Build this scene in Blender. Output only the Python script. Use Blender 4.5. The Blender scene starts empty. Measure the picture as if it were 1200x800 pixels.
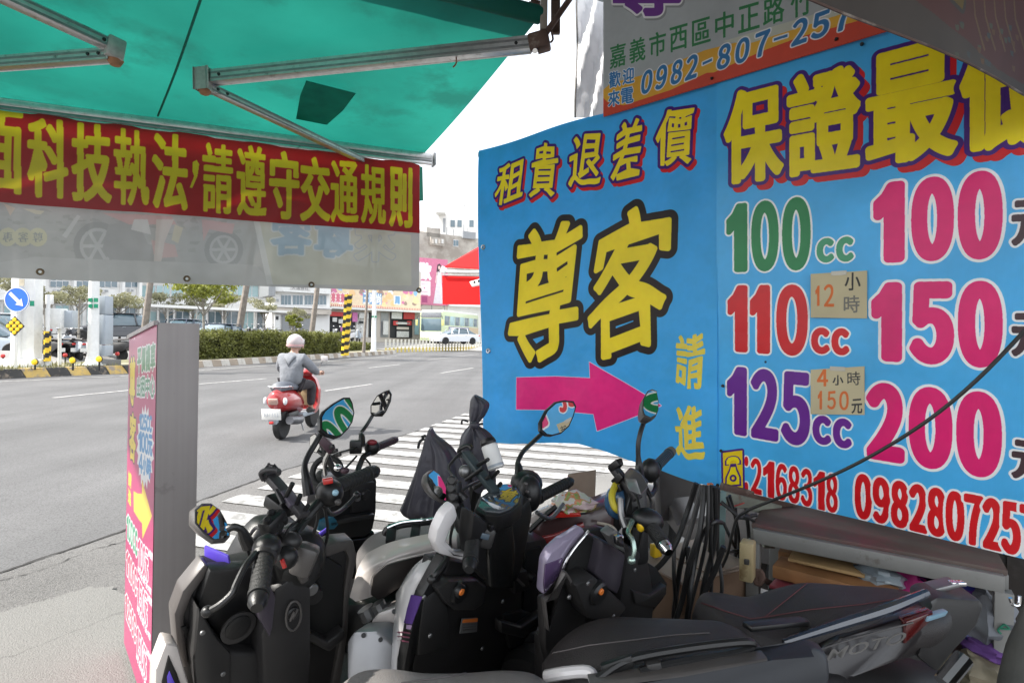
import bpy, bmesh, math, random
import numpy as np
from mathutils import Vector, Matrix

S = bpy.context.scene
COL = S.collection
rnd = random.Random(7)
V = Vector

# ------------------------------------------------------------------ camera
HC = 1.45          # height of the lens above the road
F = 660.0          # focal length in pixels of the 1200 px wide photograph
HY = 393.5         # row of the horizon at mid width
ROLL = math.radians(1.0)   # the photograph leans by one degree
cam_d = bpy.data.cameras.new('camera')
cam = bpy.data.objects.new('camera', cam_d)
COL.objects.link(cam)
_c, _s = math.cos(ROLL), math.sin(ROLL)
cam.matrix_world = Matrix(((_c, -_s, 0, 0), (0, 0, -1, 0), (_s, _c, 0, HC), (0, 0, 0, 1)))
cam_d.sensor_width = 36.0
cam_d.lens = F / 1200 * 36.0
cam_d.shift_y = -(400 - HY) / 1200
cam_d.clip_start = 0.05
cam_d.clip_end = 3000
cam_d.dof.use_dof = False
S.camera = cam

# ------------------------------------------------------------------ sky and sun
w = bpy.data.worlds.new('World')
S.world = w
w.use_nodes = True
nt = w.node_tree
bg = nt.nodes['Background']
sky = nt.nodes.new('ShaderNodeTexSky')
sky.sky_type = 'NISHITA'
sky.sun_disc = False
SUN_EL = math.radians(44)
SUN_DIR = V((-0.965, -0.26, 0)).normalized()      # towards the sun, on the ground plan
sky.sun_elevation = SUN_EL
sky.sun_rotation = math.atan2(SUN_DIR.x, SUN_DIR.y)
sky.air_density = 1.0
sky.dust_density = 4.5
sky.ozone_density = 1.2
# thin white cloud veil over the blue
tc = nt.nodes.new('ShaderNodeTexCoord')
mp = nt.nodes.new('ShaderNodeMapping')
mp.inputs['Scale'].default_value = (1.0, 1.0, 3.5)
nz = nt.nodes.new('ShaderNodeTexNoise')
nz.inputs['Scale'].default_value = 2.6
nz.inputs['Detail'].default_value = 6
nz.inputs['Roughness'].default_value = 0.55
cr = nt.nodes.new('ShaderNodeValToRGB')
cr.color_ramp.elements[0].position = 0.36
cr.color_ramp.elements[0].color = (0.45, 0.45, 0.45, 1)
cr.color_ramp.elements[1].position = 0.62
mx = nt.nodes.new('ShaderNodeMix')
mx.data_type = 'RGBA'
mx.inputs[7].default_value = (9.5, 9.9, 10.4, 1)
nt.links.new(tc.outputs['Generated'], mp.inputs[0])
nt.links.new(mp.outputs[0], nz.inputs[0])
nt.links.new(nz.outputs[0], cr.inputs[0])
nt.links.new(cr.outputs[0], mx.inputs[0])
nt.links.new(sky.outputs[0], mx.inputs[6])
nt.links.new(mx.outputs[2], bg.inputs[0])
bg.inputs[1].default_value = 0.10

sd = bpy.data.lights.new('sun', 'SUN')
sd.energy = 3.8
sd.angle = math.radians(0.9)
sd.color = (1.0, 0.955, 0.88)
sun = bpy.data.objects.new('sun', sd)
COL.objects.link(sun)
sdir = V((SUN_DIR.x * math.cos(SUN_EL), SUN_DIR.y * math.cos(SUN_EL), math.sin(SUN_EL)))
sun.rotation_euler = sdir.to_track_quat('Z', 'Y').to_euler()
sun.location = (-20, -5, 30)

S.view_settings.view_transform = 'Standard'
S.view_settings.look = 'None'
S.view_settings.gamma = 1.0
S.view_settings.exposure = 1.3
S.cycles.max_bounces = 7
S.cycles.use_denoising = True
S.cycles.caustics_reflective = False
S.cycles.caustics_refractive = False

# ------------------------------------------------------------------ points
def ray(u, v):
    cx, cy = (u - 600) / F, (HY - v) / F
    return V((_c * cx - _s * cy, 1, _s * cx + _c * cy))

def P(u, v, D):
    """the point at distance D (along the view) seen at column u, row v of the photograph"""
    return V((0, 0, HC)) + ray(u, v) * D

def PZ(u, v, z):
    r = ray(u, v)
    return V((0, 0, HC)) + r * ((z - HC) / r.z)

def G(u, v, z=0.0):
    return PZ(u, v, z)

def on(u, v, p0, n, off=0.0):
    """point of the plane (p0, n) seen at (u, v), moved off along -n (towards the viewer)"""
    r = ray(u, v)
    o = V((0, 0, HC))
    return o + r * ((p0 - n * off - o).dot(n) / r.dot(n))

def srgb(r, g, b):
    def f(c):
        c /= 255.0
        return c / 12.92 if c <= 0.04045 else ((c + 0.055) / 1.055) ** 2.4
    return (f(r), f(g), f(b), 1)

# ------------------------------------------------------------------ materials
MATS = {}
def mat(name, col, rough=0.5, metal=0.0, var=0.15, scale=8.0, bump=0.0, bscale=60.0, coat=0.0, dirt=None, dscale=3.0,
        trans=0.0, spec=0.5, emit=0.0, dthr=0.55):
    if name in MATS:
        return MATS[name]
    m = bpy.data.materials.new(name)
    m.use_nodes = True
    t = m.node_tree
    b = t.nodes['Principled BSDF']
    b.inputs['Roughness'].default_value = rough
    b.inputs['Metallic'].default_value = metal
    b.inputs['Specular IOR Level'].default_value = spec
    if coat:
        b.inputs['Coat Weight'].default_value = coat
        b.inputs['Coat Roughness'].default_value = 0.08
    if emit:
        b.inputs['Emission Color'].default_value = col
        b.inputs['Emission Strength'].default_value = emit
    co = t.nodes.new('ShaderNodeTexCoord')
    n = t.nodes.new('ShaderNodeTexNoise')
    n.inputs['Scale'].default_value = scale
    n.inputs['Detail'].default_value = 5
    t.links.new(co.outputs['Object'], n.inputs[0])
    r = t.nodes.new('ShaderNodeMapRange')
    r.inputs[1].default_value = 0.3
    r.inputs[2].default_value = 0.7
    r.inputs[3].default_value = 1 - var
    r.inputs[4].default_value = 1 + var
    t.links.new(n.outputs[0], r.inputs[0])
    mu = t.nodes.new('ShaderNodeMix')
    mu.data_type = 'RGBA'
    mu.blend_type = 'MULTIPLY'
    mu.inputs[0].default_value = 1
    mu.inputs[6].default_value = tuple(col[:3]) + (1,)
    t.links.new(r.outputs[0], mu.inputs[7])
    out = mu.outputs[2]
    if dirt:
        n2 = t.nodes.new('ShaderNodeTexNoise')
        n2.inputs['Scale'].default_value = dscale
        n2.inputs['Detail'].default_value = 8
        n2.inputs['Roughness'].default_value = 0.65
        t.links.new(co.outputs['Object'], n2.inputs[0])
        r2 = t.nodes.new('ShaderNodeMapRange')
        r2.inputs[1].default_value = dthr
        r2.inputs[2].default_value = dthr + 0.13
        t.links.new(n2.outputs[0], r2.inputs[0])
        m2 = t.nodes.new('ShaderNodeMix')
        m2.data_type = 'RGBA'
        t.links.new(r2.outputs[0], m2.inputs[0])
        t.links.new(out, m2.inputs[6])
        m2.inputs[7].default_value = tuple(dirt[:3]) + (1,)
        out = m2.outputs[2]
    t.links.new(out, b.inputs['Base Color'])
    if bump:
        n3 = t.nodes.new('ShaderNodeTexNoise')
        n3.inputs['Scale'].default_value = bscale
        n3.inputs['Detail'].default_value = 4
        t.links.new(co.outputs['Object'], n3.inputs[0])
        bp = t.nodes.new('ShaderNodeBump')
        bp.inputs['Strength'].default_value = bump
        bp.inputs['Distance'].default_value = 0.01
        t.links.new(n3.outputs[0], bp.inputs['Height'])
        t.links.new(bp.outputs[0], b.inputs['Normal'])
    if trans:
        tr = t.nodes.new('ShaderNodeBsdfTranslucent')
        t.links.new(out, tr.inputs[0])
        ms = t.nodes.new('ShaderNodeMixShader')
        ms.inputs[0].default_value = trans
        o = t.nodes['Material Output']
        t.links.new(b.outputs[0], ms.inputs[1])
        t.links.new(tr.outputs[0], ms.inputs[2])
        t.links.new(ms.outputs[0], o.inputs[0])
    MATS[name] = m
    return m

def glass_mat(name, col, rough=0.03):
    """dark window glass with its own mirror sheen"""
    return mat(name, col, rough, 0.0, 0.05, 2.0, spec=0.9)

M_BLACK = mat('black plastic', (0.009, 0.009, 0.0095), 0.36, bump=0.12, bscale=500)
M_RUBBER = mat('black rubber', (0.012, 0.012, 0.012), 0.62, bump=0.3, bscale=300)
M_DPLAST = mat('grained charcoal plastic', (0.026, 0.025, 0.025), 0.38, bump=0.1, bscale=700)
M_GPLAST = mat('warm grey plastic', (0.07, 0.064, 0.061), 0.32, bump=0.1, bscale=500)
M_CHROME = mat('chrome', (0.75, 0.75, 0.76), 0.12, 1.0, 0.05)
M_ALU = mat('aluminium', (0.55, 0.54, 0.53), 0.33, 0.85, 0.12, 30, dirt=(0.16, 0.14, 0.12), dscale=14, dthr=0.6)
M_STEEL = mat('dull steel', (0.25, 0.25, 0.25), 0.42, 0.8, 0.2, 20)
M_MIRROR = mat('mirror glass', (0.9, 0.9, 0.9), 0.015, 1.0, 0.0)
M_WHITEP = mat('white scooter paint', (0.62, 0.6, 0.6), 0.25, coat=0.6, var=0.04)
M_SILVER = mat('silver scooter paint', (0.6, 0.55, 0.52), 0.27, 0.1, coat=0.5, var=0.05)
M_PURPLE = mat('purple decal', (0.09, 0.045, 0.2), 0.25, coat=0.4)
M_REDP = mat('red paint', (0.62, 0.022, 0.022), 0.22, coat=0.7, var=0.05)
M_ORANGE = mat('orange plastic', (0.7, 0.18, 0.03), 0.4)
M_REDPL = mat('red lens', (0.5, 0.02, 0.015), 0.2, coat=0.5)
M_SEAT = mat('seat vinyl', (0.03, 0.026, 0.026), 0.5, bump=0.35, bscale=420)
M_SEAT2 = mat('grey seat vinyl', (0.17, 0.16, 0.155), 0.5, bump=0.3, bscale=350)
M_PIPING = mat('seat piping', (0.1, 0.025, 0.03), 0.6)
M_CARDB = mat('cardboard', (0.28, 0.21, 0.155), 0.85, var=0.12, scale=12, dirt=(0.17, 0.12, 0.09), dscale=6)
M_BAGF = mat('dark nylon cover', (0.065, 0.062, 0.078), 0.45, bump=0.5, bscale=25, var=0.25)
M_CABLE = mat('cable sheath', (0.016, 0.016, 0.016), 0.42)
M_WHITE = mat('white paint', (0.72, 0.72, 0.7), 0.55, var=0.06, dirt=(0.45, 0.43, 0.4), dscale=2.5, dthr=0.6)

# ------------------------------------------------------------------ objects
ORG = {}
def tag(o, label=None, cat=None, group=None, kind=None):
    if label: o['label'] = label
    if cat: o['category'] = cat
    if group: o['group'] = group
    if kind: o['kind'] = kind
    return o

def thing(name, label, cat, loc=(0, 0, 0), group=None):
    o = bpy.data.objects.new(name, None)
    o.empty_display_size = 0.1
    COL.objects.link(o)
    o.location = loc
    ORG[o.name] = V(loc)
    return tag(o, label, cat, group)

def mk(name, vs, fs, m=None, parent=None, smooth=35, uvs=None, loc=None):
    """link one mesh object; vs are world coordinates (local ones for things built at the origin)"""
    base = ORG.get(parent.name, V((0, 0, 0))) if parent else V((0, 0, 0))
    org = V(loc) if loc is not None else (sum((V(v) for v in vs), V((0, 0, 0))) / max(1, len(vs)) if not parent else base)
    me = bpy.data.meshes.new(name)
    me.from_pydata([tuple(V(v) - org) for v in vs], [], [tuple(f) for f in fs])
    me.validate()
    me.update()
    if m: me.materials.append(m)
    if uvs is not None:
        ul = me.uv_layers.new(name='uv')
        for lp in me.loops:
            ul.data[lp.index].uv = uvs[lp.vertex_index]
    if smooth:
        me.shade_smooth()
        me.set_sharp_from_angle(angle=math.radians(smooth))
    o = bpy.data.objects.new(name, me)
    COL.objects.link(o)
    if parent:
        o.parent = parent
        o.location = org - base
    else:
        o.location = org
    ORG[o.name] = org
    return o

class MB:
    """collects shapes that make ONE mesh"""
    def __init__(s): s.v = []; s.f = []
    def add(s, vs, fs):
        k = len(s.v)
        s.v += [V(p) for p in vs]
        s.f += [tuple(i + k for i in f) for f in fs]
        return s
    def build(s, name, m=None, parent=None, smooth=35, loc=None):
        return mk(name, s.v, s.f, m, parent, smooth, loc=loc)

def bm_out(bm):
    bm.verts.ensure_lookup_table()
    vs = [v.co.copy() for v in bm.verts]
    for i, v in enumerate(bm.verts): v.index = i
    fs = [[v.index for v in f.verts] for f in bm.faces]
    bm.free()
    return vs, fs

def frame(ax, up=V((0, 0, 1))):
    ax = ax.normalized()
    if abs(ax.dot(up)) > 0.98: up = V((1, 0, 0))
    s = ax.cross(up).normalized()
    return s, s.cross(ax).normalized()

def box(c, sx, sy, sz, ax=None, bev=0.0, up=None):
    """box with its x axis along ax"""
    X = V(ax).normalized() if ax is not None else V((1, 0, 0))
    Z = V(up).normalized() if up is not None else V((0, 0, 1))
    Y = Z.cross(X).normalized()
    Z = X.cross(Y).normalized()
    c = V(c)
    bm = bmesh.new()
    bmesh.ops.create_cube(bm, size=1.0)
    M = Matrix((X * sx, Y * sy, Z * sz)).transposed()
    for v in bm.verts: v.co = M @ v.co + c
    if bev:
        bmesh.ops.bevel(bm, geom=bm.edges[:], offset=bev, segments=2, affect='EDGES', profile=0.5)
    bmesh.ops.recalc_face_normals(bm, faces=bm.faces[:])
    return bm_out(bm)

def boxab(a, b, wy, wz, bev=0.0, up=None):
    a, b = V(a), V(b)
    return box((a + b) / 2, (b - a).length, wy, wz, b - a, bev, up)

def smooth_path(pts, n=6):
    pts = [V(p) for p in pts]
    if len(pts) < 3: return pts
    out = []
    for i in range(len(pts) - 1):
        p0 = pts[max(i - 1, 0)]; p1 = pts[i]; p2 = pts[i + 1]; p3 = pts[min(i + 2, len(pts) - 1)]
        for k in range(n):
            t = k / n
            out.append(0.5 * ((2 * p1) + (p2 - p0) * t + (2 * p0 - 5 * p1 + 4 * p2 - p3) * t * t + (3 * p1 - p0 - 3 * p2 + p3) * t ** 3))
    out.append(pts[-1])
    return out

def tube(pts, r, seg=10, n=0):
    """swept round tube, r a number or one per point; ends rounded off"""
    pts = [V(p) for p in pts]
    if n:
        k0 = len(pts)
        if not isinstance(r, (int, float)):
            rr = np.interp(np.linspace(0, k0 - 1, (k0 - 1) * n + 1), range(k0), r)
            r = list(rr)
        pts = smooth_path(pts, n)
    rs = [r] * len(pts) if isinstance(r, (int, float)) else list(r)
    vs, fs = [], []
    s = None
    for i, p in enumerate(pts):
        t = (pts[min(i + 1, len(pts) - 1)] - pts[max(i - 1, 0)])
        if t.length < 1e-9: t = V((0, 0, 1))
        t.normalize()
        if s is None: s, q = frame(t)
        else:
            s = (s - t * s.dot(t)).normalized()
            q = s.cross(t)
        for k in range(seg):
            a = 2 * math.pi * k / seg
            vs.append(p + (s * math.cos(a) + q * math.sin(a)) * rs[i])
    for i in range(len(pts) - 1):
        for k in range(seg):
            a, b = i * seg + k, i * seg + (k + 1) % seg
            fs.append((a, b, b + seg, a + seg))
    fs.append(tuple(range(seg - 1, -1, -1)))
    fs.append(tuple((len(pts) - 1) * seg + k for k in range(seg)))
    return vs, fs

def lathe(a, b, prof, seg=16):
    """turned shape along a->b; prof = [(t, r)]"""
    a, b = V(a), V(b)
    s, q = frame(b - a)
    vs, fs = [], []
    for t, r in prof:
        c = a.lerp(b, t)
        for k in range(seg):
            an = 2 * math.pi * k / seg
            vs.append(c + (s * math.cos(an) + q * math.sin(an)) * max(r, 1e-4))
    n = len(prof)
    for i in range(n - 1):
        for k in range(seg):
            p, o = i * seg + k, i * seg + (k + 1) % seg
            fs.append((p, o, o + seg, p + seg))
    fs.append(tuple(range(seg - 1, -1, -1)))
    fs.append(tuple((n - 1) * seg + k for k in range(seg)))
    return vs, fs

def prism(poly, vec, bev=0.0, seg=2):
    """solid from a flat outline pushed along vec, edges rounded"""
    bm = bmesh.new()
    a = [bm.verts.new(V(p)) for p in poly]
    b = [bm.verts.new(V(p) + V(vec)) for p in poly]
    n = len(poly)
    bm.faces.new(a)
    bm.faces.new(b[::-1])
    for i in range(n):
        bm.faces.new((a[i], b[i], b[(i + 1) % n], a[(i + 1) % n]))
    bmesh.ops.recalc_face_normals(bm, faces=bm.faces[:])
    if bev:
        bmesh.ops.bevel(bm, geom=bm.edges[:], offset=bev, segments=seg, affect='EDGES', profile=0.5, clamp_overlap=True)
    return bm_out(bm)

def rings(rs, closed=True, cap=True):
    """surface through rings of equal point count"""
    n = len(rs[0]); vs = []; fs = []
    for r in rs: vs += [V(p) for p in r]
    for i in range(len(rs) - 1):
        for k in range(n if closed else n - 1):
            a, b = i * n + k, i * n + (k + 1) % n
            fs.append((a, b, b + n, a + n))
    if cap and closed:
        fs.append(tuple(range(n - 1, -1, -1)))
        fs.append(tuple((len(rs) - 1) * n + k for k in range(n)))
    return vs, fs

def blob(c, rx, ry, rz, ax=V((1, 0, 0)), seg=14, up=V((0, 0, 1)), pw=1.0):
    X = V(ax).normalized(); Y = V(up).cross(X).normalized(); Z = X.cross(Y)
    c = V(c); rsx = []
    for i in range(9):
        a = math.pi * i / 8
        rr = max(math.sin(a), 0.02) ** pw
        rsx.append([c - X * rx * math.cos(a) + (Y * ry * math.cos(2 * math.pi * k / seg) + Z * rz * math.sin(2 * math.pi * k / seg)) * rr for k in range(seg)])
    return rings(rsx)

def structure(name, vs, fs, m, smooth=35, uvs=None):
    o = mk(name, vs, fs, m, None, smooth, uvs)
    o['kind'] = 'structure'
    return o

def copy_tree(o, parent=None):
    c = o.copy()
    COL.objects.link(c)
    if parent: c.parent = parent
    for ch in list(o.children): copy_tree(ch, c)
    return c

# ------------------------------------------------------------------ lettering: glyph outlines drawn into print images with numpy
_GC = {}
_one = np.array([(1, 0), (1, 1), (.5, 1), (.5, .27), (0, .4), (0, .22), (.35, .13), (.62, 0)])
_GC['\uff11'] = (np.concatenate([_one, np.roll(_one, -1, 0)], 1), .4, _one)
def glyph(ch):
    """closed outlines of one character as segments in its own ink box (0..1, y down) and its aspect"""
    if ch in _GC: return _GC[ch]
    c = bpy.data.curves.new('glyph', 'FONT')
    c.body = ch
    c.fill_mode = 'NONE'
    c.resolution_u = 8
    o = bpy.data.objects.new('glyph', c)
    COL.objects.link(o)
    dg = bpy.context.evaluated_depsgraph_get()
    me = bpy.data.meshes.new_from_object(o.evaluated_get(dg))
    co = np.array([v.co[:2] for v in me.vertices])
    ed = np.array([e.vertices[:] for e in me.edges])
    bpy.data.objects.remove(o)
    bpy.data.curves.remove(c)
    bpy.data.meshes.remove(me)
    lo, hi = co.min(0), co.max(0)
    sz = np.maximum(hi - lo, 1e-4)
    q = (co - lo) / sz
    q[:, 1] = 1 - q[:, 1]
    _GC[ch] = (np.concatenate([q[ed[:, 0]], q[ed[:, 1]]], 1), sz[0] / sz[1], q)
    return _GC[ch]

def fill(segs, W, H):
    acc = np.zeros((H, W + 1), np.int32)
    for x0, y0, x1, y1 in segs:
        if y0 == y1: continue
        if y0 > y1: x0, y0, x1, y1 = x1, y1, x0, y0
        a, b = max(0, math.ceil(y0 - 0.5)), min(H, math.ceil(y1 - 0.5))
        if b <= a: continue
        r = np.arange(a, b)
        x = x0 + (r + 0.5 - y0) * (x1 - x0) / (y1 - y0)
        cidx = np.clip(np.ceil(x - 0.5), 0, W).astype(int)
        acc[r, cidx] += 1
    return (np.cumsum(acc, 1)[:, :W] % 2).astype(bool)

def dist(mask, R):
    """distance to the mask, up to R"""
    H, W = mask.shape
    R = int(math.ceil(R)) + 1
    big = float(R + 1)
    g = np.where(mask, 0.0, big)
    for d in range(1, R + 1):
        up = np.full_like(g, big); up[d:] = np.where(mask[:-d], d, big) if d < H else big
        dn = np.full_like(g, big); dn[:-d] = np.where(mask[d:], d, big) if d < H else big
        g = np.minimum(g, np.minimum(up, dn))
    g2 = g * g
    out = g2.copy()
    for d in range(1, R + 1):
        if d >= W: break
        out[:, d:] = np.minimum(out[:, d:], g2[:, :-d] + d * d)
        out[:, :-d] = np.minimum(out[:, :-d], g2[:, d:] + d * d)
    return np.sqrt(out)

class Print:
    def __init__(s, W, H, col, mp=None, k=1.0):
        s.W, s.H, s.k = W, H, k
        s.a = np.zeros((H, W, 3)) + np.array(col) / 255.0
        s.mp = mp or (lambda x, y: (x, y))
    def _put(s, x0, y0, al, col):
        h, w_ = al.shape
        X0, Y0 = max(x0, 0), max(y0, 0)
        X1, Y1 = min(x0 + w_, s.W), min(y0 + h, s.H)
        if X1 <= X0 or Y1 <= Y0: return
        al = al[Y0 - y0:Y1 - y0, X0 - x0:X1 - x0, None]
        s.a[Y0:Y1, X0:X1] = s.a[Y0:Y1, X0:X1] * (1 - al) + al * np.array(col) / 255.0
    def shape(s, segs, col, bold=0, outs=(), shadow=None):
        """segs in image pixels"""
        segs = np.asarray(segs, float)
        if s.k != 1.0:
            bold *= s.k; outs = [(r * s.k, c) for r, c in outs]
            if shadow: shadow = (int(shadow[0] * s.k), int(shadow[1] * s.k), shadow[2] * s.k, shadow[3])
        pad = int(max([bold] + [r for r, _ in outs] + ([shadow[2] + max(abs(shadow[0]), abs(shadow[1]))] if shadow else [])) + 3)
        x0 = int(min(segs[:, 0].min(), segs[:, 2].min())) - pad
        y0 = int(min(segs[:, 1].min(), segs[:, 3].min())) - pad
        x1 = int(max(segs[:, 0].max(), segs[:, 2].max())) + pad
        y1 = int(max(segs[:, 1].max(), segs[:, 3].max())) + pad
        m = fill(segs - np.array([x0, y0, x0, y0]), x1 - x0, y1 - y0)
        need = max([bold] + [r for r, _ in outs] + ([shadow[2]] if shadow else [])) + 1
        d = dist(m, need) if need > 1 else np.where(m, 0.0, 9.0)
        if shadow:
            s._put(x0 + shadow[0], y0 + shadow[1], np.clip(shadow[2] - d + 0.5, 0, 1), shadow[3])
        for r, c in sorted(outs, key=lambda t: -t[0]):
            s._put(x0, y0, np.clip(r - d + 1, 0, 1), c)
        if bold >= 0: s._put(x0, y0, np.clip(bold - d + 1, 0, 1), col)
    def poly(s, pts, col, outs=()):
        q = np.array([s.mp(x, y) for x, y in pts])
        s.shape(np.concatenate([q, np.roll(q, -1, 0)], 1), col, 0, outs)
    def ch(s, c, quad, col, bold=0, outs=(), shadow=None, skew=0.0, flip=False, brush=0.0):
        """quad: top-left, top-right, bottom-right, bottom-left of the ink box, in the map's units"""
        sg, asp, _ = glyph(c)
        q = np.array([s.mp(x, y) for x, y in quad])
        b = bold * 0.6
        def tr(x, y):
            x = 1 - x if flip else x
            if brush:
                ph = ord(c) % 7
                x, y = x + brush * np.sin(5.2 * y + ph) * .7 + brush * .5 * np.sin(13 * y + 3 * x), y + brush * np.sin(4.4 * x + ph * 2) + brush * .45 * np.sin(11 * x + 4 * y)
            x = (x + skew * (1 - y))[:, None]; y = y[:, None]
            p = q[0] * (1 - x) * (1 - y) + q[1] * x * (1 - y) + q[2] * x * y + q[3] * (1 - x) * y
            return p
        o = np.concatenate([tr(sg[:, 0], sg[:, 1]), tr(sg[:, 2], sg[:, 3])], 1)
        s.shape(o, col, bold, outs, shadow)
    def rect(s, c, x0, y0, x1, y1, col, **k):
        s.ch(c, [(x0, y0), (x1, y0), (x1, y1), (x0, y1)], col, **k)
    def text(s, t, x0, y0, x1, y1, col, gap=0.12, **k):
        n = len(t); wd = (x1 - x0) / n
        for i, c in enumerate(t):
            if c == ' ': continue
            a = x0 + wd * i + wd * gap / 2; b = x0 + wd * (i + 1) - wd * gap / 2
            yy0, yy1 = y0, y1
            if c in '-－': yy0, yy1 = y0 + (y1 - y0) * .45, y0 + (y1 - y0) * .57
            if c in ':': a, b = a + wd * .25, b - wd * .25
            s.rect(FW(c), a, yy0, b, yy1, col, **k)
    def grain(s, amt, seed=1, streak=0):
        r = np.random.RandomState(seed)
        n = r.rand(s.H // 8 + 2, s.W // 8 + 2)
        n = np.kron(n, np.ones((8, 8)))[:s.H, :s.W]
        for k in (1, 2, 3):
            n = (n + np.roll(n, 3 * k, 0) + np.roll(n, -3 * k, 0) + np.roll(n, 3 * k, 1) + np.roll(n, -3 * k, 1)) / 5
        s.a *= (1 + (n[..., None] - 0.5) * amt)
    def image(s, name):
        im = bpy.data.images.new(name, s.W, s.H)
        px = np.ones((s.H, s.W, 4), np.float32)
        px[..., :3] = np.clip(s.a[::-1], 0, 1)
        im.pixels.foreach_set(px.ravel())
        im.update()
        im.pack()
        return im

def FW(c):
    """full-width form: the heavier figures of the sign-writer's face"""
    return chr(ord(c) + 0xFEE0) if c.isascii() and c.isalnum() else c

def print_mat(name, im, rough=0.35, trans=0.0, coat=0.0, bump=0.0, clear=0.0, stripes=0.0, spec=0.5, shade=1.0):
    m = bpy.data.materials.new(name)
    m.use_nodes = True
    t = m.node_tree
    b = t.nodes['Principled BSDF']
    b.inputs['Roughness'].default_value = rough
    b.inputs['Coat Weight'].default_value = coat
    b.inputs['Coat Roughness'].default_value = 0.12
    b.inputs['Specular IOR Level'].default_value = spec
    ti = t.nodes.new('ShaderNodeTexImage')
    ti.image = im
    ti.extension = 'EXTEND'
    uv = t.nodes.new('ShaderNodeUVMap')
    uv.uv_map = 'uv'
    t.links.new(uv.outputs[0], ti.inputs[0])
    co = t.nodes.new('ShaderNodeTexCoord')
    n = t.nodes.new('ShaderNodeTexNoise')
    n.inputs['Scale'].default_value = 5.0
    n.inputs['Detail'].default_value = 7
    t.links.new(co.outputs['Object'], n.inputs[0])
    r = t.nodes.new('ShaderNodeMapRange')
    r.inputs[1].default_value = 0.3; r.inputs[2].default_value = 0.75
    r.inputs[3].default_value = 1.04; r.inputs[4].default_value = 0.86
    t.links.new(n.outputs[0], r.inputs[0])
    mu = t.nodes.new('ShaderNodeMix'); mu.data_type = 'RGBA'; mu.blend_type = 'MULTIPLY'
    mu.inputs[0].default_value = 1
    t.links.new(ti.outputs[0], mu.inputs[6])
    t.links.new(r.outputs[0], mu.inputs[7])
    out = mu.outputs[2]
    t.links.new(out, b.inputs['Base Color'])
    last = None
    if bump:
        bp = t.nodes.new('ShaderNodeBump')
        bp.inputs['Strength'].default_value = bump
        bp.inputs['Distance'].default_value = 0.02
        n2 = t.nodes.new('ShaderNodeTexNoise'); n2.inputs['Scale'].default_value = 7
        t.links.new(co.outputs['Object'], n2.inputs[0])
        t.links.new(n2.outputs[0], bp.inputs['Height'])
        last = bp
    if stripes:
        wv = t.nodes.new('ShaderNodeTexWave')
        wv.bands_direction = 'X'
        wv.inputs['Scale'].default_value = stripes
        t.links.new(uv.outputs[0], wv.inputs[0])
        b2 = t.nodes.new('ShaderNodeBump')
        b2.inputs['Strength'].default_value = 0.22
        b2.inputs['Distance'].default_value = 0.003
        t.links.new(wv.outputs[1], b2.inputs['Height'])
        if last: t.links.new(last.outputs[0], b2.inputs['Normal'])
        last = b2
    if last: t.links.new(last.outputs[0], b.inputs['Normal'])
    o = t.nodes['Material Output']
    sh = b.outputs[0]
    if trans:
        tr = t.nodes.new('ShaderNodeBsdfTranslucent')
        t.links.new(out, tr.inputs[0])
        ms = t.nodes.new('ShaderNodeMixShader'); ms.inputs[0].default_value = trans
        t.links.new(sh, ms.inputs[1]); t.links.new(tr.outputs[0], ms.inputs[2])
        sh = ms.outputs[0]
    if clear:
        tp = t.nodes.new('ShaderNodeBsdfTransparent')
        ms = t.nodes.new('ShaderNodeMixShader'); ms.inputs[0].default_value = clear
        t.links.new(sh, ms.inputs[1]); t.links.new(tp.outputs[0], ms.inputs[2])
        sh = ms.outputs[0]
    t.links.new(sh, o.inputs[0])
    return m
# ------------------------------------------------------------------ the ground
D1 = V((0.272, 0.962, 0))          # direction of the main road, away from the camera
D2 = V((-0.962, 0.272, 0))         # across it

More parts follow.
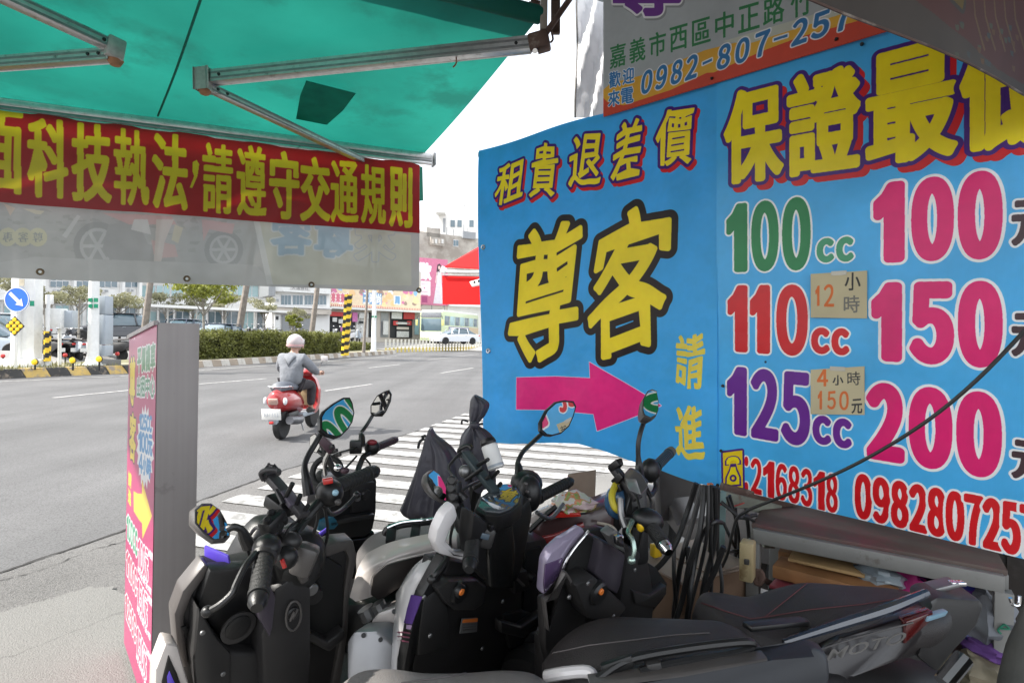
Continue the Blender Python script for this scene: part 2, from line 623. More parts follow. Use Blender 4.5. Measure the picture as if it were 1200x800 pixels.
def asphalt(name, col, var, cracks=0.0, bump=0.5, patch=None, tracks=0.0, speck=1.0):
    m = mat(name, col, 0.85, 0, var, 0.7, bump, 160, dirt=patch, dscale=0.9, dthr=0.56, spec=0.3)
    t = m.node_tree
    b = t.nodes['Principled BSDF']
    src = b.inputs['Base Color'].links[0].from_socket
    co = t.nodes.new('ShaderNodeTexCoord')
    vo = t.nodes.new('ShaderNodeTexVoronoi'); vo.inputs['Scale'].default_value = 95
    t.links.new(co.outputs['Object'], vo.inputs[0])
    r = t.nodes.new('ShaderNodeMapRange')
    r.inputs[1].default_value = 0; r.inputs[2].default_value = 0.9
    r.inputs[3].default_value = 1 + .28 * speck; r.inputs[4].default_value = 1 - .32 * speck
    t.links.new(vo.outputs[0], r.inputs[0])
    mu = t.nodes.new('ShaderNodeMix'); mu.data_type = 'RGBA'; mu.blend_type = 'MULTIPLY'; mu.inputs[0].default_value = 1
    t.links.new(src, mu.inputs[6]); t.links.new(r.outputs[0], mu.inputs[7])
    out = mu.outputs[2]
    if tracks:
        # wheel tracks and oil drips drawn out along the driving direction
        mq = t.nodes.new('ShaderNodeMapping'); mq.inputs['Rotation'].default_value = (0, 0, math.atan2(.272, .962)); mq.inputs['Scale'].default_value = (.85, .035, 1)
        nq = t.nodes.new('ShaderNodeTexNoise'); nq.inputs['Scale'].default_value = 1.0; nq.inputs['Detail'].default_value = 7; nq.inputs['Roughness'].default_value = .6
        t.links.new(co.outputs['Object'], mq.inputs[0]); t.links.new(mq.outputs[0], nq.inputs[0])
        rq = t.nodes.new('ShaderNodeMapRange'); rq.inputs[1].default_value = .35; rq.inputs[2].default_value = .65; rq.inputs[3].default_value = 1 - tracks; rq.inputs[4].default_value = 1 + tracks * .7
        t.links.new(nq.outputs[0], rq.inputs[0])
        mk_ = t.nodes.new('ShaderNodeMix'); mk_.data_type = 'RGBA'; mk_.blend_type = 'MULTIPLY'; mk_.inputs[0].default_value = 1
        t.links.new(out, mk_.inputs[6]); t.links.new(rq.outputs[0], mk_.inputs[7])
        out = mk_.outputs[2]
    if cracks:
        v2 = t.nodes.new('ShaderNodeTexVoronoi'); v2.feature = 'DISTANCE_TO_EDGE'; v2.inputs['Scale'].default_value = 1.1
        n = t.nodes.new('ShaderNodeTexNoise'); n.inputs['Scale'].default_value = 2.5; n.inputs['Detail'].default_value = 6
        va = t.nodes.new('ShaderNodeMix'); va.data_type = 'RGBA'; va.inputs[0].default_value = 0.35
        t.links.new(co.outputs['Object'], n.inputs[0])
        t.links.new(co.outputs['Object'], va.inputs[6]); t.links.new(n.outputs[1], va.inputs[7])
        t.links.new(va.outputs[2], v2.inputs[0])
        lt = t.nodes.new('ShaderNodeMapRange'); lt.inputs[1].default_value = 0; lt.inputs[2].default_value = 0.006
        lt.inputs[3].default_value = 1 - cracks; lt.inputs[4].default_value = 1
        t.links.new(v2.outputs[0], lt.inputs[0])
        m3 = t.nodes.new('ShaderNodeMix'); m3.data_type = 'RGBA'; m3.blend_type = 'MULTIPLY'; m3.inputs[0].default_value = 1
        t.links.new(out, m3.inputs[6]); t.links.new(lt.outputs[0], m3.inputs[7])
        out = m3.outputs[2]
    t.links.new(out, b.inputs['Base Color'])
    return m

M_ASPH = asphalt('road asphalt', (0.118, 0.117, 0.118), 0.12, bump=0.4, tracks=.16)
M_ASPH2 = asphalt('old coarse asphalt', (0.155, 0.15, 0.146), 0.2, 0.0, 0.9, patch=(0.14, 0.135, 0.13))
M_CONC = asphalt('worn concrete', (0.19, 0.186, 0.178), 0.16, 0.3, 0.6, patch=(0.165, 0.16, 0.152), speck=.3)
M_PAVE = asphalt('pale pavement', (0.30, 0.29, 0.275), 0.1, 0.0, 0.3)
M_ROADW = mat('road paint', (0.38, 0.376, 0.368), 0.75, 0, 0.14, 5, 0.5, 150, dirt=(0.2, 0.196, 0.19), dscale=9, dthr=0.46)

def sheet(name, pts, z, m, sub=0):
    vs = [V((p[0], p[1], z)) for p in pts]
    return structure(name, vs, [tuple(range(len(vs)))], m, 0)

sheet('ground', [(-400, -60), (400, -60), (400, 900), (-400, 900)], 0, M_ASPH)
crack = [(-330, 790), (-120, 715), (0, 672), (70, 648), (141, 624), (185, 606), (227, 590), (290, 567), (330, 552), (390, 535), (450, 517), (520, 496), (585, 477), (640, 461), (700, 443), (735, 432)]
cp = [G(*c) for c in crack]
sheet('roadside_strip', [tuple(p[:2]) for p in cp] + [(9, 24), (9, -4), (-8, -4)], 0.004, M_ASPH2)
# the opened joint between road and roadside strip: a low broken lip of tar beside a dark gap
jb = MB()
sp = smooth_path(cp[1:], 9)
r1 = random.Random(3)
prev = None
for i in range(len(sp) - 1):
    a, b = sp[i], sp[i + 1]
    n = V((-(b - a).y, (b - a).x, 0)).normalized()
    wdt = 0.006 + 0.008 * r1.random()
    off = n * (r1.random() - 0.5) * 0.012
    cur = [a + off - n * wdt, a + off + n * wdt]
    if prev:
        jb.add([(q.x, q.y, 0.0085) for q in (prev[0], cur[0], cur[1], prev[1])], [(0, 1, 2, 3)])
    prev = cur
jo = jb.build('tar_joint', mat('dark crack', (0.025, 0.024, 0.023), 0.95), None, 0)
jo['kind'] = 'structure'
jb = MB(); prev = None
p2 = [G(*c) for c in [(0, 681), (50, 668), (100, 648), (141, 636), (180, 622), (205, 607)]]
for i, a in enumerate(smooth_path(p2, 8)):
    wdt = 0.004 + 0.007 * r1.random(); a = a + V((r1.random() - .5, r1.random() - .5, 0)) * 0.02
    cur = [a + V((-.3, -1, 0)) * wdt, a + V((.3, 1, 0)) * wdt]
    if prev: jb.add([(q.x, q.y, 0.0085) for q in (prev[0], cur[0], cur[1], prev[1])], [(0, 1, 2, 3)])
    prev = cur
jb.build('tar_crack', MATS['dark crack'], None, 0)['kind'] = 'structure'

# concrete apron in front of the shop, with an uneven broken edge
edge = [(-260, 800), (-60, 742), (0, 722), (30, 712), (70, 702), (95, 694), (128, 692), (150, 700), (240, 694), (300, 680), (420, 650), (520, 625), (600, 600), (640, 585), (700, 560), (745, 548), (800, 530), (860, 515)]
ep = [G(*c) for c in edge]
ee = []
for i, a in enumerate(smooth_path(ep, 6)):
    ee.append((a.x + (r1.random() - .5) * .03, a.y + (r1.random() - .5) * .05))
aprb, aprf = prism([(x, y, 0.0) for x, y in ee] + [(9, 9, 0), (9, -4, 0), (-8, -4, 0)], V((0, 0, 0.02)))
structure('shop_forecourt', aprb, aprf, M_CONC, 20)

# zebra crossing: every bar is a piece of its own
zebra = thing('zebra_crossing', 'worn white zebra crossing on the asphalt beside the covered scooters', 'crosswalk', G(450, 534))
vl0 = G(259, 589)
bar_me = None
L0 = vl0
for k in range(-2, 17):
    a = L0 + D1 * (0.43 * k)
    ln = 3.0 + (0.9 if k < 4 else 0.45)
    q = [a, a - D2 * ln, a - D2 * ln + D1 * 0.24, a + D1 * 0.24]
    mk('painted_bar', [(p.x, p.y, 0.0125) for p in q], [(0, 1, 2, 3)], M_ROADW, zebra, 0)
    # where the forecourt slab lies under the crossing the paint climbs on it
lane = thing('lane_markings', 'broken white lane lines on the main road asphalt', 'road marking', G(400, 455))
for u0, v0, u1, v1, wd in [(230, 450, 310, 443.5, .13), (378, 458, 433, 450, .12), (430, 431, 467, 427, .13), (515, 437, 553, 431, .13),
                           (60, 466, 150, 457, .13), (585, 425, 610, 421, .13), (500, 421.5, 560, 415, .12)]:
    a, b = G(u0, v0), G(u1, v1)
    mk('dash', [(p.x, p.y, 0.006) for p in (a - D2 * wd, b - D2 * wd, b, a)], [(0, 1, 2, 3)], M_ROADW, lane, 0)
e0 = [G(-200, 459), G(0, 447), G(150, 440), G(280, 430.5), G(464, 417)]
for i in range(4):
    a, b = e0[i], e0[i + 1]
    mk('edge_line', [(p.x, p.y, 0.006) for p in (a - D2 * .13, b - D2 * .13, b, a)], [(0, 1, 2, 3)], M_ROADW, lane, 0)

# ------------------------------------------------------------------ the planted median
isl = [G(-220, 457), G(0, 444), G(60, 441), G(150, 437.5), G(228, 431), G(280, 427.5), G(370, 421), G(464, 414.5)]
M_KY = mat('yellow kerb paint', (0.55, 0.38, 0.12), 0.75, 0, 0.15, 3, 0.3, 40, dirt=(0.3, 0.25, 0.2), dscale=5, dthr=0.5)
M_KB = mat('black kerb paint', (0.05, 0.048, 0.045), 0.75, 0, 0.2, 3, 0.3, 40, dirt=(0.25, 0.2, 0.15), dscale=6, dthr=0.55)
M_KC = mat('weathered kerb concrete', (0.33, 0.27, 0.21), 0.85, 0, 0.15, 2, 0.4, 40, dirt=(0.16, 0.12, 0.09), dscale=4)
M_KW = mat('whitish worn kerb paint', (0.5, 0.47, 0.42), 0.8, 0, 0.15, 2, dirt=(0.3, 0.25, 0.2), dscale=5)
kerb = thing('median_kerb', 'long kerb of the planted median, yellow and black stones at its near end', 'kerb', isl[3])
KH = 0.26
cum = 0.0
stones = 0
for i in range(len(isl) - 1):
    a, b = isl[i], isl[i + 1]
    L = (b - a).length
    n = max(1, round(L / 0.5))
    for k in range(n):
        p, q = a.lerp(b, k / n), a.lerp(b, (k + 1) / n)
        d = (q - p).normalized()
        s = V((-d.y, d.x, 0))
        sl = d * 0.12 if i < 4 else d * 0.05
        c0, c1 = p + d * .006, q - d * .006
        vs = [c0, c1, c1 + s * .3, c0 + s * .3]
        vs = [V((x.x, x.y, 0)) for x in vs] + [V((x.x, x.y, 0)) + V((0, 0, KH)) + s * (.05 if j < 2 else 0) - sl for j, x in enumerate(vs)]
        m = (M_KY, M_KB)[stones % 2] if i < 4 else (M_KC, M_KW)[stones % 2]
        mk('kerb_stone', vs, [(0, 1, 5, 4), (1, 2, 6, 5), (2, 3, 7, 6), (3, 0, 4, 7), (4, 5, 6, 7)], m, kerb, 0)
        stones += 1
back = [p + D2 * 3.2 + V((0, 0, 0)) for p in isl[::-1]]
top = [(p + D2 * 0.27) for p in isl] + back
M_SOIL = mat('dry grass and soil', (0.17, 0.16, 0.085), 0.95, 0, 0.4, 5, 0.8, 20, dirt=(0.3, 0.27, 0.2), dscale=1.2, dthr=0.5)
vs, fs = prism([(p.x, p.y, 0.0) for p in top], V((0, 0, KH - 0.02)))
structure('median_ground', vs, fs, M_SOIL, 20)

def leaf_cloud(centers, size, m, name, parent, n, seed=1, flat=0.0):
    """many small leaf faces filling ellipsoids centers = [(centre, rx, ry, rz)]"""
    r = random.Random(seed)
    vs, fs = [], []
    for i in range(n):
        c, rx, ry, rz = centers[r.randrange(len(centers))]
        while True:
            q = V((r.uniform(-1, 1), r.uniform(-1, 1), r.uniform(-1, 1)))
            if 0.25 < q.length < 1: break
        q = V((q.x * rx, q.y * ry, q.z * rz)) + c
        a = V((r.uniform(-1, 1), r.uniform(-1, 1), r.uniform(-.6, 1))).normalized()
        b = a.orthogonal().normalized()
        b.rotate(Matrix.Rotation(r.random() * 6.28, 3, a))
        c2 = a.cross(b)
        s = size * r.uniform(.6, 1.3)
        k = len(vs)
        vs += [q - b * s, q + c2 * s * .45, q + b * s, q - c2 * s * .45]
        fs.append((k, k + 1, k + 2, k + 3))
    return mk(name, vs, fs, m, parent, 0)

M_LEAFH = mat('hedge leaves', (0.15, 0.16, 0.035), 0.6, 0, 0.55, 3.5, trans=0.25)
M_LEAFT = mat('light tree leaves', (0.22, 0.24, 0.04), 0.6, 0, 0.4, 2, trans=0.35)
M_LEAFD = mat('dusty green leaves', (0.26, 0.255, 0.15), 0.6, 0, 0.4, 1, trans=0.3)
M_BARK = mat('pale palm bark', (0.22, 0.19, 0.165), 0.85, 0, 0.25, 6, 0.6, 25)
M_BARK2 = mat('grey bark', (0.26, 0.24, 0.21), 0.85, 0, 0.25, 8, 0.6, 30)

def hedge_thing(a, b, wd, h0, h1, z0, label, n, seed):
    hd = thing('hedge', label, 'hedge', ((a + b) / 2))
    d = (b - a); L = d.length; d.normalize(); s = V((-d.y, d.x, 0))
    r = random.Random(seed)
    # woody inner mass so that little shows through
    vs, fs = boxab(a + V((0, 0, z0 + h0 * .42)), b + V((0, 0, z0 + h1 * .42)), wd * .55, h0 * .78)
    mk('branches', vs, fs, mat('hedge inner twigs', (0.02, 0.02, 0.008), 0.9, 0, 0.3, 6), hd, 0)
    V_, F_ = [], []
    for i in range(n):
        t = r.random(); y = r.random(); x = r.uniform(-1, 1)
        h = h0 + (h1 - h0) * t
        e = r.random()
        if e < .5: x = -1 + r.random() ** 2 * .25 if r.random() < .75 else 1
        else: y = 1 - r.random() ** 2 * .2
        lump = 1 + .07 * math.sin(t * L * 2.1 + 1) + .06 * math.sin(t * L * 5.3) + r.uniform(-.09, .12) * (1 if r.random() < .8 else 1.8)
        p = a + (b - a) * t + s * (x * wd * .5 * lump) + V((0, 0, z0 + y * h * lump))
        A = V((r.uniform(-1, 1), r.uniform(-1, 1), r.uniform(-.2, 1))).normalized()
        B = A.orthogonal().normalized(); B.rotate(Matrix.Rotation(r.random() * 6.28, 3, A)); C_ = A.cross(B)
        q = .055 * r.uniform(.6, 1.4)
        k = len(V_)
        V_ += [p - B * q, p + C_ * q * .5, p + B * q, p - C_ * q * .5]
        F_.append((k, k + 1, k + 2, k + 3))
    mk('foliage', V_, F_, M_LEAFH, hd, 0)
    return hd

ha, hb = G(205, 430) + D2 * .95, G(404, 418.5) + D2 * .95
hedge_thing(ha, hb, 1.4, 1.06, 1.1, .22, 'long clipped green hedge along the median behind the scooter rider', 26000, 5)
hedge_thing(G(408, 416) + D2 * 1.1, G(440, 413.5) + D2 * 1.0, 1.2, .55, .5, .22, 'short low hedge at the far tip of the median', 5000, 6)
gr = MB()
r = random.Random(11)
for i in range(1500):
    t = r.random() * 0.62
    p = top[0].lerp(top[3], r.random()) + D2 * r.random() * 2.6
    h = r.uniform(.04, .14)
    d = V((r.uniform(-1, 1), r.uniform(-1, 1), 0)) * .03
    gr.add([p + V((0, 0, KH - .02)) - d * .5, p + V((0, 0, KH - .02)) + d * .5, p + d + V((0, 0, KH + h))], [(0, 1, 2)])
go = gr.build('grass', mat('dry grass blades', (0.2, 0.19, 0.07), 0.8, 0, .4, 2), None, 0)
tag(go, 'short dry grass growing on the near end of the median', 'grass', kind='stuff')

def palm(u0, v0, u1, v1, D, r0, h, label, z0=.24, crown=True, seed=1, name='palm_tree'):
    """leaning trunk seen from (u0,v0) to (u1,v1) with a crown of fronds high above"""
    a = P(u0, v0, D); b = P(u1, v1, D)
    d = (b - a) / (b.z - a.z)
    base = a - d * (a.z - z0)
    topp = base + d * (h - z0)
    t = thing(name, label, 'tree', base, 'trees on the median')
    pts = [base + (topp - base) * k / 10 for k in range(11)]
    rr = [r0 * (1.25 if k == 0 else 1 - .03 * k) * (1 + .04 * math.sin(k * 3)) for k in range(11)]
    vs, fs = tube(pts, rr, 10)
    mk('trunk', vs, fs, M_BARK, t)
    if crown:
        rr = random.Random(seed)
        cb = MB()
        for k in range(16):
            an = k * 2.399; el = rr.uniform(-.1, .9)
            L = rr.uniform(1.5, 2.1)
            prev = None
            for j in range(9):
                s = j / 8
                p = topp + V((math.cos(an), math.sin(an), 0)) * (L * s) + V((0, 0, math.sin(el) * L * s - 1.1 * L * s * s * .7))
                side = V((-math.sin(an), math.cos(an), 0))
                if prev is not None:
                    for sg in (-1, 1):
                        for q in range(3):
                            pp = prev.lerp(p, q / 3)
                            tip = pp + side * sg * (.42 * (1 - s * .7)) + V((math.cos(an), math.sin(an), 0)) * .14 + V((0, 0, -.16))
                            cb.add([pp, pp + (p - prev) * .3, tip], [(0, 1, 2)])
                prev = p
        cb.build('crown', M_LEAFD, t, 0)
    return t

palm(169.5, 384, 176.5, 328, 23.5, .14, 6.5, 'leaning palm trunk left of the green tree, behind the magenta sign box', seed=1)
palm(280, 389, 289, 334, 29, .18, 7.4, 'leaning palm trunk rising from the hedge just left of the white house', seed=2)
palm(365.5, 389, 371.5, 340, 35, .17, 7.6, 'palm trunk rising from the hedge above the rider helmet', seed=3)
palm(427, 398, 430.5, 341, 35, .09, 7.5, 'slim straight palm trunk just left of the white lamp post', seed=4)

def small_tree(u, vb, D, ztop, label, seed, spread=1.0, zb=.24, leafm=None, group='small trees'):
    base = P(u, vb, D); base.z = zb
    t = thing('small_tree', label, 'tree', base, group)
    r = random.Random(seed)
    H_ = ztop - zb
    mb = MB()
    pts = [base, base + V((.03, 0, H_ * .35)), base + V((-.02, .02, H_ * .6)), base + V((.05, 0, H_ * .85))]
    vs, fs = tube(pts, [.07, .055, .045, .02], 8, 4)
    mb.add(vs, fs)
    cs = []
    for k in range(11):
        an = k * 2.4
        st = base + V((0, 0, H_ * r.uniform(.45, .7)))
        en = base + V((math.cos(an) * spread * r.uniform(.3, .9), math.sin(an) * spread * r.uniform(.3, .9), H_ * r.uniform(.72, 1.0)))
        mid = st.lerp(en, .5) + V((0, 0, -.08))
        vs, fs = tube([st, mid, en], [.03, .02, .008], 6, 3)
        mb.add(vs, fs)
        cs.append((en, .38 * spread, .38 * spread, .22 * spread))
    mb.build('trunk', M_BARK2, t)
    leaf_cloud(cs, .075 * max(spread, .8), leafm or M_LEAFT, 'crown', t, 1500, seed)
    return t
small_tree(238, 389, 26, 3.9, 'small round tree with yellow-green leaves standing in the hedge', 3, 1.5)
small_tree(343, 389, 30, 2.3, 'little sapling with sparse leaves behind the hedge, before the grey shutter', 8, .45)

# ------------------------------------------------------------------ street things on the near end of the median
M_BLUES = mat('blue traffic sign', (0.02, 0.14, 0.72), 0.35, var=.03)
M_YEL = mat('yellow reflector', (0.85, 0.55, 0.02), 0.3, var=.05)
M_GREYM = mat('grey painted metal', (0.36, 0.4, 0.44), 0.5, 0.1, 0.06, 3, dirt=(0.25, .25, .25), dscale=3, dthr=.62)
M_GREENR = mat('green sticker', (0.0, 0.2, 0.1), 0.4)
KT = KH
def atz(u, v, D, z):
    p = P(u, v, D); p.z = z; return p
# steel gantry column with two signs
cb = atz(27, 425, 17.5, KT)
col = thing('gantry_column', 'thick white steel gantry column behind the round blue arrow sign', 'column', cb)
q = D1
vs, fs = box(cb + V((-.14, 0, 2.6)), .26, .32, 5.2, (1, 0, 0), .01); mk('column_leg', vs, fs, M_WHITE, col)
vs, fs = box(cb + V((.26, .1, 2.6)), .24, .32, 5.2, (1, 0, 0), .01); mk('column_leg', vs, fs, M_WHITE, col)
vs, fs = box(cb + V((.06, .05, 2.6)), .18, .2, 5.2, (1, 0, 0), .0); mk('web_plate', vs, fs, M_WHITE, col)
vs, fs = box(cb + V((.05, 0, .06)), 1.1, .75, .3, (1, 0, 0), .02); mk('foundation', vs, fs, M_WHITE, col)
vs, fs = box(P(37.5, 355.5, 17.1), .13, .012, .16, (1, 0, 0)); mk('green_tag', vs, fs, M_GREENR, col)
vs, fs = box(P(25.5, 331, 17.1), .16, .012, .2, (1, 0, 0)); mk('notice_plate', vs, fs, mat('beige plate', (.45, .4, .3), .6), col)
sg = thing('keep_right_sign', 'round blue sign with a white arrow pointing down right', 'traffic sign', atz(19, 425, 16.6, KT))
ctr = P(19.5, 351, 16.6)
dsc, df = lathe(ctr, ctr + V((0, .02, 0)), [(0, .365), (1, .365)], 40); mk('sign_disc', dsc, df, M_BLUES, sg)
rs, rf = rings([[ctr + V((math.cos(a) * rr, yy, math.sin(a) * rr)) for a in [2 * math.pi * k / 40 for k in range(40)]] for rr, yy in ((.365, -.004), (.342, -.006), (.342, 0.0), (.365, 0.0))], cap=False)
mk('sign_rim', rs, rf, M_WHITE, sg)
dd = V((.72, 0, -.69)); nn = V((.69, 0, .72))
arr = [ctr - dd * .28 + nn * .05, ctr + dd * .08 + nn * .05, ctr + dd * .08 + nn * .13, ctr + dd * .28, ctr + dd * .08 - nn * .13, ctr + dd * .08 - nn * .05, ctr - dd * .28 - nn * .05]
vs, fs = prism([p + V((0, -.004, 0)) for p in arr], V((0, -.005, 0))); mk('arrow', vs, fs, M_WHITE, sg, 0)
vs, fs = tube([atz(19, 425, 16.66, KT), ctr + V((0, .05, .2))], .03, 10); mk('sign_post', vs, fs, M_WHITE, sg)
dm = thing('reflector_diamond', 'black diamond plate with nine yellow reflectors under the round blue sign', 'reflector sign', atz(17, 425, 16.55, KT))
c2 = P(17, 382, 16.5)
dq = .215
vs, fs = prism([c2 + V((0, 0, dq * 1.35)), c2 + V((dq * 1.35, 0, 0)), c2 + V((0, 0, -dq * 1.35)), c2 + V((-dq * 1.35, 0, 0))], V((0, .015, 0))); mk('plate', vs, fs, M_BLACK, dm, 0)
for i in range(-1, 2):
    for j in range(-1, 2):
        c = c2 + V(((i + j) * .092, 0, (i - j) * .092))
        vs, fs = lathe(c, c + V((0, -.02, 0)), [(0, .06), (.7, .058), (1, .03)], 14); mk('reflector', vs, fs, M_YEL, dm)
vs, fs = tube([atz(17, 425, 16.56, KT), c2 + V((0, .03, 0))], .02, 8); mk('post', vs, fs, M_WHITE, dm)

def striped_post(u, vb, vt, D, r, z0, label, turns, lean=0.0, name='striped_post', grp=None):
    """round post wrapped with spiral yellow and black bands"""
    b = atz(u, vb, D, z0)
    tp = P(u + lean, vt, D)
    t = thing(name, label, 'post', b, grp)
    for ci, m in ((0, M_KYL), (1, M_BLACK)):
        mb = MB()
        nseg, nh = 16, 6
        n = turns * nh
        L = (tp - b)
        for i in range(n):
            for k in range(nseg):
                # colour by spiral phase
                ph = ((i + .5) / nh - (k + .5) / nseg) % 1.0
                if (ph < .5) == (ci == 0):
                    a0, a1 = 2 * math.pi * k / nseg, 2 * math.pi * (k + 1) / nseg
                    p0, p1 = b + L * i / n, b + L * (i + 1) / n
                    o0, o1 = V((math.cos(a0), math.sin(a0), 0)) * r, V((math.cos(a1), math.sin(a1), 0)) * r
                    mb.add([p0 + o0, p0 + o1, p1 + o1, p1 + o0], [(0, 1, 2, 3)])
        mb.build(('yellow_bands', 'black_bands')[ci], m, t, 30)
    vs, fs = tube([b, tp], r * .9, 12); mk('core', vs, fs, M_GREYM, t)
    return t
M_KYL = mat('yellow band', (0.75, 0.5, 0.03), 0.45, var=.08)
b = striped_post(55.5, 411, 388, 17.6, .095, KT + .15, 'short yellow and black striped post under the grey signal box', 3)
pp = atz(55.5, 418, 17.62, KT)
vs, fs = tube([pp, P(57, 345, 17.62)], .05, 10); mk('pole', vs, fs, M_WHITE, b)
sb = thing('signal_box', 'pale grey signal control box on a pole with a small white plate above', 'control box', P(70, 382, 18))
vs, fs = box(P(66, 372.5, 18), .45, .35, .6, (1, .12, 0), .01); mk('cabinet', vs, fs, M_WHITE, sb)
vs, fs = box(P(82, 374, 18.2), .3, .3, .56, (1, .12, 0), .01); mk('side_cabinet', vs, fs, M_GREYM, sb)
vs, fs = box(P(58, 351, 17.9), .26, .02, .3, (1, 0, 0), .005); mk('plate', vs, fs, M_WHITE, sb)
vs, fs = tube([atz(70, 418, 18.2, KT), P(70, 385, 18.2)], .05, 10); mk('pole', vs, fs, M_WHITE, sb)
lp = atz(109, 418, 18.5, KT)
lt = thing('street_lamp_post', 'thick white lamp post with green stickers beside the grey cabinet', 'lamp post', lp)
vs, fs = lathe(lp, lp + V((0, 0, 7)), [(0, .25), (.008, .25), (.01, .22), (.05, .165), (.3, .15), (1, .11)], 20); mk('post', vs, fs, M_WHITE, lt)
vs, fs = box(lp + V((0, 0, .01)), .7, .7, .03, (1, 0, 0)); mk('base_plate', vs, fs, M_WHITE, lt)
for du, dv in ((-3, 0), (-3, 7), (3.5, 0), (3.5, 7)):
    c = P(109 + du, 351.5 + dv, 18.32)
    vs, fs = box(c, .12, .03, .13, (1, 0, 0)); mk('green_sticker', vs, fs, M_GREENR, lt)
cbn = thing('roadside_cabinet', 'tall narrow grey street cabinet right of the white lamp post', 'cabinet', atz(121, 420, 18.9, KT))
for v0, v1 in ((347, 368.2), (369, 403.5), (404.2, 417)):
    a, b2 = P(121.5, v0, 18.9), P(121.5, v1, 18.9)
    vs, fs = box((a + b2) / 2, .37, .4, a.z - b2.z, (1, .05, 0), .012); mk('door_panel', vs, fs, M_GREYM, cbn)
vs, fs = box(atz(121, 420, 18.9, KT + .06), .8, .6, .2, (1, .05, 0), .01); mk('plinth', vs, fs, M_CONC, cbn)
for i, (u, v, m, nm, hh) in enumerate([(40.5, 424, M_YEL, 'yellow', .2), (85, 422, M_YEL, 'yellow', .2), (116, 420.5, M_YEL, 'yellow', .2),
                                   (3, 417, M_REDPL, 'red', .2), (43, 416.5, M_REDPL, 'red', .2), (76, 416, M_REDPL, 'red', .2), (137, 414.5, M_REDPL, 'red', .2)]):
    D = 16.4 if i < 3 else 19.2
    c = P(u, v, D)
    lab = ['round yellow reflector on the striped kerb below the blue sign', 'round yellow reflector on the striped kerb left of the lamp post', 'round yellow reflector on the striped kerb below the tall grey cabinet',
           'red reflector at the left edge of the median', 'red reflector beside the gantry column', 'red reflector behind the kerb left of the lamp post', 'red reflector at the right of the grey cabinet'][i]
    t = thing('kerb_reflector', lab, 'reflector', V((c.x, c.y, KT)), 'reflectors along the kerb')
    vs, fs = lathe(c, c + V((0, -.03, 0)), [(0, .085 if i < 3 else .06), (.6, .085 if i < 3 else .06), (1, .04)], 16); mk('lens', vs, fs, m, t)
    vs, fs = lathe(c + V((0, .05, 0)), c, [(0, .05), (.2, .09 if i < 3 else .065), (1, .09 if i < 3 else .065)], 16); mk('housing', vs, fs, M_BLACK if i < 3 else M_REDPL, t)
    vs, fs = tube([V((c.x, c.y + .02, KT - .04)), c + V((0, .02, -.05))], .025, 8); mk('stem', vs, fs, M_BLACK, t)
striped_post(404.5, 399, 345, 30, .21, KT, 'tall leaning yellow and black striped post at the end of the hedge', 8, 4)
wl = atz(438, 400, 37, KT)
t = thing('lamp_post', 'slim white lamp post at the far tip of the median', 'lamp post', wl)
vs, fs = lathe(wl, wl + V((0, 0, 7.5)), [(0, .2), (.01, .2), (.02, .16), (1, .1)], 14); mk('post', vs, fs, M_WHITE, t)
for k in range(2):
    vs, fs = box(P(437 + k * 3.4, 371, 36.7), .11, .1, .12, (1, 0, 0)); mk('green_sticker', vs, fs, M_GREENR, t)

# picket barrier beyond the median, each picket a piece
M_PK = mat('white picket plastic', (0.66, 0.64, 0.56), 0.5, var=.06)
M_PKY = mat('yellow picket plastic', (0.62, 0.5, 0.14), 0.5, var=.08)
fa, fb = G(452, 413), G(640, 408.5)
fence = thing('picket_barrier', 'low white and yellow picket barrier across the road before the bus', 'fence', fa.lerp(fb, .5))
nf = 62
for k in range(nf):
    p = fa.lerp(fb, k / (nf - 1))
    vs, fs = box(p + V((0, 0, .7)), .13, .05, .66, (1, .3, 0)); mk('picket_top', vs, fs, M_PK, fence, 0)
    vs, fs = box(p + V((0, 0, .19)), .135, .052, .37, (1, .3, 0)); mk('picket_foot', vs, fs, M_PKY, fence, 0)
for z in (.5, .25):
    vs, fs = boxab(fa + V((0, .06, z)), fb + V((0, .06, z)), .03, .06); mk('rail', vs, fs, M_PK if z > .4 else M_PKY, fence, 0)

# ------------------------------------------------------------------ across the road
farz = .55
vs = [G(-300, 446) + D2 * 5, G(0, 438) + D2 * 4.2, G(464, 413) + D2 * 3.6, V((6, 62, 0)), V((120, 200, farz)), V((-150, 200, farz)), V((-150, 40, farz))]
p0 = isl[0] + D2 * 3.3; p1 = isl[-1] + D2 * 3.3
strip = [V((p0.x, p0.y, .0)), V((p1.x, p1.y, .0)), V((60, 120, 0)), V((60, 130, farz)), p1 + D2 * 5 + V((0, 0, farz)), p0 + D2 * 5 + V((0, 0, farz)) ]
structure('far_carriageway', [(p0.x, p0.y, .01), (p1.x, p1.y, .01), (p1 + D2 * 2).to_tuple()[:2] + (farz,), (p0 + D2 * 2).to_tuple()[:2] + (farz,),
                              (p1 + D2 * 60 + D1 * 20).to_tuple()[:2] + (farz,), (p0 + D2 * 60 - D1 * 20).to_tuple()[:2] + (farz,)],
          [(0, 1, 2, 3), (3, 2, 4, 5)], M_PAVE, 0)
q0 = p1 + V((.5, 10.5, 0))
structure('far_road', [(q0.x - 6, q0.y, .01), (q0.x + 60, q0.y, .01), (q0.x + 60, q0.y + 3, farz), (q0.x - 6, q0.y + 3, farz), (q0.x + 90, 400, farz), (q0.x - 60, 400, farz)],
          [(0, 1, 2, 3), (3, 2, 4, 5)], M_PAVE, 0)

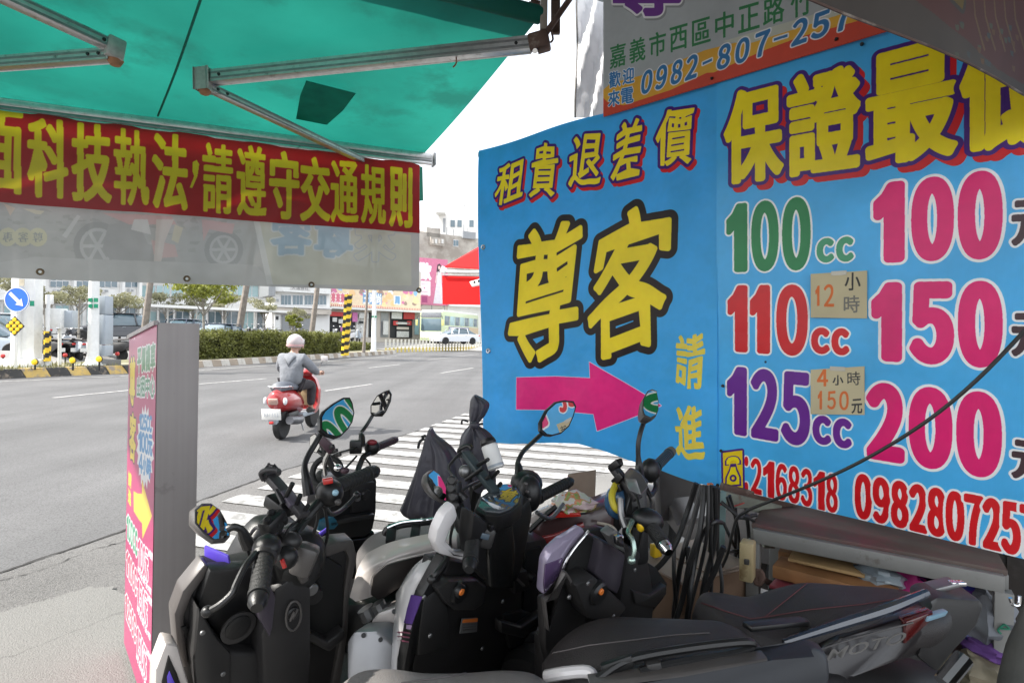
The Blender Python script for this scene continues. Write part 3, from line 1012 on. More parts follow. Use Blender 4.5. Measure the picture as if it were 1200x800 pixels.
class Fac:
    """an upright wall plane through two ground points, addressed by photograph columns and rows"""
    def __init__(s, u0, D0, u1, D1_, z0=farz):
        s.a = atz(u0, HY, D0, z0); s.b = atz(u1, HY, D1_, z0)
        s.d = (s.b - s.a).normalized()
        s.n = V((s.d.y, -s.d.x, 0))
        if s.n.y > 0: s.n = -s.n
        s.z0 = z0
    def pt(s, u, v):
        r = ray(u, v); o = V((0, 0, HC))
        t = (s.a - o).dot(s.n) / r.dot(s.n)
        return o + r * t
    def rect(s, u0, v0, u1, v1, off=0.0, th=.1, name='panel', m=None, parent=None, bev=0):
        c0, c1 = s.pt(u0, (v0 + v1) / 2), s.pt(u1, (v0 + v1) / 2)
        um = (u0 + u1) / 2
        zt, zb = s.pt(um, v0).z, s.pt(um, v1).z
        a = V((c0.x, c0.y, (zt + zb) / 2)) + s.n * (off + th / 2)
        b = V((c1.x, c1.y, (zt + zb) / 2)) + s.n * (off + th / 2)
        vs, fs = boxab(a, b, th, zt - zb, bev)
        return mk(name, vs, fs, m, parent, 0)
    def wall(s, u0, u1, ztop, depth, m, parent, name='wall', zb=None):
        zb = s.z0 if zb is None else zb
        a, b = s.pt(u0, HY), s.pt(u1, HY)
        vs, fs = prism([V((a.x, a.y, zb)), V((b.x, b.y, zb)), V((b.x, b.y, ztop)), V((a.x, a.y, ztop))], -s.n * depth)
        return mk(name, vs, fs, m, parent, 0)
    def uvrect(s, u0, v0, u1, v1, off, name, m, parent, th=.08):
        """printed board: thin box with the print on its face"""
        c = [s.pt(u0, v1), s.pt(u1, v1), s.pt(u1, v0), s.pt(u0, v0)]
        zb = (c[0].z + c[1].z) / 2; zt = (c[2].z + c[3].z) / 2
        c[0].z = c[1].z = zb; c[2].z = c[3].z = zt
        c = [p + s.n * off for p in c]
        k = [p - s.n * th for p in c]
        uv = [(0, 0), (1, 0), (1, 1), (0, 1)] * 2
        return mk(name, c + k, [(0, 1, 2, 3), (0, 4, 5, 1), (1, 5, 6, 2), (2, 6, 7, 3), (3, 7, 4, 0)], m, parent, 0, uv)

M_PLAS = mat('white plaster', (0.74, 0.73, 0.71), 0.85, 0, .07, .5, dirt=(.6, .58, .55), dscale=.6, dthr=.58)
M_PLASB = mat('beige plaster', (0.55, 0.5, 0.44), 0.85, 0, .1, .5, dirt=(.3, .27, .24), dscale=.8)
M_OLDC = mat('stained old concrete', (0.4, 0.37, 0.33), 0.9, 0, .2, .8, .3, 6, dirt=(.27, .24, .21), dscale=.5, dthr=.45)
M_WIN = glass_mat('window glass', (0.1, 0.15, 0.18), .08)
M_WINT = glass_mat('pale teal glass', (0.3, 0.45, 0.47), .2)
M_DARKI = mat('dark shop interior', (0.03, 0.032, 0.035), 0.7)
M_FRAME = mat('white window frame', (0.6, 0.6, 0.6), 0.5)
M_SHUT = mat('grey roller shutter', (0.3, 0.31, 0.32), 0.5, .3, .05)
M_ROOFM = mat('grey metal roof', (0.28, 0.29, 0.3), 0.5, .3, .1)

def window(fc, u0, v0, u1, v1, par, nx=2, ny=1, glass=None):
    w_ = fc.rect(u0, v0, u1, v1, 0.0, .06, 'window', M_FRAME, par)
    du = (u1 - u0) / nx; dv = (v1 - v0) / ny
    for i in range(nx):
        for j in range(ny):
            fc.rect(u0 + du * (i + .07), v0 + dv * (j + .09), u0 + du * (i + .93), v0 + dv * (j + .91), .06, .02, 'pane', glass or M_WIN, w_)

ORG_ = ORG
# 1 long white institute building at the left
f1 = Fac(-120, 33, 165, 46)
b1 = thing('institute_building', 'long white building with wide windows behind the round blue sign', 'building', f1.a.lerp(f1.b, .5))
f1.wall(-330, 165, 13, 14, M_PLAS, b1)
for u0, u1 in ((-60, -40), (-25, 0), (10, 24), (58, 80), (87, 105), (115, 137), (145, 162)):
    window(f1, u0, 321, u1, 337, b1, 3 if u1 - u0 > 18 else 2, 2)
for u in (-10, 47, 83, 140, 160):
    f1.rect(u, 290, u + 3.2, 386, .02, .35, 'pilaster', M_PLAS, b1)
f1.rect(-300, 341, 165, 346, .05, .5, 'ledge', M_PLAS, b1)
for u0, u1, v1 in ((-50, -30, 385), (-20, 0, 385), (4, 11, 383), (64, 80, 380), (87, 96, 385), (101, 113, 381), (120, 136, 385), (144, 158, 384)):
    window(f1, u0, 356, u1, v1, b1, 2, 1, M_WINT if u0 % 3 else M_WIN)
# covered walk in front of it
cw = thing('covered_walk', 'white flat roofed walkway on slim posts along the institute building', 'walkway', f1.pt(60, 400))
fw = Fac(-120, 30, 330, 47)
fw.rect(-300, 349.5, 330, 353, 0, 1.6, 'canopy_slab', M_WHITE, cw)
for u in range(-280, 330, 34):
    a = fw.pt(u, 392)
    vs, fs = tube([V((a.x, a.y, farz)), V((a.x, a.y, 3.05))], .06, 8)
    mk('post', vs, fs, M_WHITE, cw)
# 2 glazed hall
f2 = Fac(165, 49, 322, 54)
b2_ = thing('glazed_hall', 'wide pale hall with a white fascia and teal glass band behind the hedge', 'building', f2.a.lerp(f2.b, .5))
f2.wall(165, 322, 7.6, 16, M_PLAS, b2_)
f2.rect(165, 322, 322, 327.5, .02, .6, 'fascia', M_WHITE, b2_)
f2.rect(165, 328.5, 322, 331.5, .02, .3, 'fascia', M_WHITE, b2_)
for k in range(9):
    u0 = 166 + k * 17.3
    window(f2, u0, 333.5, u0 + 16, 349, b2_, 2, 1, M_WINT)
f2.rect(165, 357, 322, 360.5, .1, 1.0, 'awning_slab', M_WHITE, b2_)
for k in range(8):
    u0 = 168 + k * 19
    window(f2, u0, 363, u0 + 16, 387, b2_, 2, 1, M_WIN if k % 3 else M_WINT)
    f2.rect(u0 + 16.3, 361, u0 + 18.5, 389, .1, .3, 'pillar', M_PLAS, b2_)
# 3 white house with balcony and shutter
f3 = Fac(316, 50, 386, 53)
b3 = thing('white_house', 'two storey white house with a balcony strip and grey roller shutter', 'house', f3.a.lerp(f3.b, .5))
f3.wall(318, 386, 9.4, 10, M_PLAS, b3)
f3.rect(318, 326, 386, 343, .0, .5, 'upper_wall', M_WHITE, b3)
for k in range(4):
    u0 = 329 + k * 13.8
    window(f3, u0, 345, u0 + 12, 358, b3, 3, 1)
f3.rect(316, 358.5, 386, 361, .0, .7, 'balcony_slab', M_PLAS, b3)
rl = f3.rect(316, 361.5, 386, 367.5, .1, .5, 'balcony_wall', M_PLASB, b3)
sh = f3.rect(330, 369.5, 364, 392, .02, .05, 'shutter', M_SHUT, b3)
for k in range(9):
    f3.rect(330.5, 370.2 + k * 2.4, 363.5, 371.8 + k * 2.4, .07, .03, 'slat', M_SHUT, sh)
f3.rect(321, 368, 327.5, 392, .0, .25, 'pillar', M_WHITE, b3)
f3.rect(322.5, 370.5, 325.5, 374.5, .26, .05, 'number_plate', M_DARKI, b3)
ro = f3.rect(312, 323, 320, 347, -3, 4.0, 'side_roof', M_ROOFM, b3)
for fc, pr_, spots in ((f3, b3, ((322, 350, 327, 354), (376, 362.5, 382, 366.5))), (f1, b1, ((62, 339, 68, 343), (92, 338.5, 98, 342), (118, 339, 124, 342.5), (149, 338.5, 154, 342))), (f2, b2_, ((200, 350, 206, 354), (262, 350.5, 268, 354)))):
    for a_ in spots:
        ac = fc.rect(*a_, .05, .35, 'air_conditioner', M_FRAME, pr_)
        fc.rect(a_[0] + .8, a_[1] + .6, a_[2] - 1.6, a_[3] - .6, .4, .03, 'fan_grille', M_SHUT, ac)
# ornaments: texts over the balcony
t3 = Print(256, 48, (200, 198, 195)); t3.text('大通旅社', 20, 8, 236, 42, (120, 118, 118), bold=1)
f3.uvrect(338, 336, 362, 340.5, .52, 'name_board', print_mat('house board', t3.image('house_board')), b3)
# 4 shop row with bright fascia boards
f4 = Fac(384, 55, 492, 62)
b4 = thing('shop_row', 'row of little shops under a bright cartoon coloured fascia board', 'shop', f4.a.lerp(f4.b, .5))
f4.wall(385, 492, 8.3, 12, M_PLASB, b4)
pr = Print(1024, 224, (226, 190, 140))
rr = random.Random(4)
for i in range(60):
    x, y = rr.randrange(1024), rr.randrange(200); r_ = rr.randrange(10, 46)
    c = rr.choice([(235, 205, 120), (225, 130, 130), (240, 240, 240), (240, 175, 90), (200, 60, 120), (120, 170, 215), (245, 220, 160), (120, 80, 60)])
    pr.poly([(x + r_ * math.cos(a) * (1 + .2 * math.sin(3 * a)), y + r_ * .8 * math.sin(a)) for a in [k * .5236 for k in range(12)]], c)
pr.poly([(350, 90), (560, 90), (560, 190), (350, 190)], (60, 120, 180)); pr.text('王時尚', 355, 96, 555, 186, (240, 240, 240), bold=3)
pr.text('來來來來', 20, 110, 210, 190, (200, 40, 70), bold=4, outs=[(8, (250, 250, 250))])
pr.poly([(700, 100), (780, 100), (780, 180), (700, 180)], (230, 240, 245)); pr.text('周', 710, 108, 770, 172, (60, 130, 190), bold=4)
for (x, y, c) in ((905, 50, (190, 60, 140)), (960, 60, (90, 160, 215))):
    pr.poly([(x + 26 * math.cos(a), y + 32 * math.sin(a)) for a in [k * .5236 for k in range(12)]], c)
for k in range(52):
    pr.poly([(k * 20, 206), (k * 20 + 10, 206), (k * 20 + 10, 222), (k * 20, 222)], (190, 50, 50))
pr.a = pr.a * .62 + .34
f4.uvrect(383, 332, 490, 361.5, .5, 'fascia_board', print_mat('fascia print', pr.image('fascia')), b4, .25)
f4.rect(383, 362, 492, 364.2, .1, 1.0, 'awning', M_WHITE, b4)
M_SRED = mat('shop red', (.5, .04, .04), .5); M_SWHT = mat('shop poster white', (.6, .6, .58), .5); M_SPNK = mat('shop pink', (.5, .15, .35), .5)
for (a, b_, c, d_, m) in ((386, 366, 400, 393, M_DARKI), (401, 366, 416, 393, M_DARKI), (417, 366, 431, 395, M_SWHT), (432, 366, 441, 395, M_DARKI), (446, 366, 455, 395, M_SHUT), (457, 366, 483, 396, M_DARKI), (484, 366, 491, 396, M_PLASB)):
    f4.rect(a, b_, c, d_, .02, .04, 'shop_front', m, b4)
for (a, b_, c, d_, m) in ((385, 365.5, 402, 370.5, M_SRED), (388, 372, 393, 377, M_SWHT), (395, 374, 403, 379, M_SWHT), (404, 374, 409, 384, M_SRED), (411, 366, 417, 377, M_SPNK),
                          (419, 367, 430, 373, M_SWHT), (419, 376, 424, 379, M_DARKI), (457, 366, 469, 373.5, M_SWHT), (471, 366, 484, 374, M_SRED), (459, 376, 464, 381, M_SRED), (462, 377.5, 478, 380, M_SWHT), (475, 376, 480, 381, M_SRED),
                          (463, 383, 477, 386, M_PLASB), (463, 388, 477, 395, M_SWHT), (388, 385, 394, 394, M_SWHT), (397, 383, 402, 394, M_SPNK), (404, 386, 414, 395, M_SWHT), (447, 376, 453, 392, M_SWHT), (484, 373, 489, 392, M_WINT)):
    f4.rect(a, b_, c, d_, .3, .08, 'shop_sign', m, b4)
# 5 old blocks and rooftops in the gap
f5 = Fac(486, 72, 600, 80)
b5 = thing('old_concrete_block', 'stained old concrete block with a ragged roofline behind the pink billboard', 'building', f5.a.lerp(f5.b, .5))
zt = f5.pt(540, 277).z
f5.wall(487, 620, zt, 14, M_OLDC, b5)
f5.rect(500, 267, 516, 278, -4, 4, 'roof_hut', M_OLDC, b5)
hw = f5.rect(503, 279, 519, 288, 0, .5, 'balcony', M_OLDC, b5)
for k in range(4): f5.rect(504 + k * 3.7, 281, 506.4 + k * 3.7, 286, .5, .1, 'laundry', M_SWHT if k % 2 else M_PLASB, hw)
window(f5, 531, 281, 537, 289, b5, 2, 1)
f5.rect(541, 272, 556, 280, -2, 2.4, 'roof_shed', M_ROOFM, b5)
for u, v in ((535, 268), (547, 262), (527, 265), (551, 266)):
    f5.rect(u, v, u + .5, 278, -1, .1, 'roof_pipe', M_STEEL, b5)
f6 = Fac(500, 98, 600, 100)
b6 = thing('white_tower_block', 'pale white tower block with rooftop tanks above the old concrete block', 'building', f6.a.lerp(f6.b, .5))
f6.wall(511, 640, f6.pt(540, 249).z, 16, M_PLAS, b6)
f6.rect(527, 241, 560, 250, -6, 5, 'roof_storey', M_WHITE, b6)
f6.rect(544, 235, 549, 242, -5, 2, 'water_tank', M_PLAS, b6)
f6.rect(511, 250, 522, 252.5, 0, 2.5, 'roof_slab', M_WHITE, b6)
f6.rect(519, 256, 522, 272, 0, .1, 'window', M_SHUT, b6)
for u in (528, 536, 550): f6.rect(u, 258, u + 5, 266, 0, .1, 'window', M_WIN, b6)
for u, v in ((545, 228), (551, 232), (538, 236)): f6.rect(u, v, u + .4, 246, -3, .15, 'antenna', M_STEEL, b6)
f7 = Fac(484, 66, 600, 72)
b7 = thing('billboard', 'pink billboard with white characters and a figure in a white dress', 'billboard', f7.pt(505, 392))
pk = Print(300, 420, (205, 118, 148))
pk.rect('歡', 30, 50, 140, 190, (240, 232, 236), bold=9); pk.rect('回', 40, 215, 130, 330, (240, 232, 236), bold=9)
pk.poly([(205, 110), (235, 110), (240, 200), (268, 405), (165, 405), (196, 200)], (222, 216, 222))
pk.poly([(202, 55), (222, 40), (240, 60), (240, 100), (226, 120), (212, 112), (196, 170), (190, 150)], (70, 48, 58))
pk.poly([(210, 66), (228, 62), (234, 84), (222, 98), (210, 88)], (226, 196, 186))
pk.poly([(196, 118), (206, 118), (190, 220), (182, 216)], (226, 200, 192)); pk.poly([(236, 118), (246, 124), (252, 215), (244, 216)], (226, 200, 192))
pk.poly([(60, 345), (110, 345), (110, 400), (60, 400)], (170, 70, 120))
f7.uvrect(486, 303, 524, 357.5, .2, 'printed_face', print_mat('billboard print', pk.image('billboard_face')), b7, .4)
f7.rect(486, 357, 524, 398, -.1, .2, 'support_wall', M_PLASB, b7)
for k in range(3):
    a = f7.pt(490 + k * 15, 392)
    vs, fs = tube([V((a.x, a.y, farz)), V((a.x, a.y, 8))], .12, 8); mk('leg', vs, fs, M_STEEL, b7)
lw = thing('low_shop', 'low pale shop roof with white lettering behind the bus', 'shop', f7.pt(560, 392))
f7.wall(524, 640, f7.pt(550, 358).z, 8, M_PLAS, lw)
f7.rect(524, 356.5, 640, 361, .1, .6, 'roof_edge', M_WHITE, lw)

# dusty trees in front of the far buildings
for u, D, zt_, sp_, sd_ in ((52, 29, 3.6, 1.6, 21), (92, 31, 3.6, 1.5, 22), (140, 33, 3.7, 1.8, 23), (194, 42, 4.0, 2.0, 24), (226, 43, 3.9, 1.6, 25), (262, 43, 4.2, 2.0, 26), (310, 45, 4.0, 1.8, 28), (22, 28, 4.0, 1.5, 29), (350, 44, 3.2, 1.2, 30)):
    labs = {52: 'dusty street tree above the grey signal box', 92: 'dusty street tree seen left of the white lamp post', 140: 'dusty street tree right of the tall grey cabinet', 194: 'pale street tree over the roof of the dark car, before the glazed hall',
            226: 'pale street tree behind the yellow-green tree', 262: 'pale street tree between the yellow-green tree and the leaning palm', 310: 'thin street tree left of the white house', 22: 'dusty street tree hidden behind the gantry column', 350: 'low street tree before the shutter of the white house'}
    small_tree(u, 389, D, zt_, labs[u], sd_, sp_ * .62, farz, M_LEAFD, 'street trees across the road')

# ------------------------------------------------------------------ vehicles, built facing +x about the origin
def wheel_parts(par, c, r, wd, m_rim=None, ax=V((0, 1, 0)), spokes=5):
    c = V(c)
    ty = lathe(c - ax * wd / 2, c + ax * wd / 2, [(0, r * .62), (0, r * .9), (.2, r), (.8, r), (1, r * .9), (1, r * .62)], 24)
    t = mk('tyre', ty[0], ty[1], M_RUBBER, par)
    mb = MB()
    mb.add(*lathe(c - ax * wd * .45, c + ax * wd * .45, [(0, r * .64), (.1, r * .66), (.9, r * .66), (1, r * .64), (1, r * .56), (.85, r * .54), (.15, r * .54), (0, r * .56)], 24))
    for k in range(spokes):
        a = 2 * math.pi * k / spokes
        d = V((math.cos(a), 0, math.sin(a)))
        d = d - ax * d.dot(ax)
        if abs(ax.y) < .9:
            s, q = frame(ax); d = s * math.cos(a) + q * math.sin(a)
        mb.add(*boxab(c + d.normalized() * r * .08, c + d.normalized() * r * .6, r * .16, wd * .5, 0, ax))
    mb.add(*lathe(c - ax * wd * .3, c + ax * wd * .3, [(0, r * .14), (1, r * .14)], 12))
    mb.build('rim', m_rim or M_ALU, par)

def car_build(name, label, paint, group='cars seen across the road', suv=False):
    t = thing(name, label, 'car', (0, 0, 0), group)
    h = 1.62 if suv else 1.42
    secs = []   # x, belt z, roof z, half width
    prof = [(-2.2, .55, .62), (-2.15, .9, .7), (-1.9, .95, .8), (-1.4, .98, .84), (-.5, .95, .86), (.6, .93, .86), (1.2, .9, .84), (1.8, .82, .8), (2.1, .7, .7), (2.2, .5, .6)]
    rs = []
    for x, z, wv in prof:
        pts = []
        for k in range(12):
            a = math.pi * k / 11
            pts.append(V((x, wv * (abs(math.cos(a)) ** .35) * (1 if math.cos(a) >= 0 else -1), .26 + (z - .26) * (math.sin(a) ** .35 if k not in (0, 11) else 0))))
        rs.append(pts)
    vs, fs = rings(rs)
    mk('body', vs, fs, paint, t, 50)
    rs = []
    top_ = [(-1.95 if suv else -1.75, .94, .7), (-1.45 if suv else -1.15, h - .08, .6), (-.5, h, .6), (.3, h - .05, .6), (1.15, .92, .72)]
    for x, z, wv in top_:
        pts = []
        for k in range(10):
            a = math.pi * k / 9
            pts.append(V((x, wv * (abs(math.cos(a)) ** .5) * (1 if math.cos(a) >= 0 else -1) * 1.08, .88 + (z - .88) * (math.sin(a) ** .5 if k not in (0, 9) else 0))))
        rs.append(pts)
    vs, fs = rings(rs)
    mk('cabin_glass', vs, fs, M_WIN, t, 50)
    rf, ff = box((-.45, 0, h - .01), 1.7 if suv else 1.25, 1.12, .05, (1, 0, 0), .02)
    mk('roof', rf, ff, paint, t)
    for x in (-1.3 if suv else -1.0, .0, .75):
        for s in (-1, 1):
            a = V((x, s * .72, .92)); b = V((x * .8 - .1, s * .6, h - .02))
            vs, fs = boxab(a, b, .06, .05); mk('pillar', vs, fs, paint, t, 0)
    for x in (-1.35, 1.35):
        for s in (-1, 1):
            w_ = bpy.data.objects.new('wheel', None); COL.objects.link(w_); w_.parent = t; ORG[w_.name] = V((0, 0, 0))
            wheel_parts(w_, (x, s * .78, .32), .32, .2)
    for s in (-1, 1):
        vs, fs = blob((2.05, s * .55, .66), .12, .17, .08); mk('headlight', vs, fs, mat('lamp glass', (.7, .72, .75), .1, spec=.9), t)
        vs, fs = blob((-2.12, s * .6, .78), .08, .16, .08); mk('tail_light', vs, fs, M_REDPL, t)
        vs, fs = blob((.75, s * .95, .98), .09, .1, .07); mk('door_mirror', vs, fs, paint, t)
    vs, fs = box((2.17, 0, .42), .06, 1.0, .16, (1, 0, 0), .02); mk('grille', vs, fs, M_BLACK, t)
    vs, fs = box((2.2, 0, .5), .03, .44, .13); mk('number_plate', vs, fs, M_WHITE, t)
    vs, fs = box((-2.2, 0, .6), .03, .44, .13); mk('number_plate', vs, fs, M_WHITE, t)
    for x in (-.5, .5):
        for s in (-1, 1):
            vs, fs = box((x - .2, s * .868, .8), .16, .02, .03); mk('door_handle', vs, fs, M_CHROME, t)
    return t

def place(t, p, yaw):
    t.location = V(p); t.rotation_euler = (0, 0, yaw)
    ORG[t.name] = V(p)

M_CDARK = mat('dark blue car paint', (.03, .045, .075), .2, .4, .03, coat=1)
M_CWHT = mat('white car paint', (.65, .66, .68), .22, 0, .03, coat=1)
M_CGRY = mat('silver grey car paint', (.38, .42, .45), .22, .5, .03, coat=1)
ya = math.atan2(D1.y, D1.x)
c1 = car_build('parked_car', 'dark blue saloon car seen above the hedge under the small tree', M_CDARK)
place(c1, (P(256, 392, 27.5).x, 27.5, farz - .18), ya - math.pi * .92)
c2_ = car_build('parked_suv', 'dark estate car behind the blue saloon, left of the small tree', M_CDARK, suv=True)
place(c2_, (P(214, 392, 32).x, 32, farz - .1), ya - math.pi * .95)
c3 = car_build('passing_car', 'light grey car at the left edge behind the gantry column', M_CGRY, suv=True)
place(c3, (P(-22, 392, 22).x, 22, .22), math.radians(18))
c4 = car_build('white_car', 'white car beyond the picket barrier in front of the bus', M_CWHT)
place(c4, (P(533, 392, 50).x, 50, .62), math.radians(215))
c5 = car_build('dark_hatchback', 'black hatchback parked right of the tall grey cabinet', mat('black car paint', (.02, .022, .028), .2, .3, .03, coat=1), suv=True)
place(c5, (P(134, 392, 33).x, 33, farz + .2), math.radians(200))
c6 = car_build('far_white_car', 'white car at the left edge far behind the round blue sign', M_CWHT, suv=True)
place(c6, (P(-2, 392, 30).x, 30, .55), math.radians(190))

# the bus
bus = thing('city_bus', 'pale green and cream city bus coming down the far lane', 'bus', (0, 0, 0))
M_BUSG = mat('pale green bus paint', (.52, .6, .36), .3, coat=.5, var=.03)
M_BUSP = mat('purple bus livery', (.13, .12, .24), .3, coat=.5, var=.03)
M_BUST = mat('tan bus livery', (.48, .36, .2), .3, coat=.5)
vs, fs = box((-5.5, 0, 1.85), 11, 2.5, 3.0, (1, 0, 0), .12); mk('body', vs, fs, M_BUSG, bus)
vs, fs = box((-5.5, 0, 3.42), 10.6, 2.3, .18, (1, 0, 0), .06); mk('roof', vs, fs, M_WHITE, bus)
vs, fs = box((.01, 0, 2.0), .06, 2.2, 1.25, (1, 0, 0), .02); mk('windscreen', vs, fs, M_WIN, bus)
vs, fs = box((.01, 0, 2.98), .06, 2.2, .55, (1, 0, 0), .02); mk('destination_window', vs, fs, mat('grey sign glass', (.2, .21, .23), .2), bus)
vs, fs = box((.02, 0, .95), .06, 2.3, .7, (1, 0, 0), .02); mk('front_panel', vs, fs, mat('cream bus paint', (.66, .68, .5), .3, coat=.4), bus)
for s in (-1, 1):
    vs, fs = box((.05, s * .85, .8), .05, .4, .22, (1, 0, 0), .03); mk('headlight', vs, fs, MATS['lamp glass'], bus)
    vs, fs = box((.35, s * 1.42, 2.2), .12, .22, .6, (1, 0, 0), .04); mk('mirror', vs, fs, mat('yellow mirror shell', (.6, .55, .2), .4), bus)
    vs, fs = tube([V((0, s * 1.1, 2.9)), V((.3, s * 1.35, 2.8)), V((.35, s * 1.42, 2.5))], .025, 6, 3); mk('mirror_arm', vs, fs, M_BLACK, bus)
    for k in range(7):
        vs, fs = box((-1.2 - k * 1.45, s * 1.245, 2.45), 1.32, .05, .95, (1, 0, 0), .02); mk('window', vs, fs, M_WINT if k % 2 else M_WIN, bus)
    vs, fs = box((-4.6, s * 1.25, 1.35), 6.0, .04, 1.0); mk('livery_panel', vs, fs, M_BUSP, bus)
    vs, fs = box((-9.3, s * 1.25, 1.35), 3.2, .04, 1.0); mk('livery_panel', vs, fs, M_BUST, bus)
    for x in (-2.2, -8.3):
        w_ = bpy.data.objects.new('wheel', None); COL.objects.link(w_); w_.parent = bus; ORG[w_.name] = V((0, 0, 0))
        wheel_parts(w_, (x, s * 1.12, .48), .48, .28)
pbus = P(505, 392, 57); place(bus, (pbus.x, pbus.y, .45), math.atan2(-D1.y, -D1.x))

def far_scooter(label, paint, name='parked_scooter', group='scooters parked across the road', mc=False):
    """small step-through scooter, facing +x"""
    t = thing(name, label, 'scooter', (0, 0, 0), group)
    R_ = .28 if mc else .22
    for x in (-.6, .62):
        w_ = bpy.data.objects.new('wheel', None); COL.objects.link(w_); w_.parent = t; ORG[w_.name] = V((0, 0, 0))
        wheel_parts(w_, (x, 0, R_), R_, .1)
    vs, fs = tube([V((.64, 0, R_)), V((.5, 0, .7)), V((.42, 0, .98))], [.035, .045, .03], 8); mk('fork', vs, fs, M_STEEL, t)
    vs, fs = rings([[V((x, y * wv, z0 + (z1 - z0) * (0.5 + .5 * zz))) for y, zz in ((-1, -1), (-1.0, .4), (-.6, 1), (.6, 1), (1.0, .4), (1, -1))] for x, wv, z0, z1 in ((-.95, .08, .55, .72), (-.75, .15, .38, .76), (-.3, .16, .3, .72), (-.1, .12, .25, .5), (.25, .13, .25, .33), (.4, .1, .3, .5))])
    mk('body', vs, fs, paint, t, 45)
    vs, fs = prism([V((.36, y, z)) for y, z in ((-.17, .3), (-.2, .7), (-.1, .95), (.1, .95), (.2, .7), (.17, .3))], V((.07, 0, 0)), .02); mk('leg_shield', vs, fs, paint, t)
    vs, fs = blob((.68, 0, R_ * 1.7), .22, .08, .09); mk('mudguard', vs, fs, paint, t)
    vs, fs = rings([[V((x, math.cos(a) * wv, z + max(math.sin(a), -.4) * .05)) for a in [k * .785 for k in range(8)]] for x, wv, z in ((-.95, .08, .83), (-.8, .14, .83), (-.4, .15, .8), (-.1, .12, .77), (0, .05, .74))]); mk('seat', vs, fs, M_SEAT, t)
    vs, fs = tube([V((.3, -.33, 1.02)), V((.36, -.1, 1.0)), V((.4, 0, .97)), V((.36, .1, 1.0)), V((.3, .33, 1.02))], .016, 8, 3); mk('handlebar', vs, fs, M_BLACK, t)
    for s in (-1, 1):
        vs, fs = tube([V((.33, s * .2, 1.02)), V((.36, s * .26, 1.18))], .007, 6); mk('mirror_stem', vs, fs, M_BLACK, t)
        vs, fs = blob((.35, s * .29, 1.23), .015, .07, .045); mk('mirror', vs, fs, M_CHROME, t)
    vs, fs = blob((.46, 0, .93), .06, .08, .07); mk('headlight', vs, fs, MATS['lamp glass'], t)
    vs, fs = blob((-.97, 0, .66), .03, .07, .04); mk('tail_light', vs, fs, M_REDPL, t)
    vs, fs = box((-1.0, 0, .45), .02, .24, .14); mk('number_plate', vs, fs, M_WHITE, t)
    return t
fs0 = far_scooter('', M_BLACK)
specs = [(48, 22.0, .12, 165, 'black motorcycle between the gantry column and the striped post'), (66, 22.4, .12, 160, 'black scooter right behind the short striped post'), (84, 22.6, .12, 150, 'scooter left of the lamp post, below the signal box'),
         (96, 23.0, .12, 170, 'scooter partly hidden by the white lamp post'), (127, 23.8, .12, 175, 'scooter standing right behind the tall grey cabinet')]
def relabel(o, lab, paint=None):
    o['label'] = lab
    if paint:
        for c in o.children:
            if c.name.split('.')[0] in ('body', 'leg_shield', 'mudguard'):
                c.data = c.data.copy(); c.data.materials[0] = paint
for i, (u, D, z, yw, lab) in enumerate(specs):
    o = fs0 if i == 0 else copy_tree(fs0)
    relabel(o, lab, [M_BLACK, M_BLACK, M_GREYM, M_WHITEP, M_BLACK][i])
    o.location = (P(u, 392, D).x, D, z); o.rotation_euler = (0, 0, math.radians(yw)); o.scale = (1.08,) * 3
far2 = [(258, 44), (296, 45), (302, 45.6), (308, 45), (314, 46), (320, 45.3), (345, 47), (352, 47.5), (420, 50), (408, 51), (397, 50), (185, 41)]
wh = ['below the glazed hall, behind the blue saloon', 'just right of the leaning palm trunk', 'second right of the leaning palm trunk', 'third right of the leaning palm trunk', 'fourth right of the leaning palm trunk', 'nearest the left edge of the white house',
      'before the grey shutter, left one', 'before the grey shutter, right one', 'right of the tall striped post', 'before the red shop signs, right one', 'before the red shop signs, left one', 'left of the dark estate car']
for i, (u, D) in enumerate(far2):
    o = copy_tree(fs0)
    relabel(o, ('white', 'black', 'grey')[i % 3] + ' scooter parked ' + wh[i], (M_WHITEP, M_BLACK, M_GREYM)[i % 3])
    o.location = (P(u, 392, D).x, D, farz + .15); o.rotation_euler = (0, 0, math.radians(250 + (i * 37) % 30))
# ------------------------------------------------------------------ the green awning over the forecourt
RD = V((.912, .41, 0)).normalized()                # along the front rail
RN = V((RD.y, -RD.x, 0))                           # from the rail towards the shop
rR = P(505, 187, 4.5)
rL = on(0, 124, rR, RN)
rdir = (rR - rL).normalized()
rFar = rR - rdir * 3.75
M_GREENF = mat('green awning canvas', (0.010, 0.15, 0.115), 0.75, 0, .2, 1.4, .6, 5, dirt=(.01, .11, .085), dscale=1.7, trans=.55, dthr=.52)
M_GREEND = mat('dark green canvas', (0.008, 0.16, 0.12), 0.8, 0, .1, 3, trans=.3)
aw = thing('awning', 'big green folding arm awning with jointed aluminium arms over the parked scooters', 'awning', V((0, 2.6, 0)))
oR = P(632, 25, 2.76)
odir = rdir.copy()
oFar = oR - odir * ((rR - rFar).length)
nu, nv = 44, 14
vs, fs = [], []
edgeR = P(498, 179, 4.5)
shift = (edgeR - rR)
for j in range(nv + 1):
    t = j / nv
    for i in range(nu + 1):
        s = i / nu
        a = rFar.lerp(rR, s) + V((0, 0, .045)); b = oFar.lerp(oR, s) + V((0, 0, .02))
        if i == nu: a = edgeR + V((0, 0, 0.0))
        p = a.lerp(b, t)
        p.z += -.014 * math.sin(math.pi * t) + .004 * math.sin(s * 61) * math.sin(math.pi * t) + .008 * math.sin(s * 23 + 2) * math.sin(math.pi * t)
        vs.append(p)
for j in range(nv):
    for i in range(nu):
        k = j * (nu + 1) + i
        fs.append((k, k + 1, k + nu + 2, k + nu + 1))
mk('canvas', vs, fs, M_GREENF, aw, 60)
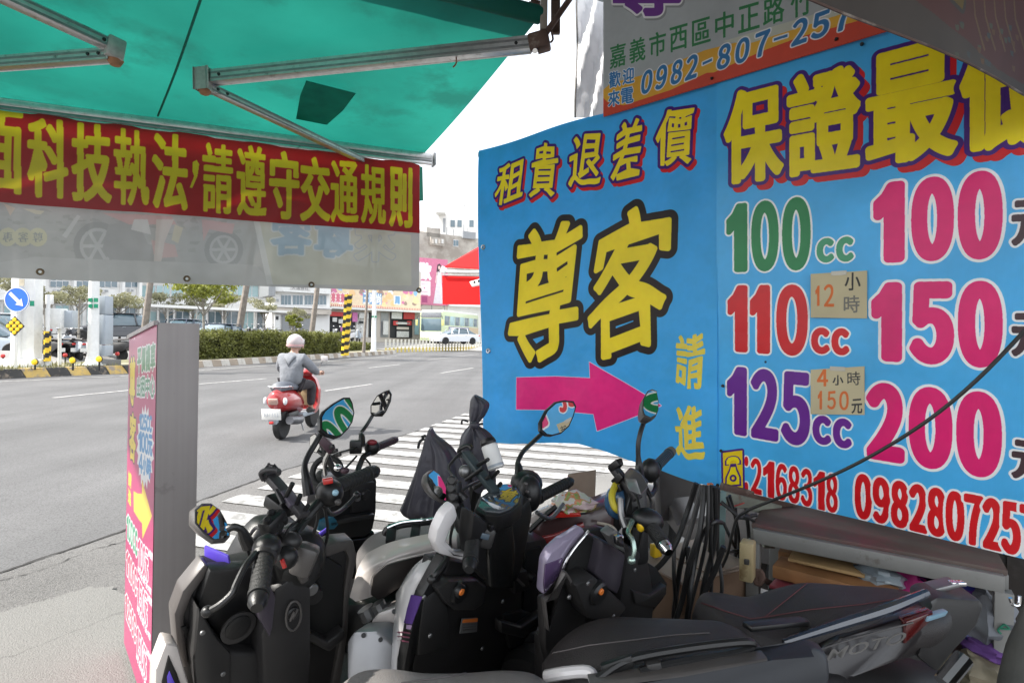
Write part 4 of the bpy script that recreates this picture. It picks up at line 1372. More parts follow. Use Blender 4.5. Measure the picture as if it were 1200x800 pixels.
def canvas_pt(u, v, off=.0):
    """where the sight line meets the sloping canvas plane"""
    n = (rR - rFar).cross(oR - rR).normalized()
    if n.z < 0: n = -n
    return on(u, v, rR + V((0, 0, .0)), n, off)
def rail(a, b, w_, h_, name, m, par, bev=.004, up=None):
    vs, fs = boxab(a, b, w_, h_, bev, up)
    return mk(name, vs, fs, m, par)
rail(rFar + V((0, 0, .02)), rR + V((0, 0, .02)), .05, .05, 'front_rail', M_ALU, aw, .008)
rail(rFar + V((0, 0, -.018)) - RN * 0 + RN * .012, rR + V((0, 0, -.018)) + RN * .012, .045, .022, 'rail_channel', M_STEEL, aw, .004)
rail(rFar + V((0, 0, -.04)) + RN * .02, rR + V((0, 0, -.04)) + RN * .02, .03, .02, 'rail_lip', M_ALU, aw, .003)
vs, fs = box(rR + V((.02, .01, .0)), .02, .085, .1, rdir, .006); mk('rail_cap', vs, fs, M_STEEL, aw)
vs, fs = tube([oFar + V((0, 0, .03)), oR + V((0, 0, .03))], .043, 16); mk('roller', vs, fs, M_GREEND, aw)
# canvas seams and the darker sewn patch
for (u0, v0, u1, v1) in ((237, -6, 185, 136), (88, -200, -120, 100)):
    a, b = canvas_pt(u0, v0, .0), canvas_pt(u1, v1, .0)
    mid = (a + b) / 2
    a.z -= .0; b.z -= .0; mid.z -= .022
    vs, fs = tube([a, mid, b], .006, 6, 5); mk('seam', vs, fs, M_GREEND, aw)
pt = [canvas_pt(u, v, 0) - V((0, 0, .02)) for u, v in ((359, 91), (417, 106), (402, 126), (383, 143), (347, 136), (352, 108))]
vs, fs = prism(pt, V((0, 0, .003))); mk('patch', vs, fs, mat('dark patch canvas', (.02, .36, .29), .8, trans=.7), aw, 0)
# valance flap hanging past the rail end
a, b = P(486, 196, 4.53), P(491, 196, 4.53)
fl = [P(484, 192, 4.56), P(495, 196, 4.56), P(496, 235, 4.56), P(486, 236, 4.56)]
vs, fs = prism(fl, V((0, .004, 0))); mk('valance_end', vs, fs, M_GREEND, aw, 0)

def arm(pts, name_w=.062, h=.052):
    """one folding arm: two extruded bars with grooved faces joined by an elbow block"""
    sh_, el, fr = pts
    for a, b, sc in ((sh_, el, 1.0), (el + V((0, 0, -.045)), fr, .85)):
        d = (b - a).normalized()
        r_ = mk('arm_bar', *boxab(a, b, name_w * sc, h * sc, .006), M_ALU, aw)
        s = V((0, 0, 1)).cross(d).normalized()
        for sg in (-1, 1):
            for zz in (-.3, .25):
                vs, fs = boxab(a + s * sg * name_w * sc * .5 + V((0, 0, zz * h * sc)), b + s * sg * name_w * sc * .5 + V((0, 0, zz * h * sc)), .004, h * .2)
                mk('groove', vs, fs, M_STEEL, r_)
        for t in (.03, .07, .95):
            c = a.lerp(b, t) + s * name_w * sc * .5 * (1 if s.y < 0 else -1)
            n = s * (1 if s.y < 0 else -1)
            vs, fs = lathe(c, c + n * .006, [(0, .009), (1, .007)], 10); mk('bolt', vs, fs, M_BLACK, r_)
    d = (el - sh_).normalized()
    vs, fs = box(el + d * .01 + V((0, 0, -.012)), .075, .08, .1, d, .01); mk('elbow', vs, fs, mat('cast aluminium', (.4, .39, .37), .5, .6, .15, 40), aw)
    vs, fs = lathe(el + d * .015 + V((0, 0, -.085)), el + d * .015 + V((0, 0, -.06)), [(0, .022), (1, .036)], 14); mk('elbow_pin', vs, fs, mat('rusty steel', (.3, .15, .08), .7, .3), aw)
arm((P(636, 51, 2.76), P(243, 92, 3.05), P(442, 196, 4.42)))
arm((P(-150, -75, 2.1), P(131, 54, 2.68), P(-150, 86, 3.0)))
vs, fs = box(P(440, 195, 4.44), .07, .05, .06, RD, .006); mk('arm_foot', vs, fs, M_STEEL, aw)
vs, fs = tube([P(533, 60, 2.83), P(535, 73, 2.83), P(531, 79, 2.83)], .004, 6, 3); mk('wire_tie', vs, fs, mat('rusty steel', (.3, .15, .08)), aw)
M_RUST = mat('rusty bracket steel', (.12, .075, .06), .65, .4, .3, 12, dirt=(.3, .26, .22), dscale=9)
vs, fs = box(P(632, 50, 2.74), .1, .075, .085, (1, -.2, .2), .012); mk('shoulder', vs, fs, M_RUST, aw)
vs, fs = lathe(P(627, 60, 2.68), P(627, 60, 2.76), [(0, .012), (1, .022)], 12); mk('shoulder_bolt', vs, fs, M_CHROME, aw)
fr = thing('awning_bracket', 'rusty steel upright with a diagonal strut carrying the awning roller', 'bracket', P(645, 20, 2.8))
rail(P(638, -60, 2.74), P(637, 36, 2.74), .035, .035, 'upright', mat('painted angle steel', (.3, .27, .23), .6, .2, .2, 14), fr)
rail(P(651, -60, 2.8), P(651, 40, 2.8), .028, .045, 'upright', M_RUST, fr)
vs, fs = tube([P(688, -30, 2.72), P(642, 36, 2.72), P(632, 52, 2.72)], .014, 10); mk('diagonal_strut', vs, fs, M_RUST, fr)
for k in range(5):
    rail(P(614 + k * 2, 13 - k * 3, 2.9), P(636, 20 - k * 4, 2.9), .03, .006, 'louvre', M_RUST, fr, .001)
vs, fs = tube([P(646, 36, 2.72), P(648, 46, 2.71), P(645, 50, 2.71)], .005, 8, 3); mk('hook', vs, fs, M_RUST, fr)
# unseen shop roof overhead, added and extended to keep direct sun off the boards
sr = thing('unseen_shop_roof', 'corrugated shop roof overhead, from which the awning hangs', 'roof', V((0, 0, 3.3)))
for k in range(17):
    c = oR + RD * (-3.4 + k * .4) + RN * 2.2
    vs, fs = box(V((c.x, c.y, 3.37 + .01 * (k % 2))), .41, 4.9, .03, RD); mk('roof_panel', vs, fs, M_GREYM, sr, 0)

# ------------------------------------------------------------------ the red banner and the mesh banner under the rail
BPL = rR - V((0, 0, .05)) + RN * .02
def banner_uv(u, v): return (u + 160, (v - 100) * 1)
def ban_map(p0, n, d, org, ppm, H):
    def f(u, v):
        q = on(u, v, p0, n) - org
        return (q.dot(d) * ppm, H - q.z * ppm)
    return f
def cloth(name, cols, top, bot, p0, n, d, org, ppm, W, H, m, parent=None, nv=10, wob=None, th=0.0):
    """hanging sheet: its outline runs over photograph columns cols between rows top(u) and bot(u); it lives on the plane (p0, n)"""
    vs, uv, fs = [], [], []
    nu = len(cols) - 1
    for u in cols:
        a, b = on(u, top(u), p0, n), on(u, bot(u), p0, n)
        for j in range(nv + 1):
            p = a.lerp(b, j / nv)
            q = p - org
            uv.append((q.dot(d) * ppm / W, q.z * ppm / H))
            if wob: p = p - n * wob(q.dot(d), j / nv)
            vs.append(p)
    for i in range(nu):
        for j in range(nv):
            k = i * (nv + 1) + j
            fs.append((k, k + 1, k + nv + 2, k + nv + 1))
    if th:
        N = len(vs)
        vs += [p + n * th for p in vs]; uv += uv
        fs += [tuple(i + N for i in f[::-1]) for f in fs]
    return mk(name, vs, fs, m, parent, 60, uv)
L = lambda x0, y0, x1, y1: (lambda u: y0 + (y1 - y0) * (u - x0) / (x1 - x0))
nB = -RN    # pointing away from the viewer
org = on(-170, 400, BPL, nB); org.z = on(0, 345, BPL, nB).z - .3
PPM = 330
W_, H_ = int((on(500, 200, BPL, nB) - org).dot(RD) * PPM) + 8, int(1.9 * PPM)
mpf = ban_map(BPL, nB, RD, org, PPM, H_)
rb = Print(W_, H_, (158, 24, 26), mpf)
YEL = (206, 188, 28)
for c, x0, x1, ya_, yb_ in (('全', -62, -28, 116, 214), ('面', -18, 27, 128, 226), ('科', 36, 79, 142, 231), ('技', 87, 130, 148, 236), ('執', 136, 175, 155, 241), ('法', 181, 219, 160, 246),
                        ('，', 226, 233, 190, 221), ('請', 239, 272, 171, 250), ('遵', 279, 311, 173, 253), ('守', 317, 349, 180, 256), ('交', 353, 385, 187, 259),
                        ('通', 388, 418, 191, 261), ('規', 423, 450, 196, 263), ('則', 456, 481, 198, 266)):
    if c == '，':
        rb.poly([(226, 192), (231, 189), (234, 194), (232, 208), (226, 222), (223, 221), (228, 208), (226, 202)], YEL); continue
    k = (x1 - x0) * .06
    rb.ch(c, [(x0, ya_ - k), (x1, ya_ + k), (x1, yb_ + k * .5), (x0, yb_ - k * .5)], YEL, bold=2.6 if c in '遵請執規通' else 3.4)
rb.grain(.12)
def shadow_free(u): return u
def wob_r(s, t): return .012 * math.sin(s * 5.1) * (t + .3) + .006 * math.sin(s * 17 + t * 4)
m_rb = print_mat('red banner print', rb.image('red_banner_print'), .45, trans=.45, coat=.15, bump=.25)
cols = [-160 + 652 * i / 60 for i in range(61)]
red = cloth('red_banner', cols, lambda u: L(0, 129, 490, 193)(u) - (1.5 if int(u / 41) % 2 else 0), L(0, 237, 489, 273), BPL + RN * .03, nB, RD, org, PPM, W_, H_, m_rb, None, 12, wob_r)
tag(red, 'red banner with large yellow characters about traffic rules hanging under the awning rail', 'banner')
gb = Print(W_, H_, (132, 132, 131), mpf)
rr = random.Random(9)
for i in range(260):
    x, y = rr.uniform(-150, 310), rr.uniform(232, 300); c = rr.randrange(104, 142)
    gb.poly([(x, y), (x + rr.uniform(4, 16), y + rr.uniform(-3, 2)), (x + rr.uniform(4, 16), y + rr.uniform(2, 5)), (x, y + 3)], (c, c, c - 2))
def circ(p, x, y, r_, c, n=22, **k): p.poly([(x + r_ * math.cos(6.2832 * i / n), y + r_ * math.sin(6.2832 * i / n)) for i in range(n)], c, **k)
for x, y, r_ in ((112, 287, 29), (262, 292, 23)):
    circ(gb, x, y, r_, (96, 96, 97)); circ(gb, x, y, r_ * .74, (158, 158, 158)); circ(gb, x, y, r_ * .6, (118, 118, 118))
    for k in range(6):
        a = k * 1.047
        gb.poly([(x + 2 * math.cos(a + 1.5), y + 2 * math.sin(a + 1.5)), (x + r_ * .6 * math.cos(a + .12), y + r_ * .6 * math.sin(a + .12)), (x + r_ * .6 * math.cos(a - .12), y + r_ * .6 * math.sin(a - .12)), (x - 2 * math.cos(a + 1.5), y - 2 * math.sin(a + 1.5))], (165, 165, 165))
gb.poly([(125, 262), (160, 256), (172, 285), (200, 292), (205, 305), (130, 308), (118, 290)], (112, 111, 112))
gb.poly([(70, 275), (88, 250), (92, 252), (75, 278)], (172, 172, 172))
gb.poly([(118, 248), (200, 252), (206, 262), (150, 262)], (176, 112, 112)); gb.poly([(236, 256), (275, 262), (272, 274), (245, 268), (238, 282)], (178, 118, 118))
gb.poly([(176, 280), (204, 286), (208, 300), (180, 302)], (172, 120, 118))
gb.poly([(156, 256), (172, 256), (176, 274), (152, 268)], (186, 184, 182)); gb.poly([(182, 256), (203, 256), (192, 282), (188, 306), (179, 306), (181, 280)], (182, 164, 156))
gb.poly([(176, 306), (190, 306), (196, 318), (168, 316)], (104, 106, 112)); gb.poly([(204, 262), (214, 266), (208, 284), (200, 280)], (176, 164, 128))
gb.poly([(0, 236), (16, 243), (10, 252), (4, 240)], (190, 160, 132)); gb.poly([(24, 243), (50, 246), (46, 250), (40, 250)], (188, 176, 140))
gb.poly([(-140, 330), (40, 300), (300, 310), (318, 332), (310, 345), (-140, 340)], (150, 150, 149))
for x, c in ((7, '專'), (25, '客'), (42, '尊')):
    circ(gb, x, 277, 11, (178, 172, 120)); gb.rect(c, x - 6, 271, x + 6, 283, (70, 78, 84), flip=True)
gb.poly([(297, 258), (304, 258), (320, 333), (313, 333)], (180, 182, 180)); gb.poly([(304, 258), (483, 274), (484, 334), (320, 333)], (162, 162, 138))
gb.rect('客', 319, 255, 364, 297, (92, 138, 172), bold=3.5, outs=[(7, (176, 186, 186))], flip=True)
gb.rect('尊', 370, 259, 413, 300, (92, 138, 172), bold=3.5, outs=[(7, (176, 186, 186))], flip=True)
gb.rect('來', 418, 263, 463, 304, (164, 164, 140), bold=4, outs=[(6, (112, 122, 142))], flip=True)
gb.a = gb.a * .34 + .66 * np.array([.555, .555, .545])
gb.grain(.08, 3)
m_gb = print_mat('mesh banner print', gb.image('mesh_banner_print'), .6, trans=.4, clear=.02)
lowb = cloth('mesh_banner', cols, lambda u: L(0, 150, 490, 205)(u), L(0, 325.5, 491, 341.5), BPL + nB * .03, nB, RD, org, PPM, W_, H_, m_gb, None, 12, lambda s, t: .02 * math.sin(s * 3.3 + 1) * t + .006 * math.sin(s * 11))
tag(lowb, 'thin grey see-through banner with a mirrored motorcycle picture hanging behind the red banner', 'banner')
ey = []
for u, v in ((47, 318.5), (219, 326.5), (365, 333.5), (491, 340)):
    c = on(u, v, BPL + nB * .02, nB, .012)
    vs, fs = rings([[c + (RD * math.cos(a) + V((0, 0, 1)) * math.sin(a)) * r_ - nB * o_ for a in [2 * math.pi * k / 16 for k in range(16)]] for r_, o_ in ((.022, 0), (.019, .008), (.01, .006), (.009, -.004))], cap=False)
    mk('eyelet', vs, fs, mat('brass eyelet', (.12, .085, .05), .4, .8), lowb)
    vs, fs = lathe(c - nB * .0015, c - nB * .003, [(0, .0095), (1, .0095)], 14); mk('eyelet_hole', vs, fs, M_WHITE, lowb)

# ------------------------------------------------------------------ the big blue boards on the right
BD = V((.716, -.698, 0)).normalized()
BN = V((.698, .716, 0)).normalized()          # away from the viewer
B0 = P(840, 330, 2.4)
PPB = 1150
def board_print(px0, px1, zlo, zhi, col):
    o = on(px0, 300, B0, BN); o.z = zlo
    Wd = int((on(px1, 300, B0, BN) - o).dot(BD) * PPB); Hd = int((zhi - zlo) * PPB)
    return o, Wd, Hd, Print(Wd, Hd, col, ban_map(B0, BN, BD, o, PPB, Hd), PPB / 760)
zl, zh = .62, 2.75
VX, VY = -76, 348
def line_y(xr, yr):
    return lambda x: VY + (yr - VY) * (x - VX) / (xr - VX)
def row(pr, items, top, bot, col, **k):
    for c, x0, x1 in items:
        pr.ch(FW(c) if c.isalnum() else c, [(x0, top(x0)), (x1, top(x1)), (x1, bot(x1)), (x0, bot(x0))], col, **k)
BLUE = (72, 172, 226)
o1, W1, H1, lpn = board_print(560, 846, zl, zh, (70, 170, 224))
BRN = (44, 34, 34)
YL = (240, 212, 50); PUR = (70, 32, 120); RD_ = (206, 34, 44); WH = (232, 232, 234)
for c, x0, x1, y0, y1 in (('租', 582, 614, 190, 236), ('貴', 623, 652, 170, 230), ('退', 668, 704, 159, 217), ('差', 719, 751, 143, 208), ('價', 770, 811, 129, 193)):
    k = (x1 - x0) * .13
    lpn.ch(c, [(x0 + 3, y0 + k), (x1 + 3, y0 - k), (x1 - 2, y1 - k), (x0 - 2, y1 + k)], YL, bold=3.4, outs=[(14, PUR)], shadow=(11, 15, 14, RD_), brush=.035)
for c, x0, x1, y0, y1 in (('尊', 600, 677, 262, 418), ('客', 692, 783, 252, 412)):
    k = (x1 - x0) * .10
    lpn.ch(c, [(x0 + 6, y0 + k), (x1 + 6, y0 - k), (x1 - 4, y1 - k), (x0 - 4, y1 + k)], YL, bold=10, outs=[(36, BRN)], brush=.035)
lpn.poly([(606, 442), (650, 441), (691, 443), (690, 424), (776, 475), (699, 505), (695, 485), (640, 480), (606, 479)], (226, 48, 136), outs=[(2.2, (226, 214, 232))])
for c, x0, x1, y0, y1 in (('請', 794, 826, 391, 452), ('進', 795, 826, 474, 535)):
    lpn.ch(c, [(x0, y0 + 2), (x1, y0 - 2), (x1, y1 + 3), (x0, y1 - 3)], (226, 206, 84), bold=3.4, brush=.04)
lpn.a = np.clip(lpn.a * 1.10, 0, 1); lpn.grain(.05, 5)
m_lp = print_mat('arrow banner print', lpn.image('arrow_banner_print'), .4, trans=.25, coat=.04, bump=.6, spec=.25)
bot_pts = [(560, 516), (572, 517), (600, 519), (644, 519), (677, 520), (705, 528), (732, 539), (774, 550), (815, 564), (841, 570)]
def interp(pts):
    xs = [p[0] for p in pts]; ys = [p[1] for p in pts]
    return lambda u: float(np.interp(u, xs, ys))
left_edge = lambda u: u
cols = [561 + (842 - 561) * i / 44 for i in range(45)]
def wob_l(s, t):
    return .016 * math.sin(s * 4.2 + 1) * t + .005 * math.exp(-((s - 1.42) / .12) ** 2) * t + .008 * math.sin(s * 13 + t * 3) * t + .012 * math.exp(-(s / .05) ** 2) * math.sin(t * 6)
lb = cloth('arrow_banner', cols, lambda u: L(561, 176.5, 842, 92)(u) + 1.5 * math.sin(u * .045), interp(bot_pts), B0 - BN * .004, BN, BD, o1, PPB, W1, H1, m_lp, None, 14, wob_l, .004)
# the free left edge leans a little
for v in lb.data.vertices:
    wp = v.co + lb.location
    s = (wp - o1).dot(BD)
    if s < .45:
        tt = max(0, min(1, (2.45 - wp.z) / 1.6))
        v.co += BD * (.055 * tt * (1 - s / .45))
for u, v in ((568, 290), (574, 411)):
    c = on(u, v, B0 - BN * .004, BN) - BN * .012
    vs, fs = rings([[c + (BD * math.cos(a) + V((0, 0, 1)) * math.sin(a)) * r_ - BN * o_ for a in [2 * math.pi * k / 16 for k in range(16)]] for r_, o_ in ((.017, 0), (.014, .006), (.008, .005), (.007, -.003))], cap=False)
    mk('eyelet', vs, fs, M_ALU, lb)
tag(lb, 'sky blue banner with a magenta arrow and large black edged yellow characters', 'banner')
o2, W2, H2, pbn = board_print(836, 1345, zl, zh + .55, BLUE)
MAG = (216, 26, 110); GRN = (34, 128, 74); RED = (204, 26, 34); PU2 = (104, 38, 140)
yel2 = (244, 212, 26)
tp, bt = line_y(1000, 67), line_y(960, 208)
row(pbn, [('保', 853, 916), ('證', 927, 1006), ('最', 1019, 1118), ('低', 1130, 1216)], lambda x: tp(x) + 9, lambda x: bt(x) - 7, yel2, bold=9, outs=[(20, PUR)], shadow=(15, 18, 19, (202, 30, 36)))
tp, bt = line_y(925, 236), line_y(925, 314)
row(pbn, [('1', 856, 874), ('0', 885, 910), ('0', 921, 947)], tp, bt, GRN, bold=8.5, outs=[(14, WH)])
row(pbn, [('c', 960, 976), ('c', 983, 999)], line_y(990, 280), line_y(990, 305), (66, 150, 110), bold=5, outs=[(9.5, WH)])
tp, bt = line_y(1150, 207), line_y(1150, 299)
row(pbn, [('1', 1030, 1055), ('0', 1075, 1112), ('0', 1130, 1168)], tp, bt, MAG, bold=11.5, outs=[(18.5, WH)])
tp, bt = line_y(925, 337), line_y(925, 413)
row(pbn, [('1', 857, 874), ('1', 883, 900), ('0', 914, 944)], tp, bt, RED, bold=8.5, outs=[(14, WH)])
row(pbn, [('c', 954, 971), ('c', 978, 994)], line_y(990, 387), line_y(990, 414), RED, bold=5.5, outs=[(10, WH)])
tp, bt = line_y(1150, 335), line_y(1150, 425)
row(pbn, [('1', 1028, 1052), ('5', 1073, 1112), ('0', 1130, 1168)], tp, bt, MAG, bold=11.5, outs=[(18.5, WH)])
tp, bt = line_y(925, 438), line_y(925, 516)
row(pbn, [('1', 856, 873), ('2', 884, 910), ('5', 920, 947)], tp, bt, PU2, bold=8.5, outs=[(14, WH)])
row(pbn, [('c', 956, 973), ('c', 980, 997)], line_y(990, 492), line_y(990, 522), PU2, bold=5.5, outs=[(10, WH)])
tp, bt = line_y(1150, 464), line_y(1150, 553)
row(pbn, [('2', 1022, 1055), ('0', 1072, 1110), ('0', 1128, 1167)], tp, bt, MAG, bold=11.5, outs=[(18.5, WH)])
for y0, y1 in ((237, 286), (369, 416), (518, 560)):
    row(pbn, [('元', 1188, 1228)], line_y(1205, y0), line_y(1205, y1), (66, 44, 50), bold=4, outs=[(9, WH)])
tp, bt = line_y(930, 546), line_y(930, 587)
row(pbn, [('：', 874.5, 877)] + [(c, 882 + i * 14.8, 893 + i * 14.8) for i, c in enumerate('2168318')], tp, bt, RED, bold=2.8, outs=[(7, WH)])
tp, bt = line_y(1100, 573), line_y(1100, 626)
xs = [1004]
row(pbn, [(c, 1005 + i * 21.0 + i * i * .05, 1020.5 + i * 21.2 + i * i * .05) for i, c in enumerate('0982807257')], tp, bt, RED, bold=4.6, outs=[(10, WH)])
# telephone sign
def q_(pr, pts, col, **k): pr.poly(pts, col, **k)
q_(pbn, [(848, 530), (871, 527), (872, 573), (849, 576)], (222, 192, 28), outs=[(6, PUR)])
def scal(cx, cy, pts, k): return [(cx + (x - cx) * k, cy + (y - cy) * k) for x, y in pts]
hand = [(850.5, 545), (850.5, 539.5), (853, 535.5), (858, 533.5), (862.5, 533.3), (867, 535), (869.5, 539), (869.5, 543.5), (865.5, 544), (865, 540.5), (862, 539), (858, 539.3), (855.3, 541), (855, 544.6)]
body = [(857, 543), (863.5, 542.4), (865, 548), (869.5, 558), (870, 568.5), (850.5, 570.5), (851, 559), (855.5, 549)]
q_(pbn, body, PUR)
q_(pbn, scal(860, 559, body, .78), (244, 212, 26))
q_(pbn, hand, PUR)
q_(pbn, scal(860, 538.5, hand, .8), (244, 212, 26))
circ(pbn, 860.3, 559.5, 4.2, PUR); circ(pbn, 860.3, 559.5, 1.9, (244, 212, 26))
circ(pbn, 898, 424, 1.4, (30, 60, 90))
pbn.a = np.clip(pbn.a * 1.10, 0, 1); pbn.grain(.05, 6)
m_pb = print_mat('price board print', pbn.image('price_board_print'), .28, trans=.16, coat=.12, bump=.25, stripes=95, spec=.3)
cols = [840 + (1345 - 840) * i / 36 for i in range(37)]
pb = cloth('price_board', cols, L(840, 92, 1200, -10), L(840, 568, 1200, 655), B0 - BN * .012, BN, BD, o2, PPB, W2, H2, m_pb, None, 10, lambda s, t: .004 * math.sin(s * 7 + t * 5), .006)
tag(pb, 'blue price board with yellow heading, rental prices in green, red, purple and magenta figures', 'price board')
for u, v in ((847, 452), (845, 528), (841, 568), (1010, 52)):
    c = on(u, v, B0 - BN * .02, BN)
    vs, fs = lathe(c, c - BN * .006, [(0, .007), (1, .005)], 10); mk('screw', vs, fs, M_BLACK, pb)
# tube frame behind
bf = thing('board_frame', 'square steel tube frame carrying the blue boards from behind', 'frame', on(840, 500, B0 + BN * .08, BN))
for a, b in (((838, 98), (838, 576)), ((562, 182), (840, 104)), ((840, 104), (1345, -30))):
    rail(on(*a, B0 + BN * .04, BN), on(*b, B0 + BN * .04, BN), .03, .03, 'frame_tube', M_STEEL, bf)
# address sign above
o3, W3, H3, adp = board_print(700, 1046, 2.3, 3.6, (168, 172, 174))
adp.poly([(706, 112), (720, 100), (760, 90), (830, 62), (900, 45), (1000, 10), (1040, 0), (1040, 45), (706, 145)], (224, 160, 40))
adp.poly([(706, 112), (716, 122), (735, 126), (790, 108), (850, 80), (930, 50), (1040, 20), (1042, 50), (704, 148)], (206, 58, 34))
adp.poly([(800, 90), (860, 60), (925, 38), (1000, 16), (1040, 4), (1040, 14), (960, 40), (900, 62), (840, 88)], (226, 166, 44))
adp.poly([(850, 52), (960, 20), (1040, -4), (1040, 4), (960, 30), (880, 55)], (190, 192, 176))
adl = lambda x, y: y - (x - 728) * .285
for c, x0, x1 in (('嘉', 719, 737), ('義', 742, 760), ('市', 765, 784), ('西', 789, 809), ('區', 815, 836), ('中', 842, 863), ('正', 869, 893), ('路', 898, 922), ('竹', 930, 954)):
    h = 13.2 + (x0 - 719) * .012
    adp.ch(c, [(x0, adl(x0, 68) - h), (x1, adl(x1, 68) - h), (x1, adl(x1, 68) + h), (x0, adl(x0, 68) + h)], (36, 110, 58), bold=1.1)
for c, x0, x1, y in (('歡', 718, 731, 97), ('迎', 734, 747, 93), ('來', 717, 730, 119), ('電', 732, 746, 116)):
    adp.ch(c, [(x0, y - 9), (x1, y - 12), (x1, y + 6), (x0, y + 9)], (30, 104, 172), bold=1.2, outs=[(3.6, WH)])
xx = [(755, 768), (772, 785), (790, 803), (807, 821), (826, 839), (844, 859), (865, 881), (887, 904), (909, 927), (931, 949), (954, 974), (980, 1000)]
for c, (x0, x1) in zip('0982-807-257', xx):
    y0, y1 = adl(x0, 0) , 0
    tpx = lambda x: 86 - (x - 760) * .33
    btx = lambda x: 112 - (x - 760) * .318
    if c == '-':
        m_ = (tpx((x0 + x1) / 2) + btx((x0 + x1) / 2)) / 2
        adp.poly([(x0 + 1, m_ + 1), (x1 - 1, m_ - 4), (x1 - 1, m_ - 1), (x0 + 1, m_ + 4)], (38, 106, 166), outs=[(4, WH)])
        continue
    adp.ch(FW(c), [(x0 + 3, tpx(x0)), (x1 + 1, tpx(x1)), (x1 - 2, btx(x1)), (x0, btx(x0))], (38, 106, 166), bold=2.8, outs=[(6.5, WH)])
adp.rect('尊', 724, -46, 800, 20, (98, 40, 128), bold=7, outs=[(14, (226, 224, 226))], shadow=(6, 10, 14, (132, 134, 134)))
adp.rect('客', 815, -70, 890, -8, (98, 40, 128), bold=7, outs=[(14, (226, 224, 226))])
adp.a = adp.a ** .86; adp.grain(.05, 8)
m_ad = print_mat('address sign print', adp.image('address_sign_print'), .4, trans=.15, coat=.1, bump=.1)
cols = [707 + (1040 - 707) * i / 16 for i in range(17)]
ads = cloth('address_sign', cols, lambda u: -110 - (u - 707) * .33, lambda u: 137 - (u - 707) * .302, B0 - BN * .03, BN, BD, o3, PPB, W3, H3, m_ad, None, 8, lambda s, t: 0, .005)
for v in ads.data.vertices:
    pass
tag(ads, 'grey and orange address sign with a blue telephone number above the blue boards', 'sign')
for u, v in ((834, 92), (980, 46)):
    c = on(u, v, B0 - BN * .034, BN)
    vs, fs = lathe(c, c - BN * .006, [(0, .007), (1, .004)], 10); mk('screw', vs, fs, M_BLACK, ads)
# handwritten notes taped over the price board
def note(u0, v0, u1, v1, lines, label):
    pl = B0 - BN * .022
    a = on(u0, v1, pl, BN)
    o_ = V((a.x, a.y, a.z - .1))
    W_n, H_n = 340, 400
    ppm = 1150
    f_ = ban_map(pl, BN, BD, o_, ppm, H_n)
    nr = Print(W_n, H_n, (196, 184, 150), f_)
    for c, x0, y0, x1, y1, col, b_ in lines:
        nr.ch(FW(c), [(x0, y0), (x1, y0 - 1), (x1, y1), (x0, y1)], col, bold=b_)
    m_ = print_mat('note paper', nr.image('note_print'), .8)
    cl = [u0 + (u1 - u0) * i / 4 for i in range(5)]
    n_ = cloth('paper_note', cols=cl, top=L(u0, v0, u1, v0 - 4), bot=L(u0, v1, u1, v1 + 1), p0=pl, n=BN, d=BD, org=o_, ppm=ppm, W=W_n, H=H_n, m=m_, nv=4, wob=lambda s, t: .002 * math.sin(s * 30), th=.001)
    tag(n_, label, 'note')
    t_ = on((u0 + u1) / 2, v0 - 1, pl, BN, .003)
    vs, fs = box(t_, .05, .0006, .016, BD); mk('tape', vs, fs, mat('clear tape', (.5, .48, .4), .2), n_)
OR_ = (214, 112, 60); GY = (60, 60, 62)
note(950, 321, 1016, 372, [('1', 956, 336, 960, 358, OR_, 1.5), ('2', 966, 334, 977, 359, OR_, 1.5), ('小', 990, 320, 1008, 340, GY, 1), ('時', 989, 347, 1007, 366, (120, 118, 112), 1)], 'beige handwritten note reading 12 hours in orange, between the 100 and 110 price rows')
note(950, 433, 1013, 485, [('4', 958, 434, 970, 452, OR_, 2.2), ('小', 976, 440, 988, 451, GY, 1), ('時', 993, 436, 1008, 451, GY, .3), ('1', 959, 459, 963, 479, OR_, 1.5), ('5', 970, 459, 979, 479, OR_, 1.5), ('0', 984, 459, 994, 480, OR_, 1.5), ('元', 998, 468, 1010, 484, GY, 1)], 'beige handwritten note reading 4 hours 150 in orange, above the purple 125 row')

# crumpled white plastic sheet hanging behind the boards
r2 = random.Random(5)
vs, fs = [], []
nx, ny = 10, 34
for j in range(ny + 1):
    for i in range(nx + 1):
        u = 676 + 50 * i / nx + (.9 * math.sin(j * .35) if i == 0 else 0) + (j / ny - .5) * -3
        v = -90 + 228 * j / ny
        p = P(u, v, 3.35 + .03 * math.sin(i * 1.3 + j * .35) + .008 * (r2.random() - .5) * 2)
        vs.append(p)
for j in range(ny):
    for i in range(nx):
        k = j * (nx + 1) + i
        fs.append((k, k + 1, k + nx + 2, k + nx + 1))
ws = mk('plastic_sheet', vs, fs, mat('dirty white plastic sheet', (.6, .6, .62), .4, 0, .08, 3, .4, 14, dirt=(.25, .23, .21), dscale=11, dthr=.66, trans=.25), None, 60)
mk('sheet_hem', *tube([vs[k * (nx + 1)] for k in range(ny + 1)], .006, 8), mat('grimy hem', (.16, .15, .14), .7, 0, .3, 20), ws)
tag(ws, 'crumpled dirty white plastic sheet hanging between the awning bracket and the address sign', 'plastic sheet')
